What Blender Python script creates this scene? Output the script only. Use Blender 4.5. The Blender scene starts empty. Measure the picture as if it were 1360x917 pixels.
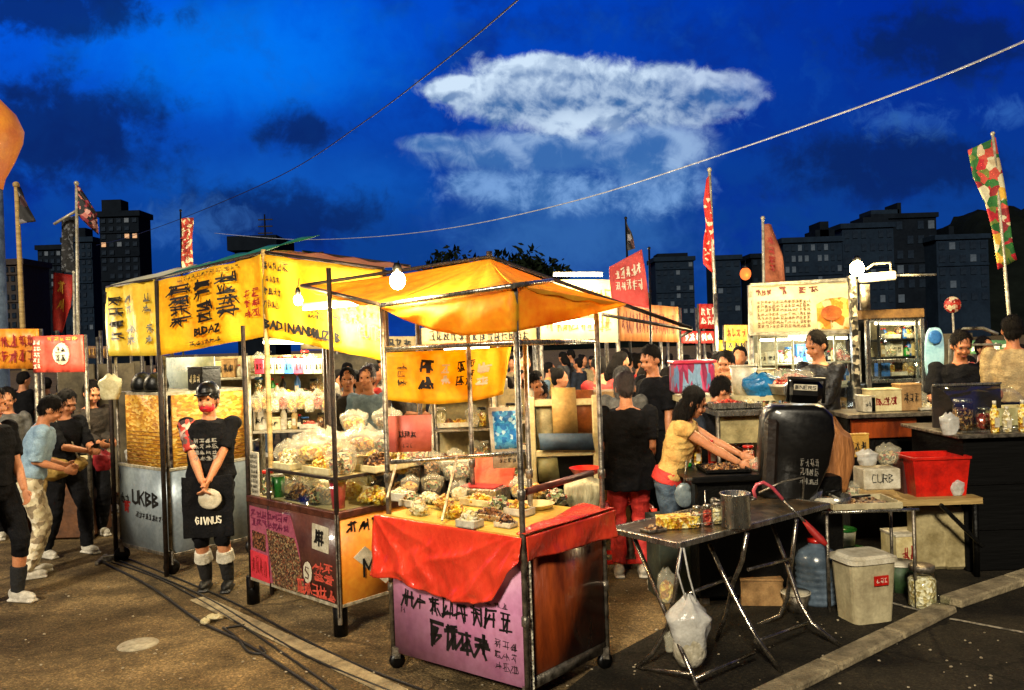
import bpy, bmesh, math, random
from mathutils import Vector, Matrix, noise
R = math.radians
sc = bpy.context.scene
col = sc.collection
CAMZ = 2.0; FPX = 1100.0; ROLL = 0.033
def uv_of(px, py):
    dx, dy = px-680.0, py-458.5
    return dx*math.cos(ROLL)-dy*math.sin(ROLL), dx*math.sin(ROLL)+dy*math.cos(ROLL)+3.5
def P(px, py, Y):
    "point of the place seen at a photo pixel when it stands Y metres out"
    u, v = uv_of(px, py); return Vector((Y*u/FPX, Y, CAMZ-Y*v/FPX))
def G(px, py, z=0.0):
    "point on a level surface of height z"
    u, v = uv_of(px, py); return P(px, py, (CAMZ-z)*FPX/v)
def XY(px, Y, py=470):
    p = P(px, py, Y); return p.x, p.y
rnd = random.Random(7)

# ---------------------------------------------------------------- materials
MATS = {}
def hx(c):
    if isinstance(c, str):
        v = [int(c[i:i+2], 16)/255 for i in (0, 2, 4)]
        return tuple((x/12.92 if x <= .04045 else ((x+.055)/1.055)**2.4) for x in v)
    return tuple(c)
def nod(nt, t, **k):
    n = nt.nodes.new(t)
    for a, b in k.items():
        if a.startswith('i_'):
            key = a[2:]; key = int(key) if key.isdigit() else key.replace('_', ' ')
            n.inputs[key].default_value = b
        else: setattr(n, a, b)
    return n
def ramp(nt, stops):
    r = nod(nt, 'ShaderNodeValToRGB'); e = r.color_ramp.elements
    while len(e) < len(stops): e.new(.5)
    for i, (p, c) in enumerate(stops):
        e[i].position = p; e[i].color = (*hx(c), 1)
    return r
def mat(name, c, c2=None, rough=.6, metal=0, scale=6, bump=.15, bscale=None, emit=None, estr=0, trans=0, alpha=1, spec=.5, translucent=0, contrast=(.35, .65), stretch=None, detail=5, coat=0):
    "surface with uneven colour (c to c2), uneven roughness and a fine relief"
    if name in MATS: return MATS[name]
    m = bpy.data.materials.new(name); m.use_nodes = True; nt = m.node_tree; L = nt.links
    b = nt.nodes['Principled BSDF']; c = hx(c)
    c2 = hx(c2) if c2 is not None else tuple(x*.62 for x in c)
    tc = nod(nt, 'ShaderNodeTexCoord'); mp = nod(nt, 'ShaderNodeMapping')
    L.new(tc.outputs['Object'], mp.inputs[0])
    if stretch: mp.inputs['Scale'].default_value = stretch
    n1 = nod(nt, 'ShaderNodeTexNoise', i_Scale=scale, i_Detail=detail, i_Roughness=.65); L.new(mp.outputs[0], n1.inputs[0])
    rp = ramp(nt, [(contrast[0], c2), (contrast[1], c)]); L.new(n1.outputs[0], rp.inputs[0])
    n3 = nod(nt, 'ShaderNodeTexNoise', i_Scale=scale*9, i_Detail=3.0); L.new(mp.outputs[0], n3.inputs[0])
    mx = nod(nt, 'ShaderNodeMix', data_type='RGBA', blend_type='OVERLAY'); mx.inputs[0].default_value = .35
    L.new(rp.outputs[0], mx.inputs[6]); L.new(n3.outputs[0], mx.inputs[7])
    L.new(mx.outputs[2], b.inputs['Base Color'])
    n2 = nod(nt, 'ShaderNodeTexNoise', i_Scale=(bscale or scale*5), i_Detail=4.0); L.new(mp.outputs[0], n2.inputs[0])
    bp = nod(nt, 'ShaderNodeBump', i_Strength=bump, i_Distance=.02); L.new(n2.outputs[0], bp.inputs['Height']); L.new(bp.outputs[0], b.inputs['Normal'])
    mr = nod(nt, 'ShaderNodeMapRange'); mr.inputs[3].default_value = max(.03, rough-.15); mr.inputs[4].default_value = min(1, rough+.15)
    L.new(n2.outputs[0], mr.inputs[0]); L.new(mr.outputs[0], b.inputs['Roughness'])
    b.inputs['Metallic'].default_value = metal; b.inputs['Specular IOR Level'].default_value = spec
    b.inputs['Transmission Weight'].default_value = trans; b.inputs['Alpha'].default_value = alpha
    b.inputs['Coat Weight'].default_value = coat
    if emit is not None:
        b.inputs['Emission Color'].default_value = (*hx(emit), 1); b.inputs['Emission Strength'].default_value = estr
    if translucent:
        out = nt.nodes['Material Output']; t = nod(nt, 'ShaderNodeBsdfTranslucent'); L.new(mx.outputs[2], t.inputs[0])
        ms = nod(nt, 'ShaderNodeMixShader'); ms.inputs[0].default_value = translucent
        L.new(b.outputs[0], ms.inputs[1]); L.new(t.outputs[0], ms.inputs[2]); L.new(ms.outputs[0], out.inputs[0])
    MATS[name] = m; return m
def mottle(name, cols, scale=30, rough=.5, bump=.4, stretch=None, kind='voronoi', emit=0, coat=0):
    "many-coloured patches: printed pictures, piles of food, patterned cloth"
    if name in MATS: return MATS[name]
    m = bpy.data.materials.new(name); m.use_nodes = True; nt = m.node_tree; L = nt.links
    b = nt.nodes['Principled BSDF']; tc = nod(nt, 'ShaderNodeTexCoord'); mp = nod(nt, 'ShaderNodeMapping')
    L.new(tc.outputs['Object'], mp.inputs[0])
    if stretch: mp.inputs['Scale'].default_value = stretch
    nz = nod(nt, 'ShaderNodeTexNoise', i_Scale=scale*.5, i_Detail=3.0); L.new(mp.outputs[0], nz.inputs[0])
    av = nod(nt, 'ShaderNodeVectorMath', operation='MULTIPLY_ADD'); av.inputs[1].default_value = (1.6/scale,)*3
    L.new(nz.outputs[1], av.inputs[0]); L.new(mp.outputs[0], av.inputs[2])
    v = nod(nt, 'ShaderNodeTexVoronoi', i_Scale=scale); L.new(av.outputs[0], v.inputs[0])
    sp = nod(nt, 'ShaderNodeSeparateColor'); L.new(v.outputs['Color'], sp.inputs[0])
    n = len(cols); rp = ramp(nt, [((i)/n, cc) for i, cc in enumerate(cols)]); rp.color_ramp.interpolation = 'CONSTANT'
    L.new(sp.outputs[0], rp.inputs[0])
    mx = nod(nt, 'ShaderNodeMix', data_type='RGBA', blend_type='OVERLAY'); mx.inputs[0].default_value = .5
    n3 = nod(nt, 'ShaderNodeTexNoise', i_Scale=scale*4, i_Detail=3.0); L.new(mp.outputs[0], n3.inputs[0])
    L.new(rp.outputs[0], mx.inputs[6]); L.new(n3.outputs[0], mx.inputs[7]); L.new(mx.outputs[2], b.inputs['Base Color'])
    bp = nod(nt, 'ShaderNodeBump', i_Strength=bump, i_Distance=.02); L.new(v.outputs['Distance'], bp.inputs['Height']); L.new(bp.outputs[0], b.inputs['Normal'])
    b.inputs['Roughness'].default_value = rough; b.inputs['Coat Weight'].default_value = coat
    if emit: L.new(mx.outputs[2], b.inputs['Emission Color']); b.inputs['Emission Strength'].default_value = emit
    MATS[name] = m; return m

# ---------------------------------------------------------------- objects
ROOTM = {}
def tag(o, label=None, cat=None, group=None, kind=None):
    if label: o['label'] = label
    if cat: o['category'] = cat
    if group: o['group'] = group
    if kind: o['kind'] = kind
    return o
def thing(name, label, cat, loc=(0, 0, 0), rz=0, group=None):
    o = bpy.data.objects.new(name, None); col.objects.link(o); o.empty_display_size = .1
    o.location = loc; o.rotation_euler = (0, 0, rz)
    ROOTM[o.name] = Matrix.Translation(Vector(loc)) @ Matrix.Rotation(rz, 4, 'Z')
    return tag(o, label, cat, group)
class MB:
    def __init__(s, M=None): s.v = []; s.f = []; s.mi = []; s.m = 0; s.M = M; s.sm = []; s.smooth = False; s.blocks = []
    def add(s, vs, fs, smooth=None):
        b = len(s.v); M = s.M
        s.v += [(M @ Vector(v)) if M else Vector(v) for v in vs]
        for f in fs: s.f.append([i+b for i in f]); s.mi.append(s.m); s.sm.append(s.smooth if smooth is None else smooth)
        return s
    def box(s, c, d, rz=0, bev=0.0, rot=None):
        hx_, hy, hz = d[0]/2, d[1]/2, d[2]/2; e = min(bev, hx_*.9, hy*.9, hz*.9)
        m = rot if rot is not None else Matrix.Rotation(rz, 3, 'Z'); c = Vector(c)
        if e <= 0:
            vs = [c + m @ Vector((x*hx_, y*hy, z*hz)) for x in (-1, 1) for y in (-1, 1) for z in (-1, 1)]
            return s.add(vs, [(0, 1, 3, 2), (4, 6, 7, 5), (0, 4, 5, 1), (2, 3, 7, 6), (0, 2, 6, 4), (1, 5, 7, 3)], False)
        vs = []; idx = {}
        for x in (-1, 1):
            for y in (-1, 1):
                for z in (-1, 1):
                    for a in range(3):
                        p = [x*(hx_-e), y*(hy-e), z*(hz-e)]; p[a] = (x*hx_, y*hy, z*hz)[a]
                        idx[(x, y, z, a)] = len(vs); vs.append(c + m @ Vector(p))
        fs = []
        for sg in (-1, 1):
            fs.append([idx[(sg, y, z, 0)] for y, z in ((-1, -1), (1, -1), (1, 1), (-1, 1))])
            fs.append([idx[(x, sg, z, 1)] for x, z in ((-1, -1), (1, -1), (1, 1), (-1, 1))])
            fs.append([idx[(x, y, sg, 2)] for x, y in ((-1, -1), (1, -1), (1, 1), (-1, 1))])
            for t in (-1, 1):
                fs.append([idx[(-1, sg, t, 1)], idx[(1, sg, t, 1)], idx[(1, sg, t, 2)], idx[(-1, sg, t, 2)]])
                fs.append([idx[(sg, -1, t, 0)], idx[(sg, 1, t, 0)], idx[(sg, 1, t, 2)], idx[(sg, -1, t, 2)]])
                fs.append([idx[(sg, t, -1, 0)], idx[(sg, t, 1, 0)], idx[(sg, t, 1, 1)], idx[(sg, t, -1, 1)]])
                for q in (-1, 1): fs.append([idx[(sg, t, q, a)] for a in range(3)])
        return s.add(vs, fs, False)
    def bar(s, a, b, w, h=None):
        "square bar from a to b"
        a = Vector(a); b = Vector(b); d = b-a; L = d.length; h = h or w
        q = d.to_track_quat('X', 'Z').to_matrix(); return s.box((a+b)/2, (L, w, h), rot=q, bev=min(w, h)*.12)
    def tube(s, pts, r, n=8, cap=True, closed=False):
        pts = [Vector(p) for p in pts]; k = len(pts); rr = r if isinstance(r, (list, tuple)) else [r]*k
        vs = []; fs = []; up = None
        for i, p in enumerate(pts):
            t = (pts[min(i+1, k-1)]-pts[max(i-1, 0)])
            t = t.normalized() if t.length > 1e-9 else Vector((0, 0, 1))
            if up is None: up = t.orthogonal().normalized()
            up = (up - t*up.dot(t)); up = up.normalized() if up.length > 1e-6 else t.orthogonal().normalized()
            w = t.cross(up)
            for j in range(n):
                a = 2*math.pi*j/n; vs.append(p + (up*math.cos(a)+w*math.sin(a))*rr[i])
        for i in range(k-1):
            for j in range(n): fs.append((i*n+j, i*n+(j+1) % n, (i+1)*n+(j+1) % n, (i+1)*n+j))
        s.add(vs, fs, n > 4)
        if cap:
            b = len(s.v)-len(vs)
            for q in (range(n), range((k-1)*n, k*n)): s.f.append([b+i for i in q]); s.mi.append(s.m); s.sm.append(False)
        return s
    def lathe(s, c, prof, n=20, sx=1, sy=1, M=None, smooth=True):
        c = Vector(c); vs = []; fs = []
        for r, z in prof:
            for j in range(n):
                a = 2*math.pi*j/n; p = Vector((r*math.cos(a)*sx, r*math.sin(a)*sy, z)); vs.append(c + (M @ p if M else p))
        k = len(prof)
        for i in range(k-1):
            for j in range(n): fs.append((i*n+j, i*n+(j+1) % n, (i+1)*n+(j+1) % n, (i+1)*n+j))
        if prof[0][0] > 1e-6: fs.append(tuple(range(n))[::-1])
        if prof[-1][0] > 1e-6: fs.append(tuple(range((k-1)*n, k*n)))
        return s.add(vs, fs, smooth)
    def grid(s, fn, nu, nv, smooth=True):
        vs = [fn(i/nu, j/nv) for j in range(nv+1) for i in range(nu+1)]
        fs = [(j*(nu+1)+i, j*(nu+1)+i+1, (j+1)*(nu+1)+i+1, (j+1)*(nu+1)+i) for j in range(nv) for i in range(nu)]
        return s.add(vs, fs, smooth)
    def sheet(s, fn, nu, nv, t=.003):
        "cloth or board with real thickness over a surface fn(u,v)"
        def nrm(u, v):
            e = .01; a = fn(min(u+e, 1), v)-fn(max(u-e, 0), v); b = fn(u, min(v+e, 1))-fn(u, max(v-e, 0))
            q = a.cross(b); return q.normalized() if q.length > 1e-12 else Vector((0, 0, 1))
        N = [[nrm(i/nu, j/nv)*t/2 for i in range(nu+1)] for j in range(nv+1)]
        Q = [[fn(i/nu, j/nv) for i in range(nu+1)] for j in range(nv+1)]
        vs = [Q[j][i]+N[j][i] for j in range(nv+1) for i in range(nu+1)]+[Q[j][i]-N[j][i] for j in range(nv+1) for i in range(nu+1)]
        K = (nu+1)*(nv+1); I = lambda i, j: j*(nu+1)+i; fs = []
        for j in range(nv):
            for i in range(nu):
                f = (I(i, j), I(i+1, j), I(i+1, j+1), I(i, j+1)); fs.append(f); fs.append(tuple(K+q for q in f[::-1]))
        for i in range(nu):
            fs.append((I(i, 0), K+I(i, 0), K+I(i+1, 0), I(i+1, 0))); fs.append((I(i, nv), I(i+1, nv), K+I(i+1, nv), K+I(i, nv)))
        for j in range(nv):
            fs.append((I(0, j), I(0, j+1), K+I(0, j+1), K+I(0, j))); fs.append((I(nu, j), K+I(nu, j), K+I(nu, j+1), I(nu, j+1)))
        return s.add(vs, fs, True)
    def prism(s, poly, org, ex, ey, t):
        "polygon in the plane org+ex*x+ey*y, thickness t"
        ex = Vector(ex); ey = Vector(ey); n = ex.cross(ey).normalized()*t; org = Vector(org); k = len(poly)
        a = [org+ex*x+ey*y for x, y in poly]; vs = a+[p+n for p in a]
        return s.add(vs, [tuple(range(k))[::-1], tuple(range(k, 2*k))]+[(i, (i+1) % k, k+(i+1) % k, k+i) for i in range(k)], False)
    def ball(s, c, r, n=12, amp=0, seed=0, fq=3.0):
        r = (r, r, r) if not isinstance(r, (tuple, list)) else r; c = Vector(c); vs = []; fs = []; m = max(5, n*2//3)
        for i in range(1, m):
            th = math.pi*i/m
            for j in range(n):
                a = 2*math.pi*j/n; d = Vector((math.sin(th)*math.cos(a), math.sin(th)*math.sin(a), math.cos(th)))
                k = 1+(amp*noise.noise(d*fq+Vector((seed*3.1, seed, 0))) if amp else 0)
                vs.append(c+Vector((d.x*r[0], d.y*r[1], d.z*r[2]))*k)
        vs += [c+Vector((0, 0, r[2])), c-Vector((0, 0, r[2]))]; T = len(vs)-2
        for i in range(m-2):
            for j in range(n): fs.append((i*n+j, (i+1)*n+j, (i+1)*n+(j+1) % n, i*n+(j+1) % n))
        for j in range(n): fs.append((T, j, (j+1) % n)); fs.append((T+1, (m-2)*n+(j+1) % n, (m-2)*n+j))
        return s.add(vs, fs, True)
    def build(s, name, mats, parent=None, loc=None, label=None, cat=None, group=None, kind=None):
        if len(s.blocks) > 1 and parent is not None:
            ends = s.blocks[1:]+[(len(s.v), len(s.f))]; o = None
            for (v0, f0), (v1, f1) in zip(s.blocks, ends):
                q = MB(); q.v = s.v[v0:v1]; q.f = [[i-v0 for i in f] for f in s.f[f0:f1]]; q.mi = s.mi[f0:f1]; q.sm = s.sm[f0:f1]
                if q.f: o = q.build(name, mats, parent, label=label, kind=kind)
            return o
        me = bpy.data.meshes.new(name)
        if parent is not None:
            q = parent
            while q.parent: q = q.parent
            inv = ROOTM[q.name].inverted()
        else:
            if loc is None:
                if s.v:
                    xs = [v.x for v in s.v]; ys = [v.y for v in s.v]; loc = ((min(xs)+max(xs))/2, (min(ys)+max(ys))/2, min(v.z for v in s.v))
                else: loc = (0, 0, 0)
            inv = Matrix.Translation(-Vector(loc))
        me.from_pydata([inv @ v for v in s.v], [], s.f)
        for mm in (mats if isinstance(mats, (list, tuple)) else [mats]): me.materials.append(mm)
        me.polygons.foreach_set('material_index', s.mi); me.polygons.foreach_set('use_smooth', s.sm); me.update()
        bm = bmesh.new(); bm.from_mesh(me); bmesh.ops.recalc_face_normals(bm, faces=bm.faces); bm.to_mesh(me); bm.free()
        o = bpy.data.objects.new(name, me); col.objects.link(o)
        if parent is not None: o.parent = parent
        else: o.location = loc; ROOTM[o.name] = Matrix.Translation(Vector(loc))
        return tag(o, label, cat, group, kind)
def copy_tree(o, parent=None):
    c = o.copy(); col.objects.link(c); c.parent = parent
    for ch in list(o.children): copy_tree(ch, c)
    if parent is None: ROOTM[c.name] = Matrix.Translation(c.location)
    return c

# ---------------------------------------------------------------- writing made of brush strokes
LATIN = {'A': [(0, 0, .5, 1), (.5, 1, 1, 0), (.2, .4, .8, .4)], 'F': [(0, 0, 0, 1), (0, 1, .9, 1), (0, .55, .7, .55)], 'U': [(0, 1, 0, .1), (0, .1, .5, 0), (.5, 0, 1, .1), (1, .1, 1, 1)],
 'D': [(0, 0, 0, 1), (0, 1, .8, .8), (.8, .8, .9, .3), (.9, .3, 0, 0)], 'Z': [(0, 1, 1, 1), (1, 1, 0, 0), (0, 0, 1, 0)], 'M': [(0, 0, 0, 1), (0, 1, .5, .4), (.5, .4, 1, 1), (1, 1, 1, 0)],
 'O': [(.2, 1, .8, 1), (.8, 1, 1, .5), (1, .5, .8, 0), (.8, 0, .2, 0), (.2, 0, 0, .5), (0, .5, .2, 1)], 'N': [(0, 0, 0, 1), (0, 1, 1, 0), (1, 0, 1, 1)], 'E': [(0, 0, 0, 1), (0, 1, .9, 1), (0, .5, .7, .5), (0, 0, .9, 0)],
 'S': [(.9, .9, .2, 1), (.2, 1, 0, .7), (0, .7, .9, .35), (.9, .35, .7, 0), (.7, 0, 0, .1)], 'K': [(0, 0, 0, 1), (0, .45, .9, 1), (.3, .6, .9, 0)], 'R': [(0, 0, 0, 1), (0, 1, .9, .85), (.9, .85, .8, .5), (.8, .5, 0, .5), (.4, .5, .95, 0)],
 'B': [(0, 0, 0, 1), (0, 1, .8, .85), (.8, .85, 0, .5), (0, .5, .95, .3), (.95, .3, 0, 0)], 'G': [(.9, .85, .3, 1), (.3, 1, 0, .5), (0, .5, .4, 0), (.4, 0, .95, .15), (.95, .15, .95, .5), (.95, .5, .55, .5)],
 'I': [(.5, 0, .5, 1)], 'V': [(0, 1, .5, 0), (.5, 0, 1, 1)], 'W': [(0, 1, .25, 0), (.25, 0, .5, .7), (.5, .7, .75, 0), (.75, 0, 1, 1)], 'H': [(0, 0, 0, 1), (1, 0, 1, 1), (0, .5, 1, .5)], 'C': [(.9, .9, .2, 1), (.2, 1, 0, .5), (0, .5, .2, 0), (.2, 0, .9, .1)],
 'P': [(0, 0, 0, 1), (0, 1, .9, .85), (.9, .85, .8, .5), (.8, .5, 0, .45)], 'L': [(0, 1, 0, 0), (0, 0, .9, 0)], 'T': [(0, 1, 1, 1), (.5, 1, .5, 0)], 'Y': [(0, 1, .5, .5), (1, 1, .5, .5), (.5, .5, .5, 0)]}
def brush_glyph(rg):
    s = []
    for _ in range(rg.randint(2, 3)):
        y = rg.uniform(.05, 1); s.append((rg.uniform(0, .2), y, rg.uniform(.75, 1), y+rg.uniform(-.08, .12)))
    for _ in range(rg.randint(1, 3)):
        x = rg.uniform(.1, .9); s.append((x, rg.uniform(.8, 1), x+rg.uniform(-.12, .12), rg.uniform(0, .25)))
    for _ in range(rg.randint(1, 3)):
        x = rg.uniform(.2, .8); s.append((x, rg.uniform(.4, .8), x+rg.choice((-.45, .45, .3, -.3)), rg.uniform(0, .3)))
    return s
def write(mb, surf, x0, y0, x1, y1, text=None, n=4, rows=1, wt=.13, seed=1, off=.006, lean=0.0, gap=.22, aspect=1.0):
    """strokes on surf(u,v); the cell block x0..x1, y0..y1 is in u,v; text = capitals, or None for brush characters"""
    mb.blocks.append((len(mb.v), len(mb.f))); rg = random.Random(seed); nrm = (surf(.5+.02, .5)-surf(.5, .5)).cross(surf(.5, .5+.02)-surf(.5, .5)).normalized()*off
    lines = text.split('/') if text else [None]*rows; rows = len(lines)
    for ri, ln in enumerate(lines):
        k = len(ln) if ln else n; cw = (x1-x0)/k; chh = (y1-y0)/rows
        for i in range(k):
            if ln and ln[i] == ' ': continue
            st = LATIN[ln[i]] if ln else brush_glyph(rg)
            gx = x0+cw*(i+gap/2); gy = y1-chh*(ri+1)+chh*gap/2; gw = cw*(1-gap); gh = chh*(1-gap)
            for (a, b, c, d) in st:
                j = [rg.uniform(-.03, .03) for _ in range(4)]
                p = surf(gx+gw*(a+j[0]+lean*b), gy+gh*(b+j[1])); q = surf(gx+gw*(c+j[2]+lean*d), gy+gh*(d+j[3]))
                dd = q-p
                if dd.length < 1e-6: continue
                cell = (surf(gx+gw, gy)-surf(gx, gy)).length; cell = min(cell, (surf(gx, gy+gh)-surf(gx, gy)).length)
                sd = nrm.normalized().cross(dd.normalized())*cell*wt*rg.uniform(.4, .62); e = dd.normalized()*cell*wt*.35
                m1 = sd*rg.uniform(.65, 1.1)
                mb.add([p-sd-e+nrm, p+sd-e+nrm, q+m1+e+nrm, q-m1+e+nrm], [(0, 1, 2, 3)], False)
    return mb
def quad_surf(bl, br, tr, tl, sag=0.0, wave=0.0, wn=3, sagtop=0.0, seed=0):
    bl, br, tr, tl = map(Vector, (bl, br, tr, tl)); n = (br-bl).cross(tl-bl).normalized()
    def f(u, v):
        p = (bl*(1-u)+br*u)*(1-v)+(tl*(1-u)+tr*u)*v
        k = 4*u*(1-u); p = p+Vector((0, 0, -(sag*(1-v)+sagtop*v)*k))
        if wave: p = p+n*wave*(math.sin(u*wn*6.283+v*1.3+seed)+.6*math.sin(u*wn*2.3*6.283+v*4+seed*2))
        return p
    return f
# ---------------------------------------------------------------- people
SKIN = mat('skin_warm', 'c98a62', 'b5744e', rough=.5, scale=9, bump=.05, spec=.4)
SKIN2 = mat('skin_tan', 'b87850', '9c6040', rough=.5, scale=9, bump=.05, spec=.4)
HAIR = mat('hair_black', '17120f', '0a0807', rough=.75, scale=40, bump=.7, stretch=(1, 1, .2), spec=.15)
HAIR_G = mat('hair_grey', '6d6a66', '34302e', rough=.75, spec=.15, scale=40, bump=.7, stretch=(1, 1, .2))
BLACKC = mat('black_cloth', '0b0b0e', '050506', rough=.9, scale=14, bump=.5, spec=.15)
SHOEW = mat('white_shoe', 'd8d2c4', 'a39c8e', rough=.55, scale=20, bump=.3)
SHOEB = mat('black_shoe', '16140f', '0c0b0a', rough=.5, scale=20, bump=.3)
EYEM = mat('eye_dark', '120c0a', '0c0806', rough=.15, scale=9, bump=0)
LIPM = mat('lip', '8c4034', '7a342c', rough=.45, scale=9, bump=.05)
def remesh(mb, vox, smooth=2, fold=0, seed=0, fstretch=(9, 9, 5)):
    me = bpy.data.meshes.new('t'); me.from_pydata(mb.v, [], mb.f)
    bm = bmesh.new(); bm.from_mesh(me); bmesh.ops.recalc_face_normals(bm, faces=bm.faces); bm.to_mesh(me); bm.free()
    o = bpy.data.objects.new('t', me); col.objects.link(o)
    m = o.modifiers.new('r', 'REMESH'); m.mode = 'VOXEL'; m.voxel_size = vox; m.adaptivity = 0
    if smooth: k = o.modifiers.new('s', 'SMOOTH'); k.iterations = smooth; k.factor = .5
    dg = bpy.context.evaluated_depsgraph_get(); dg.update()
    r = bpy.data.meshes.new_from_object(o.evaluated_get(dg)); bpy.data.objects.remove(o); bpy.data.meshes.remove(me)
    if fold:
        off = Vector((seed*7.3, seed*1.7, seed)); N = [v.normal.copy() for v in r.vertices]
        for v, nn in zip(r.vertices, N):
            q = Vector((v.co.x*fstretch[0], v.co.y*fstretch[1], v.co.z*fstretch[2]))+off
            q2 = Vector((v.co.x+v.co.z*.5, v.co.y, v.co.z*2.2-v.co.x*.6))*7+off
            v.co += nn*fold*((1-abs(noise.noise(q)*2.2))*.8+(1-abs(noise.noise(q2)*2.2))*.6-.5)
    for p in r.polygons: p.use_smooth = True
    return r
def loft(mb, secs, n=20):
    "secs: centre, rx, ry, right vector, front vector"
    vs = []; fs = []
    for c, rx, ry, ex, ey in secs:
        for j in range(n):
            a = 2*math.pi*j/n; vs.append(c+ex*math.cos(a)*rx+ey*math.sin(a)*ry)
    k = len(secs)
    for i in range(k-1):
        for j in range(n): fs.append((i*n+j, i*n+(j+1) % n, (i+1)*n+(j+1) % n, (i+1)*n+j))
    fs += [tuple(range(n))[::-1], tuple(range((k-1)*n, k*n))]
    mb.add(vs, fs)
def ik(a, t, l1, l2, pole):
    a = Vector(a); t = Vector(t); d = t-a; L = min(d.length, (l1+l2)*.999); L = max(L, abs(l1-l2)*1.05); d = d.normalized()
    t = a+d*L; x = (l1*l1-l2*l2+L*L)/(2*L); h = math.sqrt(max(l1*l1-x*x, 0)); p = Vector(pole); p = p-d*p.dot(d)
    p = p.normalized() if p.length > 1e-6 else Vector((0, 1, 0)); return a+d*x+p*h, t
def person(label, loc, rz=0, h=1.7, lh=(.25, -.08, .80), rh=(-.25, -.08, .80), lean=0, turn=0, pelvis=(0, 0, .92), lf=(.10, 0), rf=(-.10, 0),
           hyaw=0, hpitch=0, shirt=None, sleeve=.55, shirt_len=0.0, pants=None, pant_len=1.0, shoes=None, hair=None, style='short', skin=None,
           vox=.011, wide=1.0, curl=.5, skirt=False, group=None, name='person', extra=None, seed=1, elbow=(0, 1, -.3), sock=None, wy=1.0, kneep=(0, -1, .1)):
    sk = skin or SKIN; shirt = shirt or BLACKC; pants = pants or BLACKC; shoes = shoes or SHOEW; hair = hair or HAIR
    pel = Vector(pelvis); T = Vector((0, -math.sin(lean), math.cos(lean))); X = Vector((math.cos(turn), math.sin(turn), 0)); Fw = X.cross(T)*-1
    Fw = T.cross(X)*-1 if Fw.y > 0 else Fw
    if Fw.y > 0: Fw = -Fw
    S = lambda z: pel+T*z
    N = S(.52); up = (T+Vector((0, 0, 1))).normalized(); H = N+up*.145+Fw*(.03 if lean < .2 else .05)
    hx_ = (Matrix.Rotation(hyaw, 3, 'Z') @ Matrix.Rotation(hpitch, 3, 'X')); hd = lambda x, y, z: H+hx_ @ Vector((x, y, z))
    w = wide; sh = {1: S(.455)+X*.165*w, -1: S(.455)-X*.165*w}; hp = {1: pel+X*.088-T*.03, -1: pel-X*.088-T*.03}
    hand = {1: Vector(lh), -1: Vector(rh)}; foot = {1: Vector((lf[0], lf[1], .075)), -1: Vector((rf[0], rf[1], .075))}
    if len(lf) > 2: foot[1].z = lf[2]
    if len(rf) > 2: foot[-1].z = rf[2]
    torso = [(-.09, .10, .085), (-.04, .155, .11), (.02, .162*w, .112), (.12, .142*w, .10), (.24, .15*w, .108), (.35, .168*w, .115), (.43, .165*w, .10), (.475, .12*w, .085), (.505, .07, .065)]
    b = MB(); loft(b, [(S(z)+Fw*(.012 if .2 < z < .4 else 0), rx, ry*wy, X, Fw) for z, rx, ry in torso])
    b.tube([N-up*.04, N+up*.05, H], [.062, .052, .05], 10)
    # head with face
    def hball(c, r): 
        t = MB(); t.ball((0, 0, 0), r, 14); b.add([hd(*c)+hx_ @ v for v in t.v], t.f)
    hball((0, .005, .02), (.077, .097, .105)); hball((0, -.018, -.055), (.056, .072, .062)); hball((0, -.062, -.088), (.026, .024, .02))
    hball((0, -.098, -.02), (.0135, .02, .024)); hball((0, -.088, .035), (.05, .016, .012)); hball((0, -.086, -.062), (.022, .014, .01))
    for s in (1, -1): hball((s*.078, .01, -.01), (.011, .024, .033)); hball((s*.038, -.075, -.03), (.022, .02, .022))
    arms = {}
    for s in (1, -1):
        e, wr = ik(sh[s], hand[s], .275, .245, Vector((elbow[0]*s, elbow[1], elbow[2]))); arms[s] = (e, wr)
        b.ball(sh[s], (.058, .058, .06), 12)
        b.tube([sh[s], sh[s].lerp(e, .35), e, e.lerp(wr, .3), wr], [.052, .047, .038, .040, .026], 10); b.ball(e, .038, 10)
        # hand: palm, four bent fingers, a thumb from the palm's side
        d = (wr-e).normalized(); inw = Vector((-s, 0, 0)); inw = inw-d*inw.dot(d); inw = inw.normalized() if inw.length > .2 else Vector((0, 0, -1))
        side = d.cross(inw).normalized(); side = side if side.y < 0 or abs(side.y) < .2 else -side
        pc = wr+d*.05; rot = Matrix((side, inw, d)).transposed()
        t = MB(); t.ball((0, 0, 0), (.040, .017, .052), 12); b.add([pc+rot @ v for v in t.v], t.f)
        for k, (o_, L_) in enumerate(((.029, .068), (.010, .078), (-.010, .073), (-.028, .058))):
            p0 = wr+d*.07+side*o_; pts = [p0]; dd = d.copy(); seg = L_/3
            for q in range(3):
                dd = (dd*math.cos(curl*(.5+.35*q))+inw*math.sin(curl*(.5+.35*q))).normalized(); pts.append(pts[-1]+dd*seg)
            b.tube(pts, [.0092, .009, .0082, .0065], 7)
        p0 = wr+d*.03+side*.030; p1 = p0+(side*.8+d*.7+inw*.3).normalized()*.035; b.tube([p0, p1, p1+(d+inw*.4+side*.2).normalized()*.03], [.013, .0105, .008], 7)
    legs = {}
    for s in (1, -1):
        kn, an = ik(hp[s], foot[s], .42, .43, Vector((kneep[0]*s, kneep[1], kneep[2]))); legs[s] = (kn, an)
        b.tube([hp[s], hp[s].lerp(kn, .3), kn, kn.lerp(an, .3), an], [.088, .078, .053, .055, .034], 10); b.ball(kn, .053, 10)
        b.ball(an+Vector((0, -.05, -.035)), (.038, .10, .03), 10)
    me = remesh(b, vox, 2)
    me.transform(Matrix.Scale(h/1.7, 4)); me.materials.append(sk)
    root = bpy.data.objects.new(name, me); col.objects.link(root); root.location = loc; root.rotation_euler = (0, 0, rz)
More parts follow.
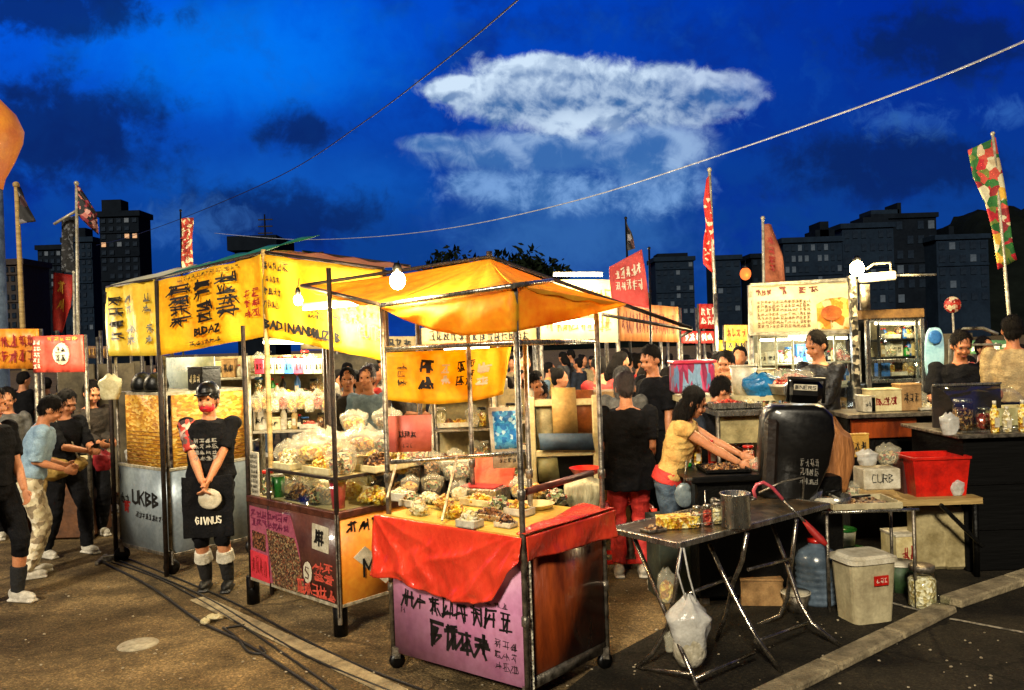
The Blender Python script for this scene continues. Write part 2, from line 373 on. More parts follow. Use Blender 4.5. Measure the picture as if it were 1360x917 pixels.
    tag(root, label, 'person', group)
    sc_ = Matrix.Scale(h/1.7, 4)
    def part(nm, mb=None, m=None, vx=vox, fold=0, sm=1, mesh=None):
        r = mesh or remesh(mb, vx, sm, fold, seed); r.transform(sc_); r.materials.append(m)
        o = bpy.data.objects.new(nm, r); col.objects.link(o); o.parent = root; return o
    # shirt
    g = MB(); inf = .017+.010*max(0, wide-1)*4
    z0 = -.02-shirt_len
    secs = [(z0, .176*w+inf, .128*wy+inf), (z0*.4, .178*w+inf, .128*wy+inf)] if shirt_len else []
    for z, rx, ry in torso[2:]:
        k_ = .014*w if (shirt_len and z < .15) else 0
        secs.append((z, rx+inf+k_, ry*wy+inf+k_))
    secs[-1] = (.50, .073, .068)
    loft(g, [(S(z)+Fw*.01, rx, ry, X, Fw) for z, rx, ry in secs])
    for s in (1, -1):
        e, wr = arms[s]; g.ball(sh[s], (.070, .070, .068), 12)
        if sleeve > 0:
            if sleeve <= .5: pe = sh[s].lerp(e, sleeve*2); g.tube([sh[s]-(e-sh[s])*.05, sh[s].lerp(pe, .5), pe], [.068, .066, .064], 12)
            else:
                pe = e.lerp(wr, (sleeve-.5)*2); g.tube([sh[s]-(e-sh[s])*.05, sh[s].lerp(e, .5), e, e.lerp(pe, .5), pe], [.068, .062, .054, .050, .042], 12)
    part('shirt', g, shirt, max(vox, .009), .011)
    g = MB()
    if skirt:
        kz = .42; loft(g, [(Vector((0, 0, kz)), .17, .15, X, Fw), (Vector((pel.x*.5, pel.y*.5, .65)), .19, .16, X, Fw), (S(-.05), .185, .14, X, Fw), (S(.05), .16, .125, X, Fw)])
    else:
        loft(g, [(S(-.10), .13, .10, X, Fw), (S(-.04), .168, .125*wy, X, Fw), (S(.03), .168*w+.008, .12*wy+.005, X, Fw)])
        for s in (1, -1):
            kn, an = legs[s]
            if pant_len <= .5: pk = hp[s].lerp(kn, pant_len*2); g.tube([hp[s], hp[s].lerp(pk, .5), pk], [.102, .10, .094], 12)
            else: pk = kn.lerp(an, (pant_len-.5)*2*.97); g.tube([hp[s], hp[s].lerp(kn, .4), kn, kn.lerp(pk, .4), pk], [.102, .092, .070, .070, .056], 12)
    part('trousers' if not skirt else 'skirt', g, pants, max(vox, .009), .011)
    for s in (1, -1):
        an = legs[s][1]; g = MB(); g.ball(an+Vector((0, -.055, -.03)), (.047, .125, .042), 12); g.ball(an+Vector((0, .02, -.012)), (.042, .062, .055), 12)
        g.box(an+Vector((0, -.05, -.062)), (.088, .25, .024), bev=.01); part('shoe', g, shoes, max(vox*.8, .008), 0)
        if sock:
            kn = legs[s][0]; g = MB(); g.tube([an.lerp(kn, .02), an.lerp(kn, .3), an.lerp(kn, .5)], [.048, .058, .063], 12); part('sock', g, sock, .009, .004)
    if style:
        g = MB(); t = MB()
        if style in ('short', 'bun', 'long', 'cap'):
            t.ball((0, .022, .042), (.087, .096, .098), 14)
            t.ball((0, .05, -.01), (.075, .06, .075), 12)
        if style == 'bun': t.ball((0, .09, .11), (.045, .045, .045), 10)
        if style == 'long':
            t.ball((0, .07, -.09), (.075, .05, .14), 12); t.ball((.06, .02, -.06), (.03, .06, .12), 10); t.ball((-.06, .02, -.06), (.03, .06, .12), 10)
        g.add([hd(*v) for v in t.v], t.f); ho = part('hair', g, hair, max(vox*.8, .008), .009, 1)
        if vox < .016:
            rg_ = random.Random(seed); hm = ho.data; nv = len(hm.vertices); vs = []; fs = []; k_ = h/1.7; cen = H*k_
            for _ in range(900):
                v_ = hm.vertices[rg_.randrange(nv)]; n_ = v_.normal; d_ = Vector((rg_.uniform(-.5, .5), rg_.uniform(-.3, .5), -1 if n_.z < .75 else rg_.uniform(-.4, .4)))
                d_ = (d_-n_*d_.dot(n_)*.9); d_ = d_.normalized() if d_.length > .05 else n_.orthogonal(); w_ = n_.cross(d_).normalized()*rg_.uniform(.0012, .003); l_ = rg_.uniform(.018, .045 if style != 'long' else .07)
                p_ = v_.co+n_*.001; q_ = p_+d_*l_+n_*rg_.uniform(.002, .010); m__ = p_.lerp(q_, .5)+n_*.004; b0 = len(vs); vs += [p_-w_, p_+w_, m__+w_, m__-w_, q_]; fs += [(b0, b0+1, b0+2, b0+3), (b0+3, b0+2, b0+4)]
            sm_ = bpy.data.meshes.new('strands'); sm_.from_pydata([x_/k_ for x_ in vs], [], fs); part('hair_strands', m=hair, mesh=sm_)
    if style == 'cap':
        g = MB(); t = MB(); t.ball((0, .012, .062), (.094, .108, .09), 14); t.box((0, -.10, .062), (.13, .10, .012), bev=.005)
        g.add([hd(*v) for v in t.v], t.f); part('cap', g, hair, .008, .002)
    if vox < .016:
        g = MB(); t = MB()
        for s in (1, -1): t.ball((s*.031, -.083, .012), (.014, .009, .0085), 8)
        t.m = 0
        g.add([hd(*v) for v in t.v], t.f); me = bpy.data.meshes.new('e'); me.from_pydata(g.v, [], g.f); part('eyes', m=EYEM, mesh=me)
        g = MB(); t = MB(); t.ball((0, -.096, -.062), (.020, .006, .006), 8); g.add([hd(*v) for v in t.v], t.f)
        me = bpy.data.meshes.new('m'); me.from_pydata(g.v, [], g.f); part('mouth', m=LIPM, mesh=me)
    info = dict(root=root, hd=hd, S=S, X=X, Fw=Fw, T=T, arms=arms, legs=legs, sh=sh, part=part, hx=hx_, k=h/1.7, M=Matrix.Translation(Vector(loc)) @ Matrix.Rotation(rz, 4, 'Z'), hp=hp)
    return info
def pworld(i, v): return i['M'] @ (Vector(v)*i['k'])
# ---------------------------------------------------------------- camera, world, light
cam = bpy.data.cameras.new('camera'); co = bpy.data.objects.new('camera', cam); col.objects.link(co); sc.camera = co
cam.sensor_width = 36; cam.lens = 36*FPX/1360; cam.clip_end = 3000; cam.clip_start = .05
co.matrix_world = Matrix.Translation((0, 0, CAMZ)) @ Matrix.Rotation(R(90)-math.atan(3.5/FPX), 4, 'X') @ Matrix.Rotation(-ROLL, 4, 'Z')
sc.view_settings.view_transform = 'Standard'; sc.view_settings.look = 'None'; sc.view_settings.gamma = 1; sc.view_settings.exposure = .38
sc.cycles.use_denoising = True; sc.cycles.max_bounces = 4; sc.cycles.diffuse_bounces = 2; sc.cycles.glossy_bounces = 2; sc.cycles.transmission_bounces = 3; sc.cycles.transparent_max_bounces = 8; sc.cycles.sample_clamp_indirect = 4; sc.cycles.caustics_reflective = False; sc.cycles.caustics_refractive = False
w = bpy.data.worlds.new('World'); sc.world = w; w.use_nodes = True; nt = w.node_tree; L = nt.links
for n in list(nt.nodes): nt.nodes.remove(n)
def mth(op, a, b=None, c=None, clamp=False):
    n = nt.nodes.new('ShaderNodeMath'); n.operation = op; n.use_clamp = clamp
    for i, x in enumerate((a, b, c)):
        if x is None: continue
        if isinstance(x, (int, float)): n.inputs[i].default_value = x
        else: L.new(x, n.inputs[i])
    return n.outputs[0]
def mixc(f, a, b, mode='MIX'):
    n = nt.nodes.new('ShaderNodeMix'); n.data_type = 'RGBA'; n.blend_type = mode
    for i, x in ((0, f), (6, a), (7, b)):
        if isinstance(x, (int, float)): n.inputs[i].default_value = x
        elif isinstance(x, (tuple, str)): n.inputs[i].default_value = (*hx(x), 1)
        else: L.new(x, n.inputs[i])
    return n.outputs[2]
tc = nt.nodes.new('ShaderNodeTexCoord'); sp = nt.nodes.new('ShaderNodeSeparateXYZ'); L.new(tc.outputs['Generated'], sp.inputs[0])
X_, Y_, Z_ = sp.outputs
yc = mth('MAXIMUM', Y_, .08); u_ = mth('MULTIPLY', mth('DIVIDE', X_, yc), 11.0); v_ = mth('MULTIPLY', mth('DIVIDE', Z_, yc), -11.0)
sx = mth('ADD', mth('ADD', u_, 6.8), mth('MULTIPLY', v_, .033)); sy = mth('SUBTRACT', mth('ADD', v_, 4.55), mth('MULTIPLY', u_, .033))
cb = nt.nodes.new('ShaderNodeCombineXYZ'); L.new(sx, cb.inputs[0]); L.new(sy, cb.inputs[1])
def nz(scale, detail=5, rough=.6, dist=0, sx_=1, seed=0, out=0):
    m = nt.nodes.new('ShaderNodeMapping'); L.new(cb.outputs[0], m.inputs[0]); m.inputs['Scale'].default_value = (sx_, 1, 1); m.inputs['Location'].default_value = (seed*3.7, seed*1.3, seed)
    n = nt.nodes.new('ShaderNodeTexNoise'); n.inputs['Scale'].default_value = scale; n.inputs['Detail'].default_value = detail; n.inputs['Roughness'].default_value = rough; n.inputs['Distortion'].default_value = dist
    L.new(m.outputs[0], n.inputs[0]); return n.outputs[out]
def ell(cx, cy, rx, ry):
    a = mth('DIVIDE', mth('SUBTRACT', sx, cx), rx); b = mth('DIVIDE', mth('SUBTRACT', sy, cy), ry)
    return mth('SUBTRACT', 1, mth('SQRT', mth('ADD', mth('MULTIPLY', a, a), mth('MULTIPLY', b, b))))
def sstep(x, lo, hi):
    n = nt.nodes.new('ShaderNodeMapRange'); n.interpolation_type = 'SMOOTHSTEP'; L.new(x, n.inputs[0]); n.inputs[1].default_value = lo; n.inputs[2].default_value = hi; return n.outputs[0]
def mx(*a):
    r = a[0]
    for b in a[1:]: r = mth('MAXIMUM', r, b)
    return r
big = nz(.55, 5, .6); med = nz(1.5, 6, .62, .3, seed=2); fin = nz(3.4, 7, .65, .6, seed=4)
nm = mth('SUBTRACT', med, .5); nf = mth('SUBTRACT', fin, .5); nb = mth('SUBTRACT', big, .5)
# clear dusk sky: bright blue high on the left, deep towards the right, paler low down
base = mixc(sstep(sx, 1.0, 13.5), (0.0, .10, .80), (0.0, .022, .33))
base = mixc(sstep(sy, -.6, 3.8), base, (.004, .050, .27))
base = mixc(sstep(mth('ADD', big, mth('MULTIPLY', nm, .6)), .42, .70), base, (.002, .030, .30))
base = mixc(mth('MULTIPLY', sstep(mth('ADD', ell(3.2, .7, 3.0, 1.3), nm), 0, .9), .7), base, (0.0, .22, 1.05))
base = mixc(mth('MULTIPLY', sstep(mth('ADD', ell(3.9, 2.5, 2.6, .8), mth('MULTIPLY', nm, 1.2)), 0, .9), .55), base, (.006, .13, .62))
# dark banks
dk = mx(ell(.7, 1.75, 2.1, .85), ell(.6, .15, 1.7, .42), ell(4.0, 1.75, .75, .35), ell(3.6, 2.9, 1.8, .5), ell(11.9, 2.2, 2.0, .6), ell(12.6, .55, 1.6, .6))
dm = sstep(mth('ADD', dk, mth('ADD', mth('MULTIPLY', nm, 1.9), mth('MULTIPLY', nf, .8))), -.1, .6)
base = mixc(mth('MULTIPLY', sstep(mth('ADD', med, mth('MULTIPLY', nf, .6)), .5, .78), .28), base, (.008, .10, .50))
base = mixc(mth('MULTIPLY', dm, .82), base, (.003, .016, .105))
# thin pale wisps
ws = mx(ell(12.0, 1.6, 1.0, .35), ell(13.4, 1.5, .5, .3), ell(2.6, 3.0, 1.2, .5), ell(9.7, 1.35, .8, .45))
base = mixc(mth('MULTIPLY', sstep(mth('ADD', ws, mth('MULTIPLY', nf, 2.2)), .1, 1.1), .45), base, (.05, .20, .62))
# the tall lit cloud: flat anvil, shelf below it and a hazy foot
def lit(core, amp, lo, hi): return sstep(mth('ADD', core, mth('ADD', mth('MULTIPLY', nm, amp), mth('MULTIPLY', nf, amp*.7))), lo, hi)
foot = lit(ell(7.6, 3.1, 2.3, 1.0), .9, 0, .9); base = mixc(mth('MULTIPLY', foot, .8), base, (.035, .15, .45))
sh0 = sstep(mth('ADD', mth('MULTIPLY', nm, 1.6), mth('MULTIPLY_ADD', nf, .8, .5)), .28, .8); c3 = lit(mx(ell(7.3, 2.55, 1.6, .42), ell(6.4, 2.45, .7, .28), ell(8.7, 2.5, .9, .5)), .75, .02, .6); base = mixc(mth('MULTIPLY', c3, .85), base, mixc(sh0, (.045, .16, .44), (.22, .42, .78)))
c2 = lit(mx(ell(7.1, 2.02, 1.9, .36), ell(5.8, 1.92, .6, .17), ell(8.6, 2.0, 1.1, .5)), .6, -.04, .5); 
lob2 = nz(1.3, 3, .55, .4, sx_=.6, seed=12); sh = sstep(mth('ADD', mth('MULTIPLY_ADD', nf, .7, .5), mth('MULTIPLY', mth('SUBTRACT', lob2, .5), 1.8)), .30, .78)
base = mixc(mth('MULTIPLY', c2, .86), base, mixc(sh, (.05, .17, .46), (.34, .52, .80)))
def anvil(sh_):
    global sy, nm, nf, cb
    k = (sy, nm, nf, cb); sy = mth('ADD', sy, -sh_); cb = nt.nodes.new('ShaderNodeCombineXYZ'); L.new(sx, cb.inputs[0]); L.new(sy, cb.inputs[1])
    nm = mth('SUBTRACT', nz(1.5, 6, .62, .3, seed=2), .5); nf = mth('SUBTRACT', nz(3.4, 7, .65, .6, seed=4), .5)
    r = lit(mx(ell(7.45, 1.26, 1.8, .58), ell(6.15, 1.20, .65, .25), ell(7.2, .98, .95, .32), ell(8.9, 1.25, 1.2, .48), ell(9.5, 1.2, .85, .34)), .75, -.02, .30)
    sy, nm, nf, cb = k; return r
c1 = anvil(0); rim = mth('SUBTRACT', c1, anvil(.22), clamp=True)
def relief(scale, dx_, dy_, st_=1, seed=0):
    global cb
    a = nz(scale, 6, .55, .4, sx_=st_, seed=seed); k = cb; va = nt.nodes.new('ShaderNodeVectorMath'); va.operation = 'ADD'; L.new(cb.outputs[0], va.inputs[0]); va.inputs[1].default_value = (dx_, dy_, 0); cb = va
    b_ = nz(scale, 6, .55, .4, sx_=st_, seed=seed); cb = k; return mth('SUBTRACT', b_, a)
rl = mth('ADD', relief(1.15, .08, .16, .8, 9), mth('MULTIPLY', relief(3.0, .04, .07, 1, 6), .5))
hi = sstep(mth('ADD', mth('MULTIPLY', rl, 2.2), .5), .22, .80)
core = sstep(mth('ADD', mx(ell(7.75, 1.68, .95, .30), ell(7.2, 1.05, 1.1, .38), ell(6.2, 1.2, .8, .3)), mth('MULTIPLY', nm, .9)), 0, .9)
k_ = mth('ADD', mth('ADD', mth('MULTIPLY', hi, .62), mth('MULTIPLY', core, .30)), mth('MULTIPLY', rim, .45), clamp=True)
hc = mixc(k_, (.045, .15, .40), (.66, .82, 1.0))
base = mixc(mth('MULTIPLY', c1, mth('SUBTRACT', 1, mth('MULTIPLY', sstep(sx, 8.4, 10.6), .6))), base, hc)
# night darkness overhead, behind and below the horizon
fade = mth('MULTIPLY', sstep(Y_, .05, .45), sstep(Z_, -.02, .01)); fade = mth('MULTIPLY', fade, mth('SUBTRACT', 1, sstep(Z_, .42, .7)))
base = mixc(fade, (.003, .008, .035), base)
bg = nt.nodes.new('ShaderNodeBackground'); L.new(base, bg.inputs[0]); bg.inputs[1].default_value = .74
wo = nt.nodes.new('ShaderNodeOutputWorld'); L.new(bg.outputs[0], wo.inputs[0])

sl = bpy.data.lights.new('floodlight_glow', 'SUN'); sl.energy = 3.0; sl.angle = R(7); sl.color = (1, .88, .66)
so = bpy.data.objects.new('floodlight_glow', sl); col.objects.link(so)
so.rotation_euler = Vector((.30, 1, -.62)).to_track_quat('-Z', 'Y').to_euler()
def lamp(p, e, c=(1, .78, .42), r=.04):
    l = bpy.data.lights.new('lamp_light', 'POINT'); l.energy = e; l.color = c; l.shadow_soft_size = r
    o = bpy.data.objects.new('lamp_light', l); col.objects.link(o); o.location = p; return o

# ---------------------------------------------------------------- common materials
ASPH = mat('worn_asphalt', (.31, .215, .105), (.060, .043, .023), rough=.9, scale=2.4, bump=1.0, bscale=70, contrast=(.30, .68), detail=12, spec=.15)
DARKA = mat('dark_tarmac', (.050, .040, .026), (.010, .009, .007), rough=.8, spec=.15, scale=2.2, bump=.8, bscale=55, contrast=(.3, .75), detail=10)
CONC = mat('kerb_concrete', (.42, .34, .20), (.16, .125, .07), rough=.85, scale=7, bump=.8, bscale=70)
STEEL = mat('brushed_steel', 'c9c6bc', '7c776c', rough=.28, metal=.9, scale=14, bump=.2, stretch=(1, 1, .25))
STEELD = mat('worn_steel', 'a39a8a', '4a443c', rough=.36, metal=.75, scale=18, bump=.3)
ALU = mat('painted_frame', 'cfc8b4', '8d8469', rough=.4, metal=.35, scale=20, bump=.2)
RUSTB = mat('rusty_dark_metal', '3a2c24', '17110e', rough=.5, metal=.4, scale=22, bump=.5)
BLKM = mat('black_metal', '0e0d0b', '040404', rough=.45, spec=.25, metal=.3, scale=12, bump=.3)
BLKP = mat('black_plastic', '0b0b0b', '040404', rough=.38, spec=.3, scale=9, bump=.15)
WHITEP = mat('white_plastic', 'd9d2bd', 'a79d84', rough=.4, scale=9, bump=.1)
REDP = mat('red_plastic', 'd81f10', '9c130b', rough=.35, scale=6, bump=.1, coat=.3)
WOOD = mat('red_brown_wood', '9c4418', '4c1c0c', rough=.32, scale=3.5, bump=.25, stretch=(1, 1, .35), detail=8, coat=.25)
WOODL = mat('pale_wood', 'c2a468', '8b6f3c', rough=.6, scale=5, bump=.3, stretch=(.3, .3, 3))
INK = mat('black_ink', '0c0a0a', '0a0808', rough=.6, scale=9, bump=0)
INKR = mat('red_ink', '9d1812', '7c120e', rough=.6, scale=9, bump=0)
INKW = mat('white_ink', 'e8e2d0', 'cfc6ae', rough=.6, scale=9, bump=0)
INKG = mat('gold_ink', 'd9a53a', 'b87f24', rough=.6, scale=9, bump=0)
YEL = mat('yellow_banner', (.95, .66, .03), (.86, .46, .012), rough=.55, scale=2.2, bump=.35, bscale=9, translucent=.35)
YEL2 = mat('pale_yellow_banner', (.92, .74, .10), (.80, .58, .06), rough=.55, scale=2.5, bump=.35, bscale=9, translucent=.35)
ORA = mat('orange_canvas', (.98, .56, .03), (.84, .34, .012), rough=.6, scale=2.6, bump=.5, bscale=7, translucent=.5)
GLASS = None
def glass():
    global GLASS
    if GLASS: return GLASS
    m = bpy.data.materials.new('clear_acrylic'); m.use_nodes = True; nt = m.node_tree; L = nt.links; nt.nodes.remove(nt.nodes['Principled BSDF'])
    t = nod(nt, 'ShaderNodeBsdfTransparent'); t.inputs[0].default_value = (.93, .95, .92, 1); g = nod(nt, 'ShaderNodeBsdfGlossy', i_Roughness=.06)
    f = nod(nt, 'ShaderNodeLayerWeight', i_Blend=.25); mr = nod(nt, 'ShaderNodeMapRange'); mr.inputs[3].default_value = .02; mr.inputs[4].default_value = .16
    L.new(f.outputs['Fresnel'], mr.inputs[0]); ms = nod(nt, 'ShaderNodeMixShader'); L.new(mr.outputs[0], ms.inputs[0]); L.new(t.outputs[0], ms.inputs[1]); L.new(g.outputs[0], ms.inputs[2])
    L.new(ms.outputs[0], nt.nodes['Material Output'].inputs[0]); GLASS = m; return m
GLASS = glass()
def bag_mat(name, c, a=.55):
    if name in MATS: return MATS[name]
    m = mat(name, c, rough=.12, scale=9, bump=.7, bscale=16, translucent=.0); nt = m.node_tree; L = nt.links; b = nt.nodes['Principled BSDF']; out = nt.nodes['Material Output']
    t = nod(nt, 'ShaderNodeBsdfTransparent'); ms = nod(nt, 'ShaderNodeMixShader'); ms.inputs[0].default_value = a
    L.new(t.outputs[0], ms.inputs[1]); L.new(b.outputs[0], ms.inputs[2]); L.new(ms.outputs[0], out.inputs[0]); return m
BAGW = bag_mat('thin_white_plastic', 'e6e4dc', .72)
BAGC = bag_mat('clear_film', 'f2ecd0', .26)

# ---------------------------------------------------------------- ground
def stain(m, dark, amt, sc1=.55, st=(1, 2.2, 1)):
    nt = m.node_tree; L = nt.links; b = nt.nodes['Principled BSDF']; src = b.inputs['Base Color'].links[0].from_socket
    tc = nod(nt, 'ShaderNodeTexCoord'); mp = nod(nt, 'ShaderNodeMapping'); mp.inputs['Scale'].default_value = st; mp.inputs['Rotation'].default_value = (0, 0, .7); L.new(tc.outputs['Object'], mp.inputs[0])
    n1 = nod(nt, 'ShaderNodeTexNoise', i_Scale=sc1, i_Detail=7.0, i_Distortion=.8); L.new(mp.outputs[0], n1.inputs[0]); r1 = ramp(nt, [(.46, (0, 0, 0)), (.60, (1, 1, 1))]); L.new(n1.outputs[0], r1.inputs[0])
    v = nod(nt, 'ShaderNodeTexVoronoi', feature='DISTANCE_TO_EDGE', i_Scale=.55); n2 = nod(nt, 'ShaderNodeTexNoise', i_Scale=1.7, i_Detail=6.0); L.new(tc.outputs['Object'], n2.inputs[0])
    va = nod(nt, 'ShaderNodeVectorMath', operation='MULTIPLY_ADD'); va.inputs[1].default_value = (.9, .9, 0); L.new(n2.outputs[1], va.inputs[0]); L.new(tc.outputs['Object'], va.inputs[2]); L.new(va.outputs[0], v.inputs[0])
    r2 = ramp(nt, [(.004, (1, 1, 1)), (.012, (0, 0, 0))]); L.new(v.outputs['Distance'], r2.inputs[0])
    mm = nod(nt, 'ShaderNodeMath', operation='MAXIMUM', use_clamp=True); L.new(r1.outputs[0], mm.inputs[0]); L.new(r2.outputs[0], mm.inputs[1])
    ma = nod(nt, 'ShaderNodeMath', operation='MULTIPLY'); ma.inputs[1].default_value = amt; L.new(mm.outputs[0], ma.inputs[0])
    mx_ = nod(nt, 'ShaderNodeMix', data_type='RGBA'); L.new(ma.outputs[0], mx_.inputs[0]); L.new(src, mx_.inputs[6]); mx_.inputs[7].default_value = (*dark, 1)
    sp_ = nod(nt, 'ShaderNodeTexVoronoi', i_Scale=95.0); L.new(tc.outputs['Object'], sp_.inputs[0]); sc_ = nod(nt, 'ShaderNodeSeparateColor'); L.new(sp_.outputs['Color'], sc_.inputs[0]); r3 = ramp(nt, [(.0, (.35, .35, .35)), (.8, (1, 1, 1)), (1, (1.9, 1.8, 1.5))]); L.new(sc_.outputs[0], r3.inputs[0])
    m2 = nod(nt, 'ShaderNodeMix', data_type='RGBA', blend_type='MULTIPLY'); m2.inputs[0].default_value = .75; L.new(mx_.outputs[2], m2.inputs[6]); L.new(r3.outputs[0], m2.inputs[7]); L.new(m2.outputs[2], b.inputs['Base Color'])
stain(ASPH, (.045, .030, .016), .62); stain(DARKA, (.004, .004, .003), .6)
b = MB(); b.grid(lambda u, v: Vector((-500+1000*u, -60+1100*v, 0)), 8, 8, False); b.build('ground', ASPH, loc=(0, 0, 0), kind='structure')
def flat(name, pts, z, m, **k):
    b = MB(); q = [G(x, y, z) if not isinstance(x, Vector) else x for x, y in pts]; q = [Vector((p.x, p.y, z)) for p in q]
    b.add(q, [tuple(range(len(q)))], False); return b.build(name, m, loc=(q[0].x, q[0].y, z), **k)
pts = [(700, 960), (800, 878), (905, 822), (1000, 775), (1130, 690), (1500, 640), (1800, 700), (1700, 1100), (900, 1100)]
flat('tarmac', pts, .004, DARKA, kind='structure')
def strip(name, a, c, wd, hgt, m, z=.0, n=1, **k):
    a = G(*a); c = G(*c); b = MB(); d = (c-a).normalized(); L_ = (c-a).length/n
    for i in range(n):
        p = a+d*(L_*(i+.5)); b.box((p.x, p.y, z+hgt/2), (L_-(.012 if n > 1 else 0), wd, hgt), rz=math.atan2(d.y, d.x), bev=.012)
    return b.build(name, m, **k)
strip('kerb', (1000, 940), (1258, 812), .15, .05, CONC, n=3, kind='structure')
strip('kerb', (1262, 806), (1420, 752), .17, .06, CONC, n=2, kind='structure')
strip('paving_strip', (262, 796), (640, 975), .13, .012, CONC, z=.0, n=5, kind='structure')
LINE = mat('worn_white_line', (.35, .31, .24), (.08, .07, .05), rough=.8, scale=18, bump=.5, contrast=(.42, .58))
def paint(a, c, wd):
    a = G(*a, .01); c = G(*c, .01); d = (c-a).normalized(); s = Vector((-d.y, d.x, 0))*wd/2
    b = MB(); b.add([a-s, a+s, c+s, c-s], [(0, 1, 2, 3)], False); b.build('painted_line', LINE, loc=a, kind='structure')
paint((1180, 800), (1238, 815), .035); paint((1262, 822), (1400, 848), .035); paint((60, 690), (150, 684), .05)
# cables and rods lying on the ground
def ground_cable(pts, r, m, label, z=0):
    b = MB(); q = [G(x, y) for x, y in pts]; q = [Vector((p.x, p.y, z+r)) for p in q]; s = []
    for i in range(len(q)-1):
        for k in range(6):
            t = k/6; p0 = q[max(i-1, 0)]; p1 = q[i]; p2 = q[i+1]; p3 = q[min(i+2, len(q)-1)]
            s.append(.5*((2*p1)+(p2-p0)*t+(2*p0-5*p1+4*p2-p3)*t*t+(3*p1-p0-3*p2+p3)*t**3))
    s.append(q[-1]); b.tube(s, r, 6); b.build('ground_cable', m, label=label, cat='cable', group=None)
RUB = mat('cable_rubber', '1c1814', '0c0a08', rough=.5, scale=30, bump=.3)
ground_cable([(135, 748), (200, 782), (262, 826), (330, 860), (430, 925)], .011, RUB, 'black cable nearest the white disc on the ground')
ground_cable([(138, 745), (215, 772), (300, 820), (350, 852), (455, 925)], .008, RUB, 'black cable running beside the crumpled paper on the ground')
ground_cable([(150, 743), (262, 790), (350, 842), (420, 880), (540, 930)], .009, RUB, 'black cable along the pale paving strip')
ground_cable([(165, 742), (290, 793), (400, 850), (480, 888), (590, 930)], .009, RUB, 'black cable on the far side of the pale paving strip')
ground_cable([(296, 836), (315, 850), (330, 868), (352, 870), (345, 861)], .009, RUB, 'short looped cable end by the crumpled paper')
ground_cable([(300, 836), (312, 834), (325, 832)], .009, RUB, 'tiny cable stub lying between the two cables')
b = MB(); b.bar(G(135, 747)+Vector((0, 0, .03)), G(165, 742)+Vector((0, 0, .03)), .05); b.bar(G(140, 741)+Vector((0, 0, .02)), G(128, 752)+Vector((0, 0, .02)), .035)
b.build('steel_bracket', STEELD, label='small steel bracket on the ground where the cables start', cat='bracket')
b = MB(); c = G(183, 857); b.lathe((c.x, c.y, 0), [(.0, .006), (.13, .006), (.135, 0)], 28); b.build('drain_cover', mat('pale_disc', (.42, .38, .28), (.22, .19, .13), scale=16, rough=.8, bump=.6), label='round pale drain cover flush with the brown ground', cat='drain cover')
PAPER = mat('crumpled_paper', 'cfc39c', 'a3966c', rough=.8, scale=12, bump=.5)
for q, rr, lb in (((284, 825), (.065, .04, .018), 'flattened scrap of paper beside the cables'), ((272, 832), (.035, .03, .022), 'crumpled ball of paper leaning on the black cable')):
    b = MB(); c = G(*q); b.ball((c.x, c.y, .03 if rr[0] > .05 else .035), rr, 12, .7, 3, 3); b.build('paper_scrap', PAPER, label=lb, cat='litter')
rg = random.Random(5); b = MB()
for i in range(260):
    q = G(rg.uniform(20, 1340), rg.uniform(770, 930)); s = rg.uniform(.004, .012); b.ball((q.x, q.y, s*.5+.004), (s, s*.8, s*.5), 6, .5, i)
b.build('grit', mat('grit_stone', (.45, .38, .26), (.2, .16, .1), scale=20, bump=.3), kind='stuff')

# ---------------------------------------------------------------- hill and far buildings
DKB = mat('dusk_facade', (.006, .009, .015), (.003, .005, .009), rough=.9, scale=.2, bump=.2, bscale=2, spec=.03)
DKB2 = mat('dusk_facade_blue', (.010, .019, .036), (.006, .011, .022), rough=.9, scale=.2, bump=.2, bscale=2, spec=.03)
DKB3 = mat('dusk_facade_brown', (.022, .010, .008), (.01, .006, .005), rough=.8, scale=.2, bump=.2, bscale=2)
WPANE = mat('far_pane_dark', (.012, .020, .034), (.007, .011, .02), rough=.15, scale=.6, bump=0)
WLIT = mat('far_pane_lit', (.05, .07, .10), (.025, .035, .05), rough=.4, scale=.6, bump=0, emit=(.55, .7, .9), estr=.02)
WLITW = mat('far_pane_warm', (.8, .5, .3), (.5, .3, .2), rough=.4, scale=.6, bump=0, emit=(1, .45, .2), estr=.10)
HILL = mat('hill_scrub', (.005, .007, .006), (.002, .003, .003), rough=.95, scale=.08, bump=1, bscale=.6, spec=.02)
prof = [(560, 438), (640, 404), (700, 392), (760, 386), (830, 372), (870, 378), (930, 392), (985, 388), (1040, 376), (1090, 350), (1150, 330), (1205, 322), (1260, 318), (1310, 300), (1330, 268), (1350, 256), (1400, 250), (1500, 235), (1700, 215)]
b = MB(); Yh = 210
def hillf(u, v):
    x = 540+1200*u; y = 440
    for i in range(len(prof)-1):
        if prof[i][0] <= x <= prof[i+1][0]: t = (x-prof[i][0])/(prof[i+1][0]-prof[i][0]); y = prof[i][1]*(1-t)+prof[i+1][1]*t
        elif x > prof[-1][0]: y = prof[-1][1]
    p = P(x, y+14, Yh); k = math.sin(min(v*1.25, 1)*math.pi/2)
    hgt = p.z*k; hgt += noise.noise(Vector((x*.02, v*3, 0)))*4*k+noise.noise(Vector((x*.11, v*9, 4)))*2*k
    return Vector((p.x, Yh-30+v*60, max(hgt, -.5)))
b.grid(hillf, 160, 24); b.build('hill', HILL, kind='structure', loc=(100, Yh, 0))
_wb = {}
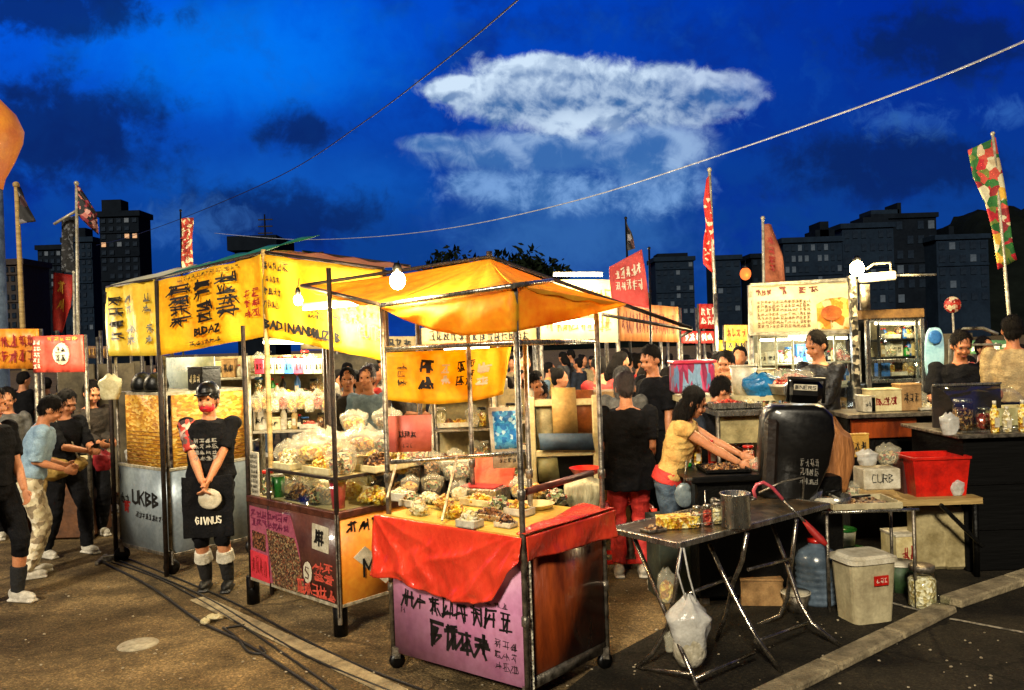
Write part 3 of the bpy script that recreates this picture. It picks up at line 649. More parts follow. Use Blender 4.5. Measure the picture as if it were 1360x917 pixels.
def far_building(name, label, x0, x1, ytop, Y, depth, nx, ny, m, lit=.25, warm=0, extras=(), seed=1, winh=.55):
    a = P(x0, ytop, Y); c = P(x1, ytop, Y); H_ = (a.z+c.z)/2; W_ = c.x-a.x; cx = (a.x+c.x)/2
    t = thing(name, label, 'building', (cx, Y+depth/2, 0)); bb = MB(); bb.box((cx, Y+depth/2, H_/2), (W_, depth, H_)); bb.build('wall', m, t)
    bb = MB(); bb.box((cx, Y+depth/2, H_+.5), (W_+.8, depth+.8, 1.0)); bb.build('parapet', m, t)
    for e in extras:
        bb = MB(); bx0, bx1, h_, mm = e; bb.box((a.x+W_*(bx0+bx1)/2, Y+depth/2, H_+1+h_/2), (W_*(bx1-bx0), depth*.6, h_)); bb.build('roof_block', mm, t)
    rg = random.Random(seed); dx = W_/nx; zlo = 7.0 if H_ > 14 else 3; dz = (H_-zlo)/ny
    mesh = {}
    def win(kind):
        if kind in mesh: return mesh[kind]
        q = MB(); q.box((0, 0, 0), (dx*.56, .3, dz*winh)); o = q.build('window', kind, loc=(0, 0, 0)); mesh[kind] = o.data; bpy.data.objects.remove(o); return mesh[kind]
    for i in range(nx):
        for j in range(ny):
            r_ = rg.random()
            if r_ < .12: continue
            k = WLIT if r_ < .12+lit else (WLITW if r_ > 1-warm else WPANE)
            o = bpy.data.objects.new('window', win(k)); col.objects.link(o); o.parent = t
            o.location = (a.x+dx*(i+.5)-cx, -depth/2-.02, zlo+dz*(j+.5))
    for f in range(1, ny):
        if f % 3 == 0:
            bb = MB(); bb.box((cx, Y-.12, zlo+dz*f), (W_*.995, .28, dz*.16)); bb.build('ledge', m, t)
    return t
far_building('tower_block', 'dark tower block with rounded top, tallest of the left group', 132, 184, 288, 150, 5, 5, 14, DKB, .07, .02, [(.0, .5, 2.3, DKB)], 3)
far_building('tower_block', 'narrow dark tower block behind the hanging dark net', 84, 122, 322, 165, 5, 5, 11, DKB2, .10, 0, [(.2, .7, 2, DKB)], 4)
far_building('tower_block', 'dark slab block between the flag poles at left', 50, 82, 332, 175, 5, 4, 11, DKB, .1, 0, [], 5)
far_building('tower_block', 'low brownish block at the far left edge', 4, 30, 352, 140, 8, 3, 7, DKB3, .08, .06, [], 6)
far_building('tower_block', 'small square apartment block right of the red flag', 870, 921, 347, 190, 9, 6, 7, DKB2, .22, 0, [(.1, .9, 1.0, DKB)], 7)
far_building('tower_block', 'plain dark block just behind the tall feather flag', 950, 983, 345, 185, 9, 3, 6, DKB2, .08, 0, [], 8)
far_building('tower_block', 'narrow block beside the reddish brown flag', 998, 1016, 343, 185, 9, 2, 6, DKB, .1, .05, [], 9)
far_building('apartment_block', 'long dark apartment block, lower left section of the stepped roofline', 1040, 1118, 322, 160, 10, 9, 6, DKB2, .3, .0, [(.62, .95, 1.6, DKB), (.7, .85, 3.2, DKB)], 10)
far_building('apartment_block', 'dark apartment block in the middle of the stepped roofline with deep bays', 1118, 1186, 303, 166, 10, 6, 6, DKB2, .12, 0, [(.5, 1.0, 1.4, DKB)], 11)
far_building('apartment_block', 'highest dark apartment block under a flat canopy roof', 1158, 1243, 290, 175, 10, 6, 6, DKB, .1, 0, [(.05, .5, 1.2, DKB2), (.47, .53, 2.6, DKB)], 12)
far_building('apartment_block', 'low blue apartment block right of the stepped roofline', 1243, 1312, 318, 170, 10, 5, 5, DKB2, .04, 0, [(.35, .45, 2.0, DKB)], 13)
# rooftop silhouettes just over the canopies
b = MB(); p = P(353, 330, 60); t = thing('rooftop_mast', 'thin rooftop mast with short crossbars above the yellow stall', 'mast', (p.x, 60, 0))
b.tube([(p.x, 60, 0), (p.x, 60, P(353, 285, 60).z)], [.2, .06], 6); b.build('pole', BLKM, t)
for yy in (292, 301, 310): b = MB(); q = P(353, yy, 60); b.bar(q-Vector((.55, 0, 0)), q+Vector((.5, 0, 0)), .09); b.build('crossbar', BLKM, t)
far_building('rooftop_hut', 'low dark flat-roofed building behind the yellow stall', 312, 362, 333, 58, 4, 4, 2, DKB, .0, 0, [], 17)
LEAFD = mat('dark_foliage', (.008, .013, .006), (.003, .005, .003), rough=.9, scale=3, bump=.2, spec=.03)
BARK = mat('dark_bark', (.03, .022, .015), rough=.9, scale=5, bump=.6)
def tree(label, px, ytop, Y, rx, seed, rz_=None):
    top = P(px, ytop, Y); rz_ = rz_ or rx*.6; cz = top.z-rz_; t = thing('tree', label, 'tree', (top.x, Y, 0)); rg = random.Random(seed)
    b = MB(); b.tube([(top.x, Y, 0), (top.x+.1, Y, cz*.5), (top.x-.1, Y, cz)], [.25, .18, .1], 7)
    for k in range(5): a = rg.uniform(0, 6.28); b.tube([(top.x, Y, cz*.6), (top.x+math.cos(a)*rx*.7, Y+math.sin(a)*rx*.4, cz+rz_*.3)], [.09, .03], 5)
    b.build('trunk', BARK, t); b = MB()
    cl = [(Vector((top.x+rg.uniform(-1, 1)*rx*.8, Y+rg.uniform(-1, 1)*rx*.5, cz+rg.uniform(-.5, .7)*rz_)), rg.uniform(.25, .5)*rx) for _ in range(22)]
    for c, r in cl:
        for _ in range(150):
            d = Vector((rg.gauss(0, 1), rg.gauss(0, 1), rg.gauss(0, .7))); d = d.normalized()*r*rg.random()**.4; q = c+d; s = rg.uniform(.12, .26)*max(1, Y/40)
            e = Vector((rg.uniform(-1, 1), rg.uniform(-1, 1), rg.uniform(-1, 1))).normalized(); f = e.orthogonal().normalized()
            b.add([q-e*s, q+f*s*.5, q+e*s, q-f*s*.5], [(0, 1, 2, 3)], False)
    b.build('crown', LEAFD, t)
tree('dark bushy treetop showing above the orange canopy peak', 650, 338, 40, 3.2, 21)
tree('small dark treetop right of the canopy peak', 702, 352, 42, 2.0, 22)

# ---------------------------------------------------------------- overhead wires
def wire(pts, r, label):
    q = [P(*p) for p in pts]; s = []
    for i in range(len(q)-1):
        for k in range(8):
            t = k/8; p0 = q[max(i-1, 0)]; p1 = q[i]; p2 = q[i+1]; p3 = q[min(i+2, len(q)-1)]
            s.append(.5*((2*p1)+(p2-p0)*t+(2*p0-5*p1+4*p2-p3)*t*t+(3*p1-p0-3*p2+p3)*t**3))
    s.append(q[-1]); b = MB(); b.tube(s, r*.8, 6); return b
wire([(700, -10, 5), (600, 74, 6.5), (480, 165, 9), (370, 235, 12), (240, 291, 17), (165, 317, 22), (128, 326, 26)], .008, '').build('overhead_wire', mat('dark_wire', '1b2036', '0e1020', rough=.5, bump=0), label='dark overhead wire rising steeply from the left flags to the top edge', cat='wire')
wire([(1400, 38, 6), (1210, 117, 7.5), (960, 205, 10), (760, 268, 13), (600, 303, 17), (480, 316, 21), (380, 318, 26), (285, 310, 32)], .011, '').build('overhead_wire', mat('pale_wire', 'b9bfd0', '8a90a4', rough=.5, bump=0), label='pale overhead wire sagging from the right edge across the big cloud', cat='wire')

# ---------------------------------------------------------------- flags
def flag(name, label, cat, Y, pole, left, right, m, polem=None, pr=.02, text=None, ink=INK, wv=.03, patches=(), group=None, wt=.16, poleless=False, nn=4, rows=1, twrect=(.15, .12, .85, .88), edge=None):
    "pole: (px,ytop,ybottom or None=ground); left/right: outlines from bottom to top in photo pixels"
    p1 = P(pole[0], pole[1], Y); t = thing(name, label, cat, (p1.x, Y, 0), 0, group)
    if not poleless:
        xb = pole[3] if len(pole) > 3 else pole[0]; p0 = P(xb, pole[2], Y) if pole[2] else P(xb, 480, Y); p0 = Vector((p0.x, Y, p0.z if pole[2] else 0))
        b = MB(); b.tube([p0, p1], [pr*1.2, pr*.8], 8); b.ball(p1, pr*1.3, 8); b.build('pole', polem or STEELD, t)
    def pl(o, v):
        k = (len(o)-1)*v; i = min(int(k), len(o)-2); q = k-i; return P(o[i][0]*(1-q)+o[i+1][0]*q, o[i][1]*(1-q)+o[i+1][1]*q, Y)
    sc_ = Y/FPX
    def f(u, v):
        p = pl(left, v)*(1-u)+pl(right, v)*u; return p+Vector((0, -wv*Y*.1*math.sin(u*5+v*6)*(.15+u), 0))
    b = MB(); b.sheet(f, 10, 16, .006*max(1, Y/8)); b.build('cloth', m, t)
    if text or text is None and ink:
        b = MB(); write(b, f, *twrect, text=text, n=nn, rows=rows, seed=len(label), off=-.02*max(1, Y/8), wt=wt); 
        if (f(.6, .5)-f(.5, .5)).cross(f(.5, .6)-f(.5, .5)).y < 0:
            b = MB(); write(b, f, *twrect, text=text, n=nn, rows=rows, seed=len(label), off=.02*max(1, Y/8), wt=wt)
        b.build('lettering', ink, t)
    return t
FB = mottle('black_pink_print', ['0c0c10', '131318', '8d2a3a', 'd9a59a', '15131a', '701a22', 'c87a70'], 18, .7, .2)
FB2 = mottle('black_white_print', ['0d0d12', '14141a', '101016', '77747c', '0d0d12', '3a2026'], 9, .7, .2)
RED = mat('red_cloth', (.62, .035, .025), (.36, .014, .012), rough=.6, scale=3, bump=.4, bscale=10, translucent=.3)
PINKR = mat('faded_red_cloth', (.70, .12, .11), (.50, .06, .06), rough=.6, scale=3, bump=.4, bscale=10, translucent=.3)
flag('feather_flag', 'small black and red pennant on a tall brown pole at far left', 'flag', 14, (22, 246, None, 34), [(24, 299), (23, 272), (23, 250)], [(46, 294), (38, 270), (25, 248)], FB2, WOODL, .045, ink=False)
flag('feather_flag', 'black flag with pink print on a white pole at left', 'flag', 13, (102, 244, None, 100), [(104, 286), (103, 265), (102, 246)], [(129, 312), (131, 284), (104, 248)], FB, ALU, .03, ink=False)
flag('hanging_net', 'dark patterned cloth hanging from a slanted rod beside the white pole', 'cloth', 13.2, (98, 283, 283), [(82, 362), (82, 325), (82, 293)], [(99, 362), (99, 325), (99, 286)], mottle('net_print', ['0a0a0c', '18181c', '0c0c10', '55585e'], 26, .8, .3), poleless=True, ink=False)
b = MB(); b.tube([P(72, 298, 13.1), P(104, 279, 13.1)], .022, 6); b.build('rod', ALU, label='slanted white rod tied across the flag pole', cat='rod')
flag('vertical_banner', 'narrow red vertical banner with pale emblem at left', 'banner', 12, (98, 362, None, 96), [(71, 440), (70, 400), (71, 362)], [(80, 442), (96, 408), (98, 366)], RED, ALU, .02, None, INKG, nn=1, rows=2, twrect=(.3, .35, .75, .9), wt=.2)
flag('vertical_banner', 'white and red lettered vertical banner rising behind the yellow stall', 'banner', 9, (240, 280, None), [(241, 357), (240, 325), (240, 291)], [(255, 352), (257, 320), (256, 289)], mottle('red_white_print', ['b0452c', 'd8c8a8', 'a83220', 'd2b98c', '8f2a1c'], 26, .7, .2), BLKM, .012, None, INKR, nn=1, rows=5)
flag('pennant', 'small black pennant above the big red flag', 'flag', 13, (831, 290, None, 838), [(832, 334), (831, 312), (831, 294)], [(844, 330), (839, 312), (832, 296)], FB2, BLKM, .02, ink=False)
flag('slanted_flag', 'large bright red flag with a slanted top beside the lit banner', 'flag', 9.6, (862, 330, None), [(812, 400), (810, 378), (809, 355)], [(863, 411), (858, 372), (853, 331)], PINKR, BLKM, .015, None, INKW, nn=5, rows=2, twrect=(.15, .3, .9, .85))
flag('feather_flag', 'tall narrow red feather flag on the tallest pole at centre right', 'flag', 12, (942, 226, None, 955), [(945, 362), (933, 350), (934, 318), (938, 300), (934, 270), (938, 238)], [(947, 360), (949, 345), (947, 318), (946, 300), (945, 270), (943, 232)], mottle('red_white_feather', ['c02a1e', 'd8331e', 'e0c0a0', 'b01c14', 'c82418', 'b81c14'], 20, .6, .2), ALU, .028, ink=False)
flag('slanted_flag', 'reddish brown flag with a curved edge above the white menu sign', 'flag', 12, (1013, 290, None), [(1014, 375), (1014, 335), (1014, 298)], [(1044, 374), (1038, 340), (1025, 298)], mat('rust_flag', (.50, .17, .08), (.30, .08, .035), rough=.6, scale=4, bump=.4, translucent=.3), ALU, .025, None, INKR, nn=1, rows=4, twrect=(.25, .15, .7, .8))
FR = mottle('fruit_print', ['1c5a26', 'c9b28a', 'b3202c', 'd8cfa8', '2a6a2c', 'c24a3a', 'd8a83a', '8a1c22', '6a7a30', 'd8cfa8'], 12, .6, .2)
flag('feather_flag', 'long fruit-patterned banner leaning over the right edge', 'banner', 8.5, (1318, 178, None, 1358), [(1325, 358), (1318, 310), (1308, 270), (1292, 235), (1285, 200)], [(1352, 345), (1344, 320), (1336, 270), (1330, 225), (1323, 182)], FR, ALU, .018, ink=False, wv=.02)
# glowing orange balloon at the left edge
BAL = mottle('orange_balloon', ['d87018', 'e08a20', 'c4521c', 'e09a28', 'c83a50'], 1.6, .5, .1)
p = P(-15, 188, 11); t = thing('balloon_sign', 'orange inflatable bulb sign cut by the left edge', 'inflatable', (p.x, 11, 0))
b = MB(); zt = P(-14, 126, 11).z; zb = P(-10, 252, 11).z
b.lathe((p.x, 11, 0), [(.02, zt), (.16, zt-.06), (.34, zt-.26), (.42, zt-.46), (.40, zt-.62), (.30, zt-.88), (.18, zt-1.12), (.15, zb)], 24); b.build('bulb', mat('orange_inflatable', (.80, .30, .04), (.62, .14, .05), rough=.45, scale=3, bump=.3, emit=(.9, .3, .03), estr=.12), t)
b = MB(); b.lathe((p.x, 11, 0), [(.24, 0), (.16, .1), (.15, zb)], 16); b.build('column', mat('grey_blue_cloth', '6d7f94', '3c4c62', rough=.6, scale=4), t)
# ---------------------------------------------------------------- goods
FOODS = {
 'fried': mottle('fried_snacks', ['b8782a', 'e0b050', '8a4a18', 'f0d080', '5a3210', 'c89038'], 55, .45, .8, coat=.2),
 'dark': mottle('dark_snacks', ['4a2818', '7a4a28', '2a1812', 'a8763c', 'c8a070', '30180e'], 60, .45, .8, coat=.2),
 'yellow': mottle('yellow_snacks', ['e8b820', 'f4d860', 'c88a18', 'f8e8a0', 'a86a10'], 50, .45, .8, coat=.2),
 'mixed': mottle('mixed_snacks', ['d8c8a0', '7a8a5a', 'a84a30', 'e8d8b0', '4a4a38', 'c8a060', '30301c'], 55, .45, .8, coat=.2),
 'red': mottle('red_snacks', ['c83020', 'e86a4a', '8a1a14', 'f0c0a0', 'a82418'], 55, .45, .8, coat=.2),
 'pale': mottle('pale_snacks', ['e8dcb4', 'cdb87c', 'f4ecd0', 'a8935c', 'ddd0a0'], 50, .45, .8, coat=.2)}
CARD = mat('cardboard', 'b08a58', '7c5c34', rough=.8, scale=8, bump=.2)
GREENP = mat('green_plastic', '1f8a2e', '12601c', rough=.3, scale=8, bump=.1)
BLUEP = mat('blue_plastic', '3a78c0', '285a98', rough=.35, scale=8, bump=.2)
PINKP = mat('pink_plastic', 'e04a60', 'b8283e', rough=.35, scale=8, bump=.15)
CREAM = mat('cream_board', 'dccfa0', 'b8a672', rough=.6, scale=5, bump=.15)
BROWNB = mat('brown_board', '6e4422', '452812', rough=.6, scale=5, bump=.2)
def pile(b, c, rx, ry, h, n, seed, s=.018):
    rg = random.Random(seed); b.ball(c, (rx*.9, ry*.9, h*.75), 14, .25, seed, 4)
    for i in range(n):
        a = rg.uniform(0, 6.283); r = rg.random()**.6; z = h*(1-r*r)*.8; k = s*rg.uniform(.6, 1.2)
        b.ball((c[0]+math.cos(a)*r*rx, c[1]+math.sin(a)*r*ry, c[2]+z+k*.2), (k, k*rg.uniform(.5, 1), k*rg.uniform(.5, .9)), 6, .4, i)
def at(px, py, z=None, Y=None):
    if Y is not None: p = P(px, py, Y); return p
    return G(px, py, z)
def tray(p, w, d, h, m, food, label, rz=0, cat='tray', n=60, name='food_tray', s=.016, heap=.05, group=None):
    t = thing(name, label, cat, p, rz, group); M = ROOTM[t.name]; b = MB(M)
    b.box((0, 0, .006), (w, d, .012), bev=.003)
    for x in (-1, 1): b.box((x*(w/2-.006), 0, h/2), (.012, d, h), bev=.003)
    for y in (-1, 1): b.box((0, y*(d/2-.006), h/2), (w-.026, .012, h), bev=.003)
    b.build('tray_body', m, t); b = MB(M); pile(b, (0, 0, h*.55), w*.44, d*.44, heap, n, len(label)+int(p[0]*100), s); b.build('food', FOODS[food], t, kind='stuff'); return t
def jar(p, r, h, food, label, lidm=None, cat='jar', name='snack_jar', group=None):
    t = thing(name, label, cat, p, 0, group); b = MB(ROOTM[t.name]); b.lathe((0, 0, 0), [(r*.9, 0), (r, .01), (r, h*.8), (r*.8, h*.88), (r*.8, h*.9)], 18); b.build('glass_body', GLASS, t)
    b = MB(ROOTM[t.name]); b.lathe((0, 0, .004), [(r*.86, 0), (r*.92, .01), (r*.92, h*.66), (r*.6, h*.72)], 16); b.build('contents', FOODS[food], t)
    b = MB(ROOTM[t.name]); b.lathe((0, 0, h*.88), [(r*.88, 0), (r*.88, h*.11), (r*.8, h*.13)], 18); b.build('lid', lidm or REDP, t); return t
def bottle(p, r, h, m, label, capm=None, group=None, cat='bottle'):
    t = thing('bottle', label, cat, p, 0, group); b = MB(ROOTM[t.name]); b.lathe((0, 0, 0), [(r*.9, 0), (r, .01), (r, h*.62), (r*.45, h*.8), (r*.35, h*.9)], 14); b.build('bottle_body', m, t)
    b = MB(ROOTM[t.name]); b.box((0, -r*.98, h*.33), (r*1.1, .006, h*.3)); b.build('paper_label', WHITEP, t)
    b = MB(ROOTM[t.name]); b.lathe((0, 0, h*.88), [(r*.42, 0), (r*.42, h*.12)], 12); b.build('cap', capm or REDP, t); return t
def bag(p, r, h, m, label, amp=.35, sq=.8, cat='bag', food=None, name='plastic_bag', group=None, seed=None):
    t = thing(name, label, cat, p, 0, group); sd = seed or len(label); b = MB(ROOTM[t.name]); N = 26
    def prof(z):
        if name == 'hanging_bag': return (.35+.95*z**.7) if z < .72 else max(.12, 1.1-(z-.72)*3.5)
        return (.75+.35*math.sin(z*2.6)) if z < .78 else max(.2, .88-(z-.78)*2.6)
    vs = []; fs = []
    K = 18
    for i in range(K+1):
        z = i/K
        for j in range(N):
            a = 2*math.pi*j/N; q = Vector((math.cos(a), math.sin(a), z*1.6)); k = r*prof(z)*(1+amp*.5*noise.noise(q*2+Vector((sd, 0, 0)))+amp*.14*noise.noise(q*5))
            vs.append((k*math.cos(a), k*math.sin(a)*sq, h*z*(1+.05*math.sin(a*3))))
    for i in range(K):
        for j in range(N): fs.append((i*N+j, i*N+(j+1) % N, (i+1)*N+(j+1) % N, (i+1)*N+j))
    fs.append(tuple(range(N))[::-1]); b.add(vs, fs, True); b.build('bag_film', m, t)
    if food: b = MB(ROOTM[t.name]); b.lathe((0, 0, .004), [(r*.6, 0), (r*.85, h*.15), (r*.85, h*.45), (r*.4, h*.6), (0.001, h*.64)], 16, 1, sq); b.build('contents', FOODS[food] if isinstance(food, str) else food, t)
    return t
def carton(p, w, d, h, m, label, rz=0, cat='box', lid=None, ink=INK, text=None, n=3, name='carton', group=None, rows=1):
    t = thing(name, label, cat, p, rz, group); M = ROOTM[t.name]; b = MB(M); b.box((0, 0, h*.46), (w, d, h*.92), bev=.006); b.build('box_body', m, t)
    b = MB(M); b.box((0, 0, h*.96), (w*1.03, d*1.03, h*.08), bev=.004); b.build('box_lid', lid or m, t)
    if ink:
        f = lambda u, v: M @ Vector((-w/2+w*u, -d/2, h*.9*v)); b = MB(); write(b, f, .12, .25, .88, .8, text=text, n=n, rows=rows, seed=len(label), off=.004, wt=.16); b.build('lettering', ink, t)
    return t
def bowl(p, r, h, m, label, food=None, cat='bowl', group=None):
    t = thing('bowl', label, cat, p, 0, group); M = ROOTM[t.name]; b = MB(M)
    b.lathe((0, 0, 0), [(r*.55, 0), (r*.8, h*.3), (r, h), (r*1.04, h), (r*.97, h*.96), (r*.75, h*.35), (r*.5, h*.12), (0.001, h*.1)], 24); b.build('bowl_body', m, t)
    if food: b = MB(M); pile(b, (0, 0, h*.5), r*.8, r*.8, h*.7, 50, len(label), .014); b.build('food', FOODS[food], t, kind='stuff')
    return t
def cup(p, r, h, m, label, lidm=None, cat='cup', group=None):
    t = thing('cup', label, cat, p, 0, group); b = MB(ROOTM[t.name]); b.lathe((0, 0, 0), [(r*.72, 0), (r, h), (r*.94, h), (r*.7, .02)], 20); b.build('cup_wall', m, t)
    b = MB(ROOTM[t.name]); b.lathe((0, 0, h), [(r*1.05, -.012), (r*1.05, 0)], 20); b.build('rim', lidm or WHITEP, t); return t
def castor(t, x, y, z1, r=.05, M=None):
    b = MB(M); b.lathe((x, y, r), [(r*.3, -.016), (r, -.016), (r, .016), (r*.3, .016)], 16, M=Matrix.Rotation(R(90), 3, 'X') @ Matrix.Rotation(R(30), 3, 'Y')); w_ = b.build('wheel', BLKP, t)
    b = MB(M); b.box((x, y, (z1+r*1.2)/2+.01), (.05, .05, max(.02, z1-r*1.1))); b.build('fork', STEELD, w_)
def bulb_lamp(px, py, Y, label, e, c=(1, .74, .34), hang=.25, es=60, r=.042):
    p = P(px, py, Y); t = thing('bulb_lamp', label, 'lamp', p)
    b = MB(ROOTM[t.name]); b.ball((0, 0, 0), (r, r, r*1.15), 14); b.build('bulb', mat('bulb_glow'+label[:9], 'fff0c0', rough=.5, bump=0, emit=(1, .80, .42), estr=es), t)
    b = MB(ROOTM[t.name]); b.lathe((0, 0, r), [(r*.5, 0), (r*.6, .03), (r*.35, .06)], 12); b.tube([(0, 0, r+.05), (.01, .01, hang)], .004, 6); b.build('socket_and_cord', BLKP, t)
    lamp(p+Vector((0, -.10, -.03)), e, c, .06); return t
LED = mat('led_glow', 'fff4d0', rough=.5, bump=0, emit=(1, .88, .6), estr=14)
def led_tube(a, c, label, e, colr=(1, .85, .55), vis=True):
    a = Vector(a); c = Vector(c); t = thing('tube_lamp', label, 'lamp', (a+c)/2); b = MB(); b.tube([a, c], .014, 8); b.build('tube', LED, t)
    b = MB(); b.bar(a+Vector((0, 0, .03)), c+Vector((0, 0, .03)), .04, .025); b.build('batten', WHITEP, t); lamp((a+c)/2+Vector((0, 0, -.08)), e, colr, .15)

# ---------------------------------------------------------------- cart in front: pink panel, orange canopy
N = Vector((.02, 4.49, 0)); L_ = Vector((-.78, 5.15, 0)); R_ = Vector((.50, 5.03, 0)); B_ = L_+R_-N
ex = (L_-N).normalized(); ey = (R_-N).normalized(); z_ = lambda p, z: Vector((p.x, p.y, z))
PINK = mat('pink_board', (.68, .32, .50), (.54, .20, .38), rough=.45, scale=2.5, bump=.1, coat=.2)
t = thing('vending_cart', 'nearest food cart with pink lettered front board and wooden side, under the orange canopy', 'food cart', N)
cartA = t
b = MB(); f = quad_surf(z_(L_, .10), z_(N, .12), z_(N, .84), z_(L_, .86)); b.sheet(f, 1, 1, .02); fp = b.build('front_panel', PINK, t)
b = MB(); write(b, f, .07, .37, .93, .56, n=8, seed=3, off=.014, wt=.14, gap=.16, lean=.1); write(b, f, .74, .56, .90, .62, n=3, seed=8, off=.014, wt=.09); write(b, f, .79, .08, .96, .34, n=3, rows=3, seed=9, off=.014, wt=.08)
write(b, f, .06, .34, .10, .40, n=2, seed=5, off=.014, wt=.14); write(b, f, .30, .13, .76, .34, n=4, seed=21, off=.014, wt=.18, gap=.05); b.build('lettering', INK, t)
b = MB(); g = quad_surf(z_(N.lerp(R_, .10), .17), z_(R_, .17), z_(R_, .81), z_(N.lerp(R_, .10), .82)); b.sheet(g, 1, 1, .018); b.build('side_panel', WOOD, t)
b = MB(); b.bar(z_(N.lerp(R_, .06), .09), z_(N.lerp(R_, .06), .86), .075, .028); b.build('corner_strip', mottle('speckled_chrome', ['d8d2bc', '8a8270', 'b4ac92', '5c5a50', 'e4dfc8'], 90, .35, .3), t)
b = MB(); b.sheet(quad_surf(z_(N, .10), z_(R_, .10), z_(R_, .165), z_(N, .165)), 1, 1, .02); b.build('bottom_rail', STEELD, t)
b = MB(); b.sheet(quad_surf(z_(N, .82), z_(R_, .81), z_(R_, .84), z_(N, .855)), 1, 1, .03); b.build('side_rail', STEELD, t)
b = MB(); b.sheet(quad_surf(z_(B_, .12), z_(R_, .12), z_(R_, .84), z_(B_, .84)), 1, 1, .02); b.sheet(quad_surf(z_(L_, .12), z_(B_, .12), z_(B_, .84), z_(L_, .84)), 1, 1, .02); b.build('rear_panel', BROWNB, t)
b = MB(); o = (ex*-1+ey*-1)*.0
cnr = [N-ex*.03-ey*.03, L_+ex*.05-ey*.03, B_+ex*.05+ey*.02, R_-ex*.03+ey*.02]
b.add([z_(c, .90) for c in cnr]+[z_(c, .955) for c in cnr], [(0, 1, 2, 3), (4, 5, 6, 7), (0, 1, 5, 4), (1, 2, 6, 5), (2, 3, 7, 6), (3, 0, 4, 7)]); b.build('countertop', mat('yellow_cover', (.80, .52, .10), (.66, .38, .06), rough=.4, scale=4, bump=.3, bscale=12), t)
for p, zt in ((N-ex*.035-ey*.035, 2.31), (L_+ex*.03, 2.26), (R_+ey*.03, 2.16), (B_, 2.25), (L_.lerp(N, .62)+ey*.55, 1.98)):
    b = MB(); b.tube([z_(p, .08), z_(p, zt)], .0165, 10)
    for zz in (.5, 1.18): b.lathe((p.x, p.y, zz), [(.0165, -.03), (.023, -.025), (.023, .025), (.0165, .03)], 10)
    b.build('post', STEELD, t)
for p in (N, L_, R_, B_): castor(t, p.x, p.y, .12, .048)
for (a, c, nm) in ((z_(L_, 1.985), z_(N-ex*.035, 2.0), 'upper_rail'), (z_(N, 2.0), z_(R_, 1.99), 'upper_rail'), (z_(L_, 1.28), z_(B_.lerp(R_, .45), 1.28), 'shelf_rail'), (z_(N, 1.18), z_(R_.lerp(N, .1), 1.20), 'hand_rail'), (P(505, 406, 5.06), P(681, 380, 4.40), 'roof_beam'), (P(681, 380, 4.40), P(733, 373, 4.9), 'roof_beam'), (z_(N, 2.31), z_(R_, 2.17), 'roof_beam'), (z_(B_, 2.25), z_(L_, 2.25), 'roof_beam'), (z_(B_, 1.99), z_(R_, 1.99), 'upper_rail'), (z_(B_, 1.99), z_(L_, 1.98), 'upper_rail')):
    b = MB(); b.tube([a, c], .0145 if nm != 'hand_rail' else .02, 8); b.build(nm, STEEL if nm != 'hand_rail' else mat('pinkish_bar', '8a4a3c', '4a2a22', rough=.4, metal=.4), t)
for x0, y0, x1, y1, Y0, Y1 in ((530, 604, 514, 662, 5.4, 5.0), (607, 606, 587, 692, 5.25, 4.82)):
    b = MB(); b.bar(P(x0, y0, Y0), P(x1, y1, Y1), .014); b.build('glass_holder', ALU, t)
# canopy
A = P(650, 344, 5.55); C1 = P(401, 382, 6.2); C2 = P(503, 407, 5.12); C3 = P(681, 379, 4.44); C4 = P(832, 404, 5.15); C5 = P(918, 439, 5.5); C6 = P(700, 408, 7.0)
t = thing('canopy', 'orange canvas canopy with a peaked top and sagging front over the nearest cart', 'canopy', z_(N, 2.2)); canA = t
b = MB()
def tri(a, p, q, sag=.03):
    def f(u, v):
        r = p*(1-u)+q*u; w = a*(v)+r*(1-v); k = 4*u*(1-u)*(1-v)*.8+math.sin(v*3.14)*.6
        return w+Vector((0, 0, -sag*k+.008*math.sin(u*22+v*3)*(1-v)))
    b.sheet(f, 20, 12, .004)
tri(A, C1, C2); tri(A, C2, C3); tri(A, C3, C4); tri(A, C4, C6, .05); tri(A, C6, C1, .05); roof = b.build('roof_fabric', ORA, t)
def poly(pts, u):
    for i in range(len(pts)-1):
        if u <= pts[i+1][0] or i == len(pts)-2: k = (u-pts[i][0])/(pts[i+1][0]-pts[i][0]); return [x*(1-k)+y*k for x, y in zip(pts[i][1:], pts[i+1][1:])]
bot = [(0, 509, 411, 5.08), (.12, 535, 424, 4.96), (.3, 575, 439, 4.8), (.5, 615, 446, 4.66), (.68, 684, 441, 4.42), (.85, 765, 424, 4.84), (1, 830, 406, 5.13)]
topl = [(0, 503, 407, 5.12), (.68, 681, 379, 4.44), (1, 832, 404, 5.15)]
def val(u, v):
    a = Vector(P(*poly(topl, u))); c = Vector(P(*poly(bot, u))); bul = math.sin(v*math.pi)*.05*math.sin(u*math.pi)
    p = a*(1-v)+c*v; return p+Vector((-.3, -1, 0))*bul+Vector((0, -1, 0))*.012*math.sin(u*30+v*5)*v
b = MB(); b.sheet(val, 60, 12, .004); b.build('sagging_valance', ORA, t)
for a, c in ((A, C1), (A, C5), (C1, C2), (A, C6)):
    b = MB(); b.tube([a+Vector((0, -.01, .012)), c+Vector((0, -.01, .012))], .013, 8); b.build('canopy_pole', RUSTB, t)
b = MB(); b.tube([C5, P(905, 447, 5.5)], .012, 8); b.tube([P(800, 418, 5.0), C5], .011, 8); b.build('canopy_pole', STEELD, t)
b = MB(); b.tube([A, A+Vector((0, 0, .05))], .02, 8); b.tube([A-Vector((0, 0, .01)), z_(B_, 2.25)], .012, 6); b.build('peak_cap', RUSTB, t)
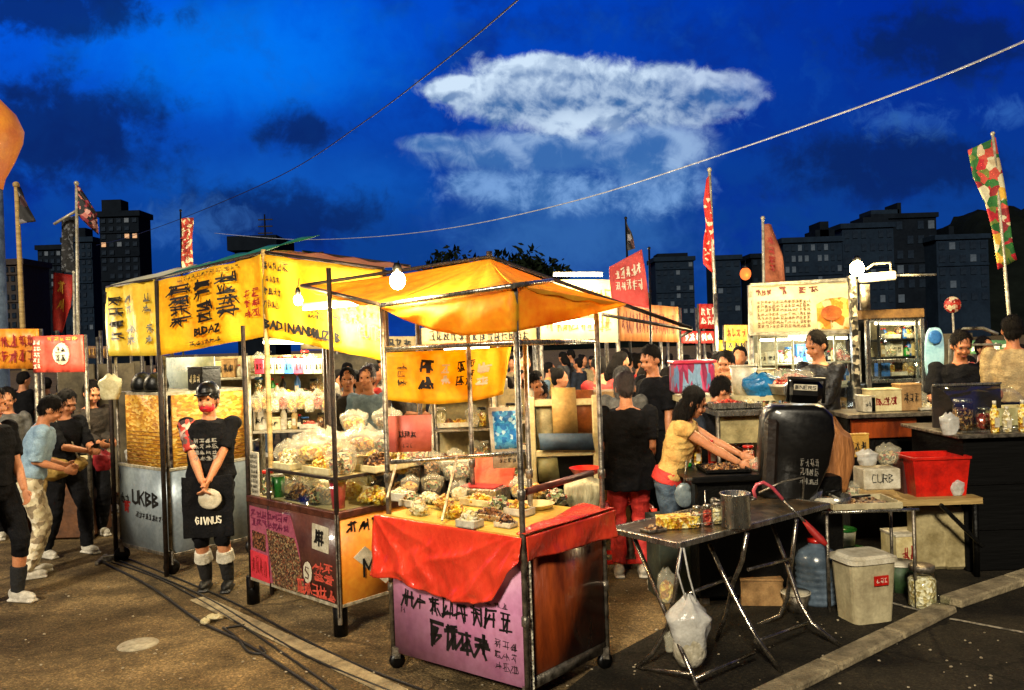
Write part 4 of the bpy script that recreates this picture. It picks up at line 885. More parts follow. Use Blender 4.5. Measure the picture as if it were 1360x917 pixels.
# red cloth draped over the counter
REDC = mat('red_satin', (.80, .060, .024), (.62, .032, .014), rough=.25, scale=4, bump=.5, bscale=19, stretch=(1, 1, .6))
t = thing('tablecloth', 'glossy red cloth hanging over the front and side of the nearest cart', 'tablecloth', z_(N, .9))
edge = [(0, .585), (.15, .60), (.3, .575), (.5, .55), (.72, .555), (.84, .60), (.93, .76), (1, .83)]
LA = L_+ex*.09-ey*.05; NA = N-ex*.05-ey*.05
def clothf(u, v):
    p = LA.lerp(NA, u); zb = poly(edge, u)[0]; z = .955+(zb-.955)*v
    rdg = lambda x: (1-abs(math.sin(x)))**1.6; th1 = math.atan2(v*.42+.02, 1.02-u); th2 = math.atan2(v*.42+.02, u+.02); q_ = noise.noise(Vector((u*4, v*3, 1)))*.5; fold = .050*rdg(th1*7.5+q_)*min(1, (1.02-u)*2.2)*math.exp(-(1-u)*.7)+.034*rdg(th2*6+1+q_)*math.exp(-u*2)+.016*rdg(u*13+v*2+q_*3)+.010*math.sin(u*37-v*9)*v
    return Vector((p.x, p.y, z))-ey*(.012+abs(fold)*v**.6+.03*v)
b = MB(); b.sheet(clothf, 150, 40, .004); b.build('front_drape', REDC, t)
RA = R_+ey*.06-ex*.05
def clothg(u, v):
    p = NA.lerp(RA, u); zb = .83-.03*u; z = .962+.0*u+(zb-.962)*v; fold = .010*math.sin(u*11+v*3)+.006*math.sin(u*19-v*4)
    return Vector((p.x, p.y, z))-ex*(.022+fold*v**.5)+ey*0
b = MB(); b.sheet(clothg, 80, 14, .004)
def clotht(u, v):
    p = NA.lerp(RA, u)+ex*(.24*v*(.25+.75*u)-.012); return Vector((p.x, p.y, .966+.006*math.sin(u*9+v*6)*(.3+v)+.008))
b.sheet(clotht, 60, 14, .004); b.build('side_drape', REDC, t)
# banner and signs hung inside
t = thing('cloth_banner', 'bright yellow banner sagging under the orange canopy behind the front cart posts', 'banner', z_(B_, 1.6)); Yb = 5.72
bb_ = quad_surf(P(511, 530, Yb), P(668, 524, Yb), P(679, 461, Yb), P(509, 469, Yb), sag=.05, wave=.012, sagtop=.0)
b = MB(); b.sheet(bb_, 30, 10, .004); b.build('cloth', YEL, t)
b = MB(); write(b, bb_, .46, .35, .54, .75, n=1, rows=2, seed=32, off=.02, wt=.2); write(b, bb_, .74, .25, .88, .75, n=1, rows=2, seed=34, off=.02, wt=.2); b.build('lettering', INKW, t)
b = MB(); write(b, bb_, .28, .25, .42, .85, n=1, rows=2, seed=31, off=.022, wt=.2); write(b, bb_, .58, .3, .66, .8, n=1, rows=2, seed=37, off=.022, wt=.18); write(b, bb_, .66, .3, .74, .8, n=1, rows=3, seed=35, off=.022, wt=.13); write(b, bb_, .10, .3, .2, .8, n=1, rows=3, seed=36, off=.022, wt=.1); b.build('lettering', INK, t)
PSIGN = mat('salmon_board', (.78, .20, .14), (.62, .12, .09), rough=.5, scale=3, bump=.15)
t = thing('sign_board', 'square salmon red sign board with small black writing hanging behind the front cart glass', 'sign', P(541, 600, 5.35)); f = quad_surf(P(511, 601, 5.35), P(573, 600, 5.35), P(573, 551, 5.35), P(511, 553, 5.35))
b = MB(); b.sheet(f, 1, 1, .008); b.build('board', PSIGN, t); b = MB(); write(b, f, .28, .36, .68, .62, n=3, seed=2, off=.012, wt=.13); write(b, f, .38, .1, .6, .24, n=3, seed=4, off=.012, wt=.1); b.build('lettering', INK, t)
t = thing('poster', 'tilted blue and white poster standing behind the near steel post', 'poster', P(668, 625, 5.6)); f = quad_surf(P(655, 623, 5.6), P(696, 621, 5.55), P(690, 540, 5.55), P(648, 542, 5.6))
b = MB(); b.sheet(f, 1, 1, .008); b.build('board', WHITEP, t)
f2 = lambda u, v: f(.12+.76*u, .32+.62*v)+Vector((0, -.008, 0)); b = MB(); b.sheet(f2, 4, 4, .004); b.build('picture', mottle('blue_picture', ['2a86c8', '58b4e0', '1c6ab0', 'bfe4f0', '3a98d4', '2a78c0', '4aa4d8'], 44, .4, .1), t)
b = MB(); write(b, f, .2, .08, .8, .26, n=4, rows=2, seed=7, off=.01, wt=.12); b.build('lettering', INK, t)
# goods on the front cart
zc = .957
tray(G(532, 664, zc+.0), .17, .12, .055, WHITEP, 'pale', 'white tray of pale snacks at the left end of the front cart counter', R(-40))
tray(G(570, 668, zc), .20, .12, .04, GLASS, 'pale', 'clear tray of pale snacks between the two slanted glass holders', R(-40))
tray(G(605, 688, zc), .20, .12, .05, GLASS, 'yellow', 'clear tub of yellow food at the front edge of the counter', R(-38))
tray(G(652, 690, zc), .24, .10, .035, STEEL, 'dark', 'steel tray of dark skewers on the front cart counter', R(-38))
tray(G(672, 700, zc), .12, .08, .03, WHITEP, 'dark', 'small white tray of dark pieces next to the near post', R(-38))
tray(G(640, 672, zc), .30, .10, .045, CREAM, 'yellow', 'long tray of golden snacks behind the skewers', R(-38))
t = thing('serving_box', 'open serving box with a red lining and raised red lid on the front cart', 'serving box', G(640, 660, zc), R(-25)); M = ROOTM[t.name]
b = MB(M); b.box((0, 0, .035), (.30, .2, .07), bev=.01); b.build('box_body', STEEL, t); b = MB(M); b.box((0, -.004, .073), (.26, .15, .01)); b.build('lining', RED, t)
b = MB(M); b.box((.02, .16, .16), (.32, .012, .24), rot=Matrix.Rotation(R(-28), 3, 'X'), bev=.004); b.build('lid', mat('orange_red_lid', (.72, .12, .05), (.5, .06, .03), rough=.35), t)
bowl(G(712, 676, zc), .115, .035, mat('cream_plate', 'ead9a4', 'c9b070', rough=.4, bump=.05), 'large round cream plate at the right end of the front counter', None, 'plate')
bag(G(560, 640, zc)+Vector((0, .1, 0)), .15, .24, BAGC, 'clear bag bulging with brown snacks behind the front cart glass', food='dark')
bag(G(606, 640, zc)+Vector((0, .1, 0)), .11, .20, BAGC, 'clear bag of mixed snacks next to the raised red lid', food='mixed')
bag(P(776, 678, 5.6), .12, .24, mat('pale_sack', 'cfc59c', '8f8460', rough=.6, scale=8, bump=.6, bscale=20, stretch=(2, 2, .4)), 'pale pleated sack behind the right post of the front cart', amp=.25)
bowl(P(778, 631, 5.65), .11, .05, REDP, 'shallow red plastic bowl on top of the pale sack')

# ---------------------------------------------------------------- middle cart: brown front, orange side
N2 = Vector((-1.24, 5.68, 0)); L2 = Vector((-2.10, 6.48, 0)); ex2 = (L2-N2).normalized(); ey2 = Vector((-ex2.y, ex2.x, 0)); ey2 = ey2 if ey2.y > 0 else -ey2; R2 = N2+ey2*.78; B2 = L2+ey2*.78
MAR = mat('maroon_board', (.085, .028, .020), (.045, .014, .012), rough=.35, scale=4, bump=.15, coat=.3)
ORS = mat('orange_board', (.85, .33, .03), (.72, .22, .015), rough=.45, scale=3, bump=.15)
t = thing('vending_cart', 'middle food cart with dark maroon front board and orange lettered side', 'food cart', N2); cartB = t
f = quad_surf(z_(L2, .225), z_(N2, .225), z_(N2, .83), z_(L2, .83)); b = MB(); b.sheet(f, 1, 1, .02); b.build('front_panel', MAR, t)
def onp(f, poly, off, name, m, t, th=.004):
    nrm = (f(.6, .5)-f(.4, .5)).cross(f(.5, .6)-f(.5, .4)).normalized(); b = MB(); q = [f(x, y)+nrm*off for x, y in poly]; r = [p+nrm*th for p in q]; k = len(q)
    b.add(q+r, [tuple(range(k))[::-1], tuple(range(k, 2*k))]+[(i, (i+1) % k, k+(i+1) % k, k+i) for i in range(k)], False); return b.build(name, m, t)
onp(f, [(.03, .04), (.66, .02), (.60, .55), (.52, .93), (.03, .95)], .011, 'poster_sheet', mat('dark_pink_print', (.42, .10, .16), (.26, .05, .09), rough=.5, scale=8), t)
onp(f, [(.30, .02), (.66, .02), (.62, .40), (.56, .66), (.24, .70)], .016, 'food_picture', mottle('noodle_picture', ['6a4a34', '4a3020', 'a08860', '2a1a12', '8a4a30', '5a4a38', '301c14', '74583c'], 95, .5, .2), t)
onp(f, [(.03, .03), (.26, .02), (.24, .36), (.03, .38)], .016, 'red_stripe', mat('red_print', (.70, .04, .06), (.45, .02, .04), rough=.5, scale=6), t)
onp(f, [(.06, .42), (.22, .40), (.22, .62), (.06, .64)], .016, 'dish_picture', mottle('dish_picture', ['3a2018', '6a3a24', '8a5a3a', '24140e'], 70, .5, .2), t)
b = MB(); write(b, f, .05, .70, .50, .92, n=7, rows=2, seed=41, off=.018, wt=.16, gap=.15); b.build('lettering', mat('plum_ink', (.20, .02, .07), bump=0), t)
b = MB(); write(b, f, .04, .06, .24, .34, n=4, rows=1, seed=43, off=.022, wt=.1, gap=.2); b.build('lettering', INKR, t)
onp(f, [(.75, .60), (.92, .58), (.93, .88), (.76, .90)], .012, 'badge', WHITEP, t); b = MB(); write(b, f, .78, .63, .90, .86, n=1, rows=1, seed=44, off=.02, wt=.16); b.build('lettering', INK, t)
onp(f, [(.70+.045*math.cos(a*.52), .30+.13*math.sin(a*.52)) for a in range(12)], .018, 'emblem', WHITEP, t); b = MB(); write(b, f, .675, .21, .725, .39, text='S', seed=45, off=.026, wt=.22); b.build('lettering', MAR, t)
b = MB(); write(b, f, .76, .22, .97, .46, n=2, rows=2, seed=46, off=.014, wt=.16, gap=.1); write(b, f, .58, .03, .98, .20, n=5, rows=1, seed=47, off=.022, wt=.15, gap=.1); b.build('lettering', mat('coral_ink', (.78, .10, .06), bump=0), t)
g = quad_surf(z_(N2, .225), z_(R2, .225), z_(R2, .83), z_(N2, .83)); b = MB(); b.sheet(g, 1, 1, .02); b.build('side_panel', ORS, t)
onp(g, [(.15, .52), (.28, .62), (.62, .22), (.50, .12)], .011, 'white_strip', WHITEP, t); b = MB(); write(b, g, .08, .78, .62, .95, n=4, seed=51, off=.014, wt=.16); write(b, g, .36, .44, .72, .72, n=2, seed=52, off=.014, wt=.14); write(b, g, .24, .24, .50, .50, text='ME', seed=53, off=.02, wt=.2); write(b, g, .55, .12, .95, .3, n=4, seed=54, off=.014, wt=.16); b.build('lettering', INK, t)
for (a, c) in ((L2, N2), (N2, R2)):
    b = MB(); b.bar(z_(a, .85), z_(c, .85), .045, .05); b.build('counter_trim', mat('brown_trim', '6a3a2a', '3a1c14', rough=.35, metal=.2, scale=14), t)
    b = MB(); b.bar(z_(a, .225), z_(c, .225), .025, .025); b.build('bottom_trim', ALU, t)
b = MB(); q = [N2, L2, B2, R2]; b.add([z_(c, .83) for c in q]+[z_(c, .872) for c in q], [(0, 1, 2, 3), (4, 5, 6, 7), (0, 1, 5, 4), (1, 2, 6, 5), (2, 3, 7, 6), (3, 0, 4, 7)]); b.build('countertop', CREAM, t)
b = MB(); q = [N2.lerp(B2, .02), L2.lerp(R2, .02)+ex2*-.3, B2-ex2*.3, R2]; b.add([z_(c, 1.095) for c in q]+[z_(c, 1.107) for c in q], [(0, 1, 2, 3), (4, 5, 6, 7), (0, 1, 5, 4), (1, 2, 6, 5), (2, 3, 7, 6), (3, 0, 4, 7)]); b.build('shelf', CREAM, t)
for pa, pb in ((N2, L2-ex2*.3), (N2, R2)):
    b = MB(); b.bar(z_(pa, 1.10), z_(pb, 1.10), .02, .022); b.build('shelf_edge', RUSTB, t)
    b = MB(); b.sheet(quad_surf(z_(pa, .88), z_(pb, .88), z_(pb, 1.09), z_(pa, 1.09)), 1, 1, .004); b.build('glass_pane', GLASS, t)
for p, zt in ((N2, 2.55), (L2, 2.2), (R2, 2.2), (B2, 2.25), (L2-ex2*.3, 1.10)):
    b = MB(); b.tube([z_(p, .15), z_(p, zt)], .017, 8); b.build('post', RUSTB, t)
b = MB(); b.bar(z_(N2, .10), z_(N2, .86), .03, .03); b.build('corner_post', STEELD, t)
for p in (N2, L2, R2, B2):
    b = MB(); b.tube([z_(p-ex2*-.07+ey2*.05, .22), z_(p+ex2*.07+ey2*.05, .0)], .05, 12); b.build('leg', BLKM, t)
# goods on the middle cart
def onc(N, ex, ey, a, b_, z): p = N+ex*a+ey*b_; return Vector((p.x, p.y, z))
K = [
 ('jar', 1.05, .10, .874, .05, .19, 'mixed', 'round jar of mixed snacks at the far left of the middle cart counter'),
 ('cup', .90, .10, .874, .055, .17, GREENP, 'tall green cup inside the middle cart glass'),
 ('tray', .66, .14, .874, .24, .16, .05, 'dark', 'low tray heaped with dark pretzel-like snacks in the middle cart glass'),
 ('tray', .42, .12, .874, .2, .16, .05, 'mixed', 'low tray heaped with grey and brown snacks in the middle cart glass'),
 ('cup', .12, .10, .874, .06, .20, PINKP, 'tall pink tumbler next to the near post of the middle cart'),
 ('tray', .06, .38, .874, .26, .3, .05, 'yellow', 'tray of golden fried pieces behind the side glass of the middle cart'),
 ('tray', .05, .62, .874, .2, .2, .05, 'fried', 'tray of browned pieces at the right rear of the middle cart counter'),
 ('bag', .55, .25, 1.109, .20, .30, 'fried', 'big swollen clear bag of golden crackers on the middle cart shelf'),
 ('tray', .28, .10, 1.109, .34, .16, .05, 'yellow', 'long tray of yellow crackers on the front edge of the middle cart shelf'),
 ('tray', .06, .42, 1.109, .30, .30, .05, 'dark', 'wide tray of reddish brown nuts on the right side of the middle cart shelf'),
 ('bag', .18, .52, 1.109, .12, .20, 'yellow', 'clear bag of yellow corn snacks near the right post of the middle cart'),
 ('bag', .0, .70, 1.109, .14, .26, 'mixed', 'bag of green and brown leaves at the back right of the middle cart shelf'),
 ('bag', .75, .35, 1.109, .10, .16, 'pale', 'small pale snack bag left of the swollen bag'),
 ('tray', .95, .30, .874, .22, .2, .10, 'mixed', 'tub of mixed green and brown snacks behind the green cup'),
 ('bag', .74, .42, .874, .12, .20, 'dark', 'clear bag of brown pretzels standing behind the glass of the middle cart'),
 ('bag', .35, .36, .874, .12, .19, 'yellow', 'clear bag of yellow puffs low inside the middle cart glass'),
 ('tray', .30, .30, 1.109, .34, .16, .10, 'mixed', 'deep tray of brown and white snacks in the second row of the middle cart shelf'),
 ('bag', .88, .20, 1.109, .11, .20, 'fried', 'brown snack bag at the left end of the middle cart shelf'),
 ('bag', .42, .55, 1.109, .15, .30, 'dark', 'dark brown snack bag standing behind the swollen cracker bag'),
 ('bag', .10, .30, 1.25, .11, .16, 'fried', 'golden snack bag piled on the nut tray of the middle cart'),
 ('box', 1.07, .06, 1.07, .12, .02, .26, WHITEP, 'printed white price card at the left end of the middle cart'),
 ('tray', .85, .45, .874, .34, .22, .09, 'fried', 'deep tray of fried dough at the back left of the middle cart'),
]
for k in K:
    if k[0] == 'jar': jar(onc(N2, ex2, ey2, *k[1:4]), k[4], k[5], k[6], k[7])
    if k[0] == 'cup': cup(onc(N2, ex2, ey2, *k[1:4]), k[4], k[5], k[6], k[7])
    if k[0] == 'tray': tray(onc(N2, ex2, ey2, *k[1:4]), k[4], k[5], k[6], GLASS if k[4] < .3 else CREAM, k[7], k[8], R(-43), n=110, heap=.10)
    if k[0] == 'bag': bag(onc(N2, ex2, ey2, *k[1:4]), k[4], k[5], BAGC, k[7], food=k[6])
p = onc(N2, ex2, ey2, 1.10, .02, .874); t = thing('price_card', 'tall printed white card standing at the left end of the middle cart', 'card', p, R(-43)); M = ROOTM[t.name]
b = MB(M); b.box((0, 0, .17), (.12, .012, .34), bev=.003); b.build('card', WHITEP, t); b = MB(); write(b, lambda u, v: M @ Vector((-.06+.12*u, -.006, .34*v)), .08, .05, .92, .95, n=4, rows=8, seed=61, off=.004, wt=.14); b.build('lettering', INK, t)

# canopy of big yellow banners above the middle and left carts
Ac = Vector((-3.17, 7.46, 0)); Lc = Vector((-3.92, 8.06, 0)); CC = P(352, 388, 6.9); CC.z = 0; DD = P(512, 420, 6.5); DD.z = 0
za = lambda x, y, Y: P(x, y, Y).z
def banner(name, label, bl, br, tr, tl, m, writes, cat='banner', sag=0, wave=.02, thick=.006, off=.03, nu=24):
    t = thing(name, label, cat, ((bl+br)/2)); f = quad_surf(bl, br, tr, tl, sag=sag, wave=wave, wn=2); b = MB(); b.sheet(f, nu, 10, thick); b.build('cloth', m, t)
    for ink, args in writes: 
        b = MB()
        for a in args: write(b, f, *a[0], off=off, **a[1])
        b.build('lettering', ink, t)
    return t, f
t, f = banner('yellow_banner', 'pale yellow banner with sparse small characters above the silver cart', z_(Lc, za(144, 473, 8.06)), z_(Ac, za(205, 473, 7.46)), z_(Ac, za(205, 372, 7.46)), z_(Lc, za(142, 383, 8.06)), YEL2,
    [(INK, [((.08, .2, .34, .88), dict(n=1, rows=4, seed=71, wt=.2)), ((.42, .56, .62, .86), dict(n=1, rows=2, seed=72, wt=.17)), ((.70, .56, .90, .86), dict(n=1, rows=2, seed=73, wt=.17)), ((.44, .14, .64, .46), dict(n=1, rows=2, seed=74, wt=.17)), ((.74, .14, .93, .44), dict(n=1, rows=2, seed=75, wt=.17))])])
t, f = banner('yellow_banner', 'large yellow banner with three tilted columns of bold black characters', z_(Ac, za(206, 473, 7.46)), z_(CC, 2.12), z_(CC, 2.80), z_(Ac, za(205, 374, 7.46)), YEL,
    [(INK, [((.14, .32, .32, .88), dict(n=1, rows=4, seed=76, wt=.2, gap=.06)), ((.38, .32, .55, .88), dict(n=1, rows=4, seed=77, wt=.2, gap=.06)), ((.60, .32, .77, .90), dict(n=1, rows=4, seed=78, wt=.2, gap=.06)), ((.34, .16, .62, .27), dict(text='BUDAZ', seed=79, wt=.34)), ((.3, .03, .62, .11), dict(n=6, seed=80, wt=.15)), ((.2, .9, .8, .97), dict(n=12, seed=81, wt=.1))]), (INKR, [((.82, .25, .97, .62), dict(n=2, rows=3, seed=82, wt=.16))])])
t, f = banner('yellow_banner', 'long yellow banner with rows of black characters running behind the hanging bulb', z_(CC, 2.12), z_(DD, 1.88), z_(DD, 2.60), z_(CC, 2.80), YEL,
    [(INK, [((.02, .10, .66, .22), dict(text='BADINANDRUZIB', seed=83, wt=.42, gap=.2)), ((.02, .80, .22, .93), dict(n=5, seed=84, wt=.2)), ((.03, .66, .16, .76), dict(n=4, seed=85, wt=.18)), ((.02, .50, .17, .62), dict(n=4, seed=86, wt=.2)), ((.02, .34, .14, .47), dict(n=4, rows=1, seed=87, wt=.18)), ((.36, .32, .52, .44), dict(n=4, rows=2, seed=88, wt=.16)), ((.60, .34, .78, .58), dict(n=3, rows=2, seed=89, wt=.2)), ((.80, .42, .95, .62), dict(n=3, rows=2, seed=90, wt=.15)), ((.78, .20, .97, .38), dict(text='GUTB', seed=91, wt=.34))])])
GRN = mat('green_tarp', (.03, .26, .07), (.015, .13, .035), rough=.5, scale=3, bump=.4)
t = thing('stall_roof', 'sloping tarp roof, green at the front edge, over the yellow banners', 'roof', z_(Ac, 2.7))
def roof_sheet(a, c, back, dz, m, nm):
    b = MB(); b.sheet(lambda u, v: a.lerp(c, u)+back*v+Vector((0, 0, dz*v-.05*math.sin(u*3.14)*0+.012*math.sin(u*20+v*4))), 16, 6, .006); b.build(nm, m, t)
bk = Vector((.30, .75, 0)); a3 = z_(Ac, 2.68); c3 = z_(CC, 2.82); l3 = z_(Lc, za(142, 383, 8.06)+.01); d3 = z_(DD, 2.61)
roof_sheet(a3, c3, bk, .24, GRN, 'green_tarp'); roof_sheet(l3, a3, bk, .22, mat('cream_tarp', (.74, .70, .42), (.55, .5, .26), rough=.5, scale=3, bump=.3), 'pale_tarp'); roof_sheet(c3, d3, Vector((.1, .9, 0)), .10, mat('peach_canvas', (.80, .40, .16), (.62, .26, .08), rough=.6, scale=3, translucent=.35), 'peach_canvas')
b = MB()
for q0, q1 in ((a3, c3), (l3, a3), (c3, d3), (c3+Vector((.1, .9, .1)), d3+Vector((.1, .9, .1)))): b.tube([q0, q1], .014, 6)
b.build('roof_edge_pole', RUSTB, t)
for p, zt in ((Lc, 2.62), (Ac+Vector((.0, -.02, 0)), 2.66), (CC, 2.84), (DD, 2.6), (CC+Vector((.3, .8, 0)), 2.9), (Lc+Vector((.3, .75, 0)), 2.7)):
    b = MB(); b.tube([z_(p, 0), z_(p, zt)], .022, 8); b.build('support_post', RUSTB if p is not CC else WOODL, t)
# ---------------------------------------------------------------- silver cart
N3 = Vector((-3.15, 7.50, 0)); L3 = Vector((-3.86, 8.06, 0)); ex3 = (L3-N3).normalized(); ey3 = Vector((-ex3.y, ex3.x, 0)); ey3 = ey3 if ey3.y > 0 else -ey3; R3 = N3+ey3*.85; B3 = L3+ey3*.85
SILV = mat('silver_blue_sheet', (.36, .42, .46), (.24, .29, .33), rough=.38, metal=.35, scale=3, bump=.1)
t = thing('vending_cart', 'silver grey cart with black writing and tall golden boards, farthest left', 'food cart', N3)
f = quad_surf(z_(L3, .17), z_(N3, .17), z_(N3, .93), z_(L3, .96)); b = MB(); b.sheet(f, 1, 1, .02); b.build('front_panel', SILV, t)
b = MB(); write(b, f, .28, .52, .82, .72, text='AABB'.replace('AA', 'UK'), seed=92, off=.014, wt=.26); write(b, f, .34, .36, .92, .46, n=9, seed=93, off=.014, wt=.14, lean=.3); write(b, f, .04, .5, .22, .66, n=2, seed=94, off=.014, wt=.16); b.build('lettering', INK, t)
b = MB(); write(b, f, .08, .38, .26, .56, n=1, seed=95, off=.014, wt=.2); b.build('lettering', INKR, t)
g = quad_surf(z_(N3, .17), z_(R3, .17), z_(R3, .93), z_(N3, .93)); b = MB(); b.sheet(g, 1, 1, .02); b.build('side_panel', SILV, t)
HON = mottle('golden_board', ['c88a28', 'e0aa3c', 'd89a30', 'b87820', 'ecc060'], 22, .5, .4, stretch=(1, 1, 2.2))
for q0, q1, nm in ((L3.lerp(N3, .20), N3.lerp(L3, .06), 'golden_board'), (N3.lerp(R3, .06), R3, 'golden_board')):
    b = MB(); b.sheet(quad_surf(z_(q0, .95), z_(q1, .95), z_(q1, 1.62), z_(q0, 1.62)), 1, 1, .02); bo = b.build(nm, HON, t)
    b = MB()
    for r_ in range(9): z = 1.0+r_*.035; n_ = (q1-q0).normalized().cross(Vector((0, 0, 1))); b.bar(z_(q0.lerp(q1, .05), z)+n_*.012, z_(q1.lerp(q0, .08), z)+n_*.012, .004, .006)
    b.build('printed_lines', mat('brown_ink', (.30, .12, .02), bump=0), bo)
for (a, c) in ((L3, N3), (N3, R3)):
    for z, m in ((.945, ALU), (.17, STEELD)): b = MB(); b.bar(z_(a, z), z_(c, z), .03, .03); b.build('trim', m, t)
for p in (L3, N3, R3, B3):
    b = MB(); b.tube([z_(p, .12), z_(p, 1.98)], .016, 8); b.build('post', STEELD, t); castor(t, p.x, p.y, .2, .07)
b = MB(); b.sheet(quad_surf(z_(B3, .2), z_(R3, .2), z_(R3, 1.0), z_(B3, 1.0)), 1, 1, .02); b.build('rear_panel', SILV, t)
b = MB(); q = [N3, L3, B3, R3]; b.add([z_(c, 1.62) for c in q]+[z_(c, 1.645) for c in q], [(0, 1, 2, 3), (4, 5, 6, 7), (0, 1, 5, 4), (1, 2, 6, 5), (2, 3, 7, 6), (3, 0, 4, 7)]); b.build('top_shelf', ALU, t)
b = MB(); q0, q1 = L3+ey3*.5, N3+ey3*.5; b.sheet(quad_surf(z_(q0, 1.65), z_(q1, 1.65), z_(q1, 1.96), z_(q0, 1.96)), 1, 1, .015); b.build('back_plate', mat('pale_blue_plate', (.55, .66, .70), (.40, .50, .55), rough=.3, scale=3), t)
for i, (a, lb) in enumerate(((.62, 'round black cap, left of the pair on the silver cart shelf'), (.38, 'round black cap, right of the pair on the silver cart shelf'))):
    p = onc(N3, ex3, ey3, a, .12, 1.647); t = thing('cap', lb, 'cap', p); b = MB(ROOTM[t.name]); b.lathe((0, 0, 0), [(.10, 0), (.115, .05), (.10, .12), (.06, .17), (0.001, .185)], 16); b.build('crown', BLKP, t); b = MB(ROOTM[t.name]); b.box((0, -.11, .012), (.12, .08, .01), bev=.004); b.build('brim', BLKP, t)
bag(P(147, 531, 7.9), .10, .24, mat('cream_bag', 'ded6b0', 'b4a878', rough=.6, bump=.5), 'cream bag hanging at the left post of the silver cart', sq=.5)
bag(onc(N3, ex3, ey3, .83, .1, .965), .07, .14, BAGW, 'small white bag on the left corner of the silver cart')
jar(onc(N3, ex3, ey3, .84, .3, .965), .06, .24, 'red', 'jar with red contents on the left side of the silver cart')
carton(onc(N3, ex3, ey3, .1, .45, 1.647), .25, .2, .22, BLKP, 'dark patterned box on the silver cart shelf behind the front post', R(-38), ink=INKW)
for i, (px, py, r, h, m, lb) in enumerate(((272, 505, .14, .22, BLKP, 'black bundle above the apron worker'), (238, 512, .08, .14, BAGC, 'small clear bag behind the silver cart front post'))): bag(P(px, py+14, 8.6), r, h, m, lb)
# steel shelf rack behind the two left carts
def rack(label, x0, x1, Y, levels, seed, frame=ALU, depth=.4, foods=('mixed', 'fried', 'pale', 'red', 'yellow', 'dark'), where='', top=1.95, density=1.0, group=None):
    a = P(x0, 470, Y).x; c = P(x1, 470, Y).x; t = thing('shelf_rack', label, 'shelf', ((a+c)/2, Y, 0)); 
    for x in (a, c):
        for y in (Y-depth/2, Y+depth/2): b = MB(); b.tube([(x, y, 0), (x, y, top)], .018, 6); b.build('upright', frame, t)
    for z in levels: b = MB(); b.box(((a+c)/2, Y, z), (c-a, depth, .025), bev=.004); b.build('shelf', frame, t)
    b = MB(); b.box(((a+c)/2, Y+depth/2+.02, (levels[0]+top)/2), (c-a, .02, top-levels[0])); b.build('back_sheet', mat('rack_back', 'b8a878', '6a6048', rough=.6, scale=4), t)
    rg = random.Random(seed); density *= 2.0; grp = group or ('goods on the '+label)[:70]
    kinds = {'j': 'snack jar', 'b': 'bottle', 'c': 'carton', 't': 'food tray', 'g': 'plastic bag'}
    for z in levels:
        x = a+.07
        while x < c-.06:
            k = rg.choice('jjbbctg'); h = rg.uniform(.10, .22); lb = f'{kinds[k]} standing on the {where}'
            p = Vector((x, Y-depth*.25+rg.uniform(-.03, .05), z+.0135))
            if k == 'j': jar(p, .045, h, rg.choice(foods), lb+' with a plain lid', rg.choice((REDP, WHITEP, BLUEP, BLKP)), group=grp); x += .12/density
            elif k == 'b': bottle(p, .032, h*1.15, rg.choice((GREENP, WHITEP, BLKP, WOODL, BLUEP)), lb+' with a paper label', group=grp); x += .09/density
            elif k == 'c': carton(p, .14, .1, h, rg.choice((CARD, CREAM, PINKP, BLUEP, WHITEP)), lb+' with black characters', group=grp, n=2); x += .19/density
            elif k == 't': tray(p, .18, .14, .05, WHITEP, rg.choice(foods), lb+' heaped with snacks', group=grp, n=25); x += .22/density
            else: bag(p, .06, h, BAGC, lb+' made of clear film', food=rg.choice(foods), group=grp); x += .15/density
    return t
rack('long pale rack of jars and bottles behind the middle cart', 338, 436, 8.3, [1.20, 1.52, 1.80], 101, where='pale rack behind the middle cart')
rack('narrow rack of jars behind the apron worker', 262, 334, 8.7, [1.05, 1.40, 1.72], 102, where='narrow rack behind the apron worker')
rack('dark metal rack of cups behind the salmon red sign', 574, 650, 7.4, [.95, 1.25, 1.55], 103, frame=STEELD, where='dark rack behind the salmon red sign')
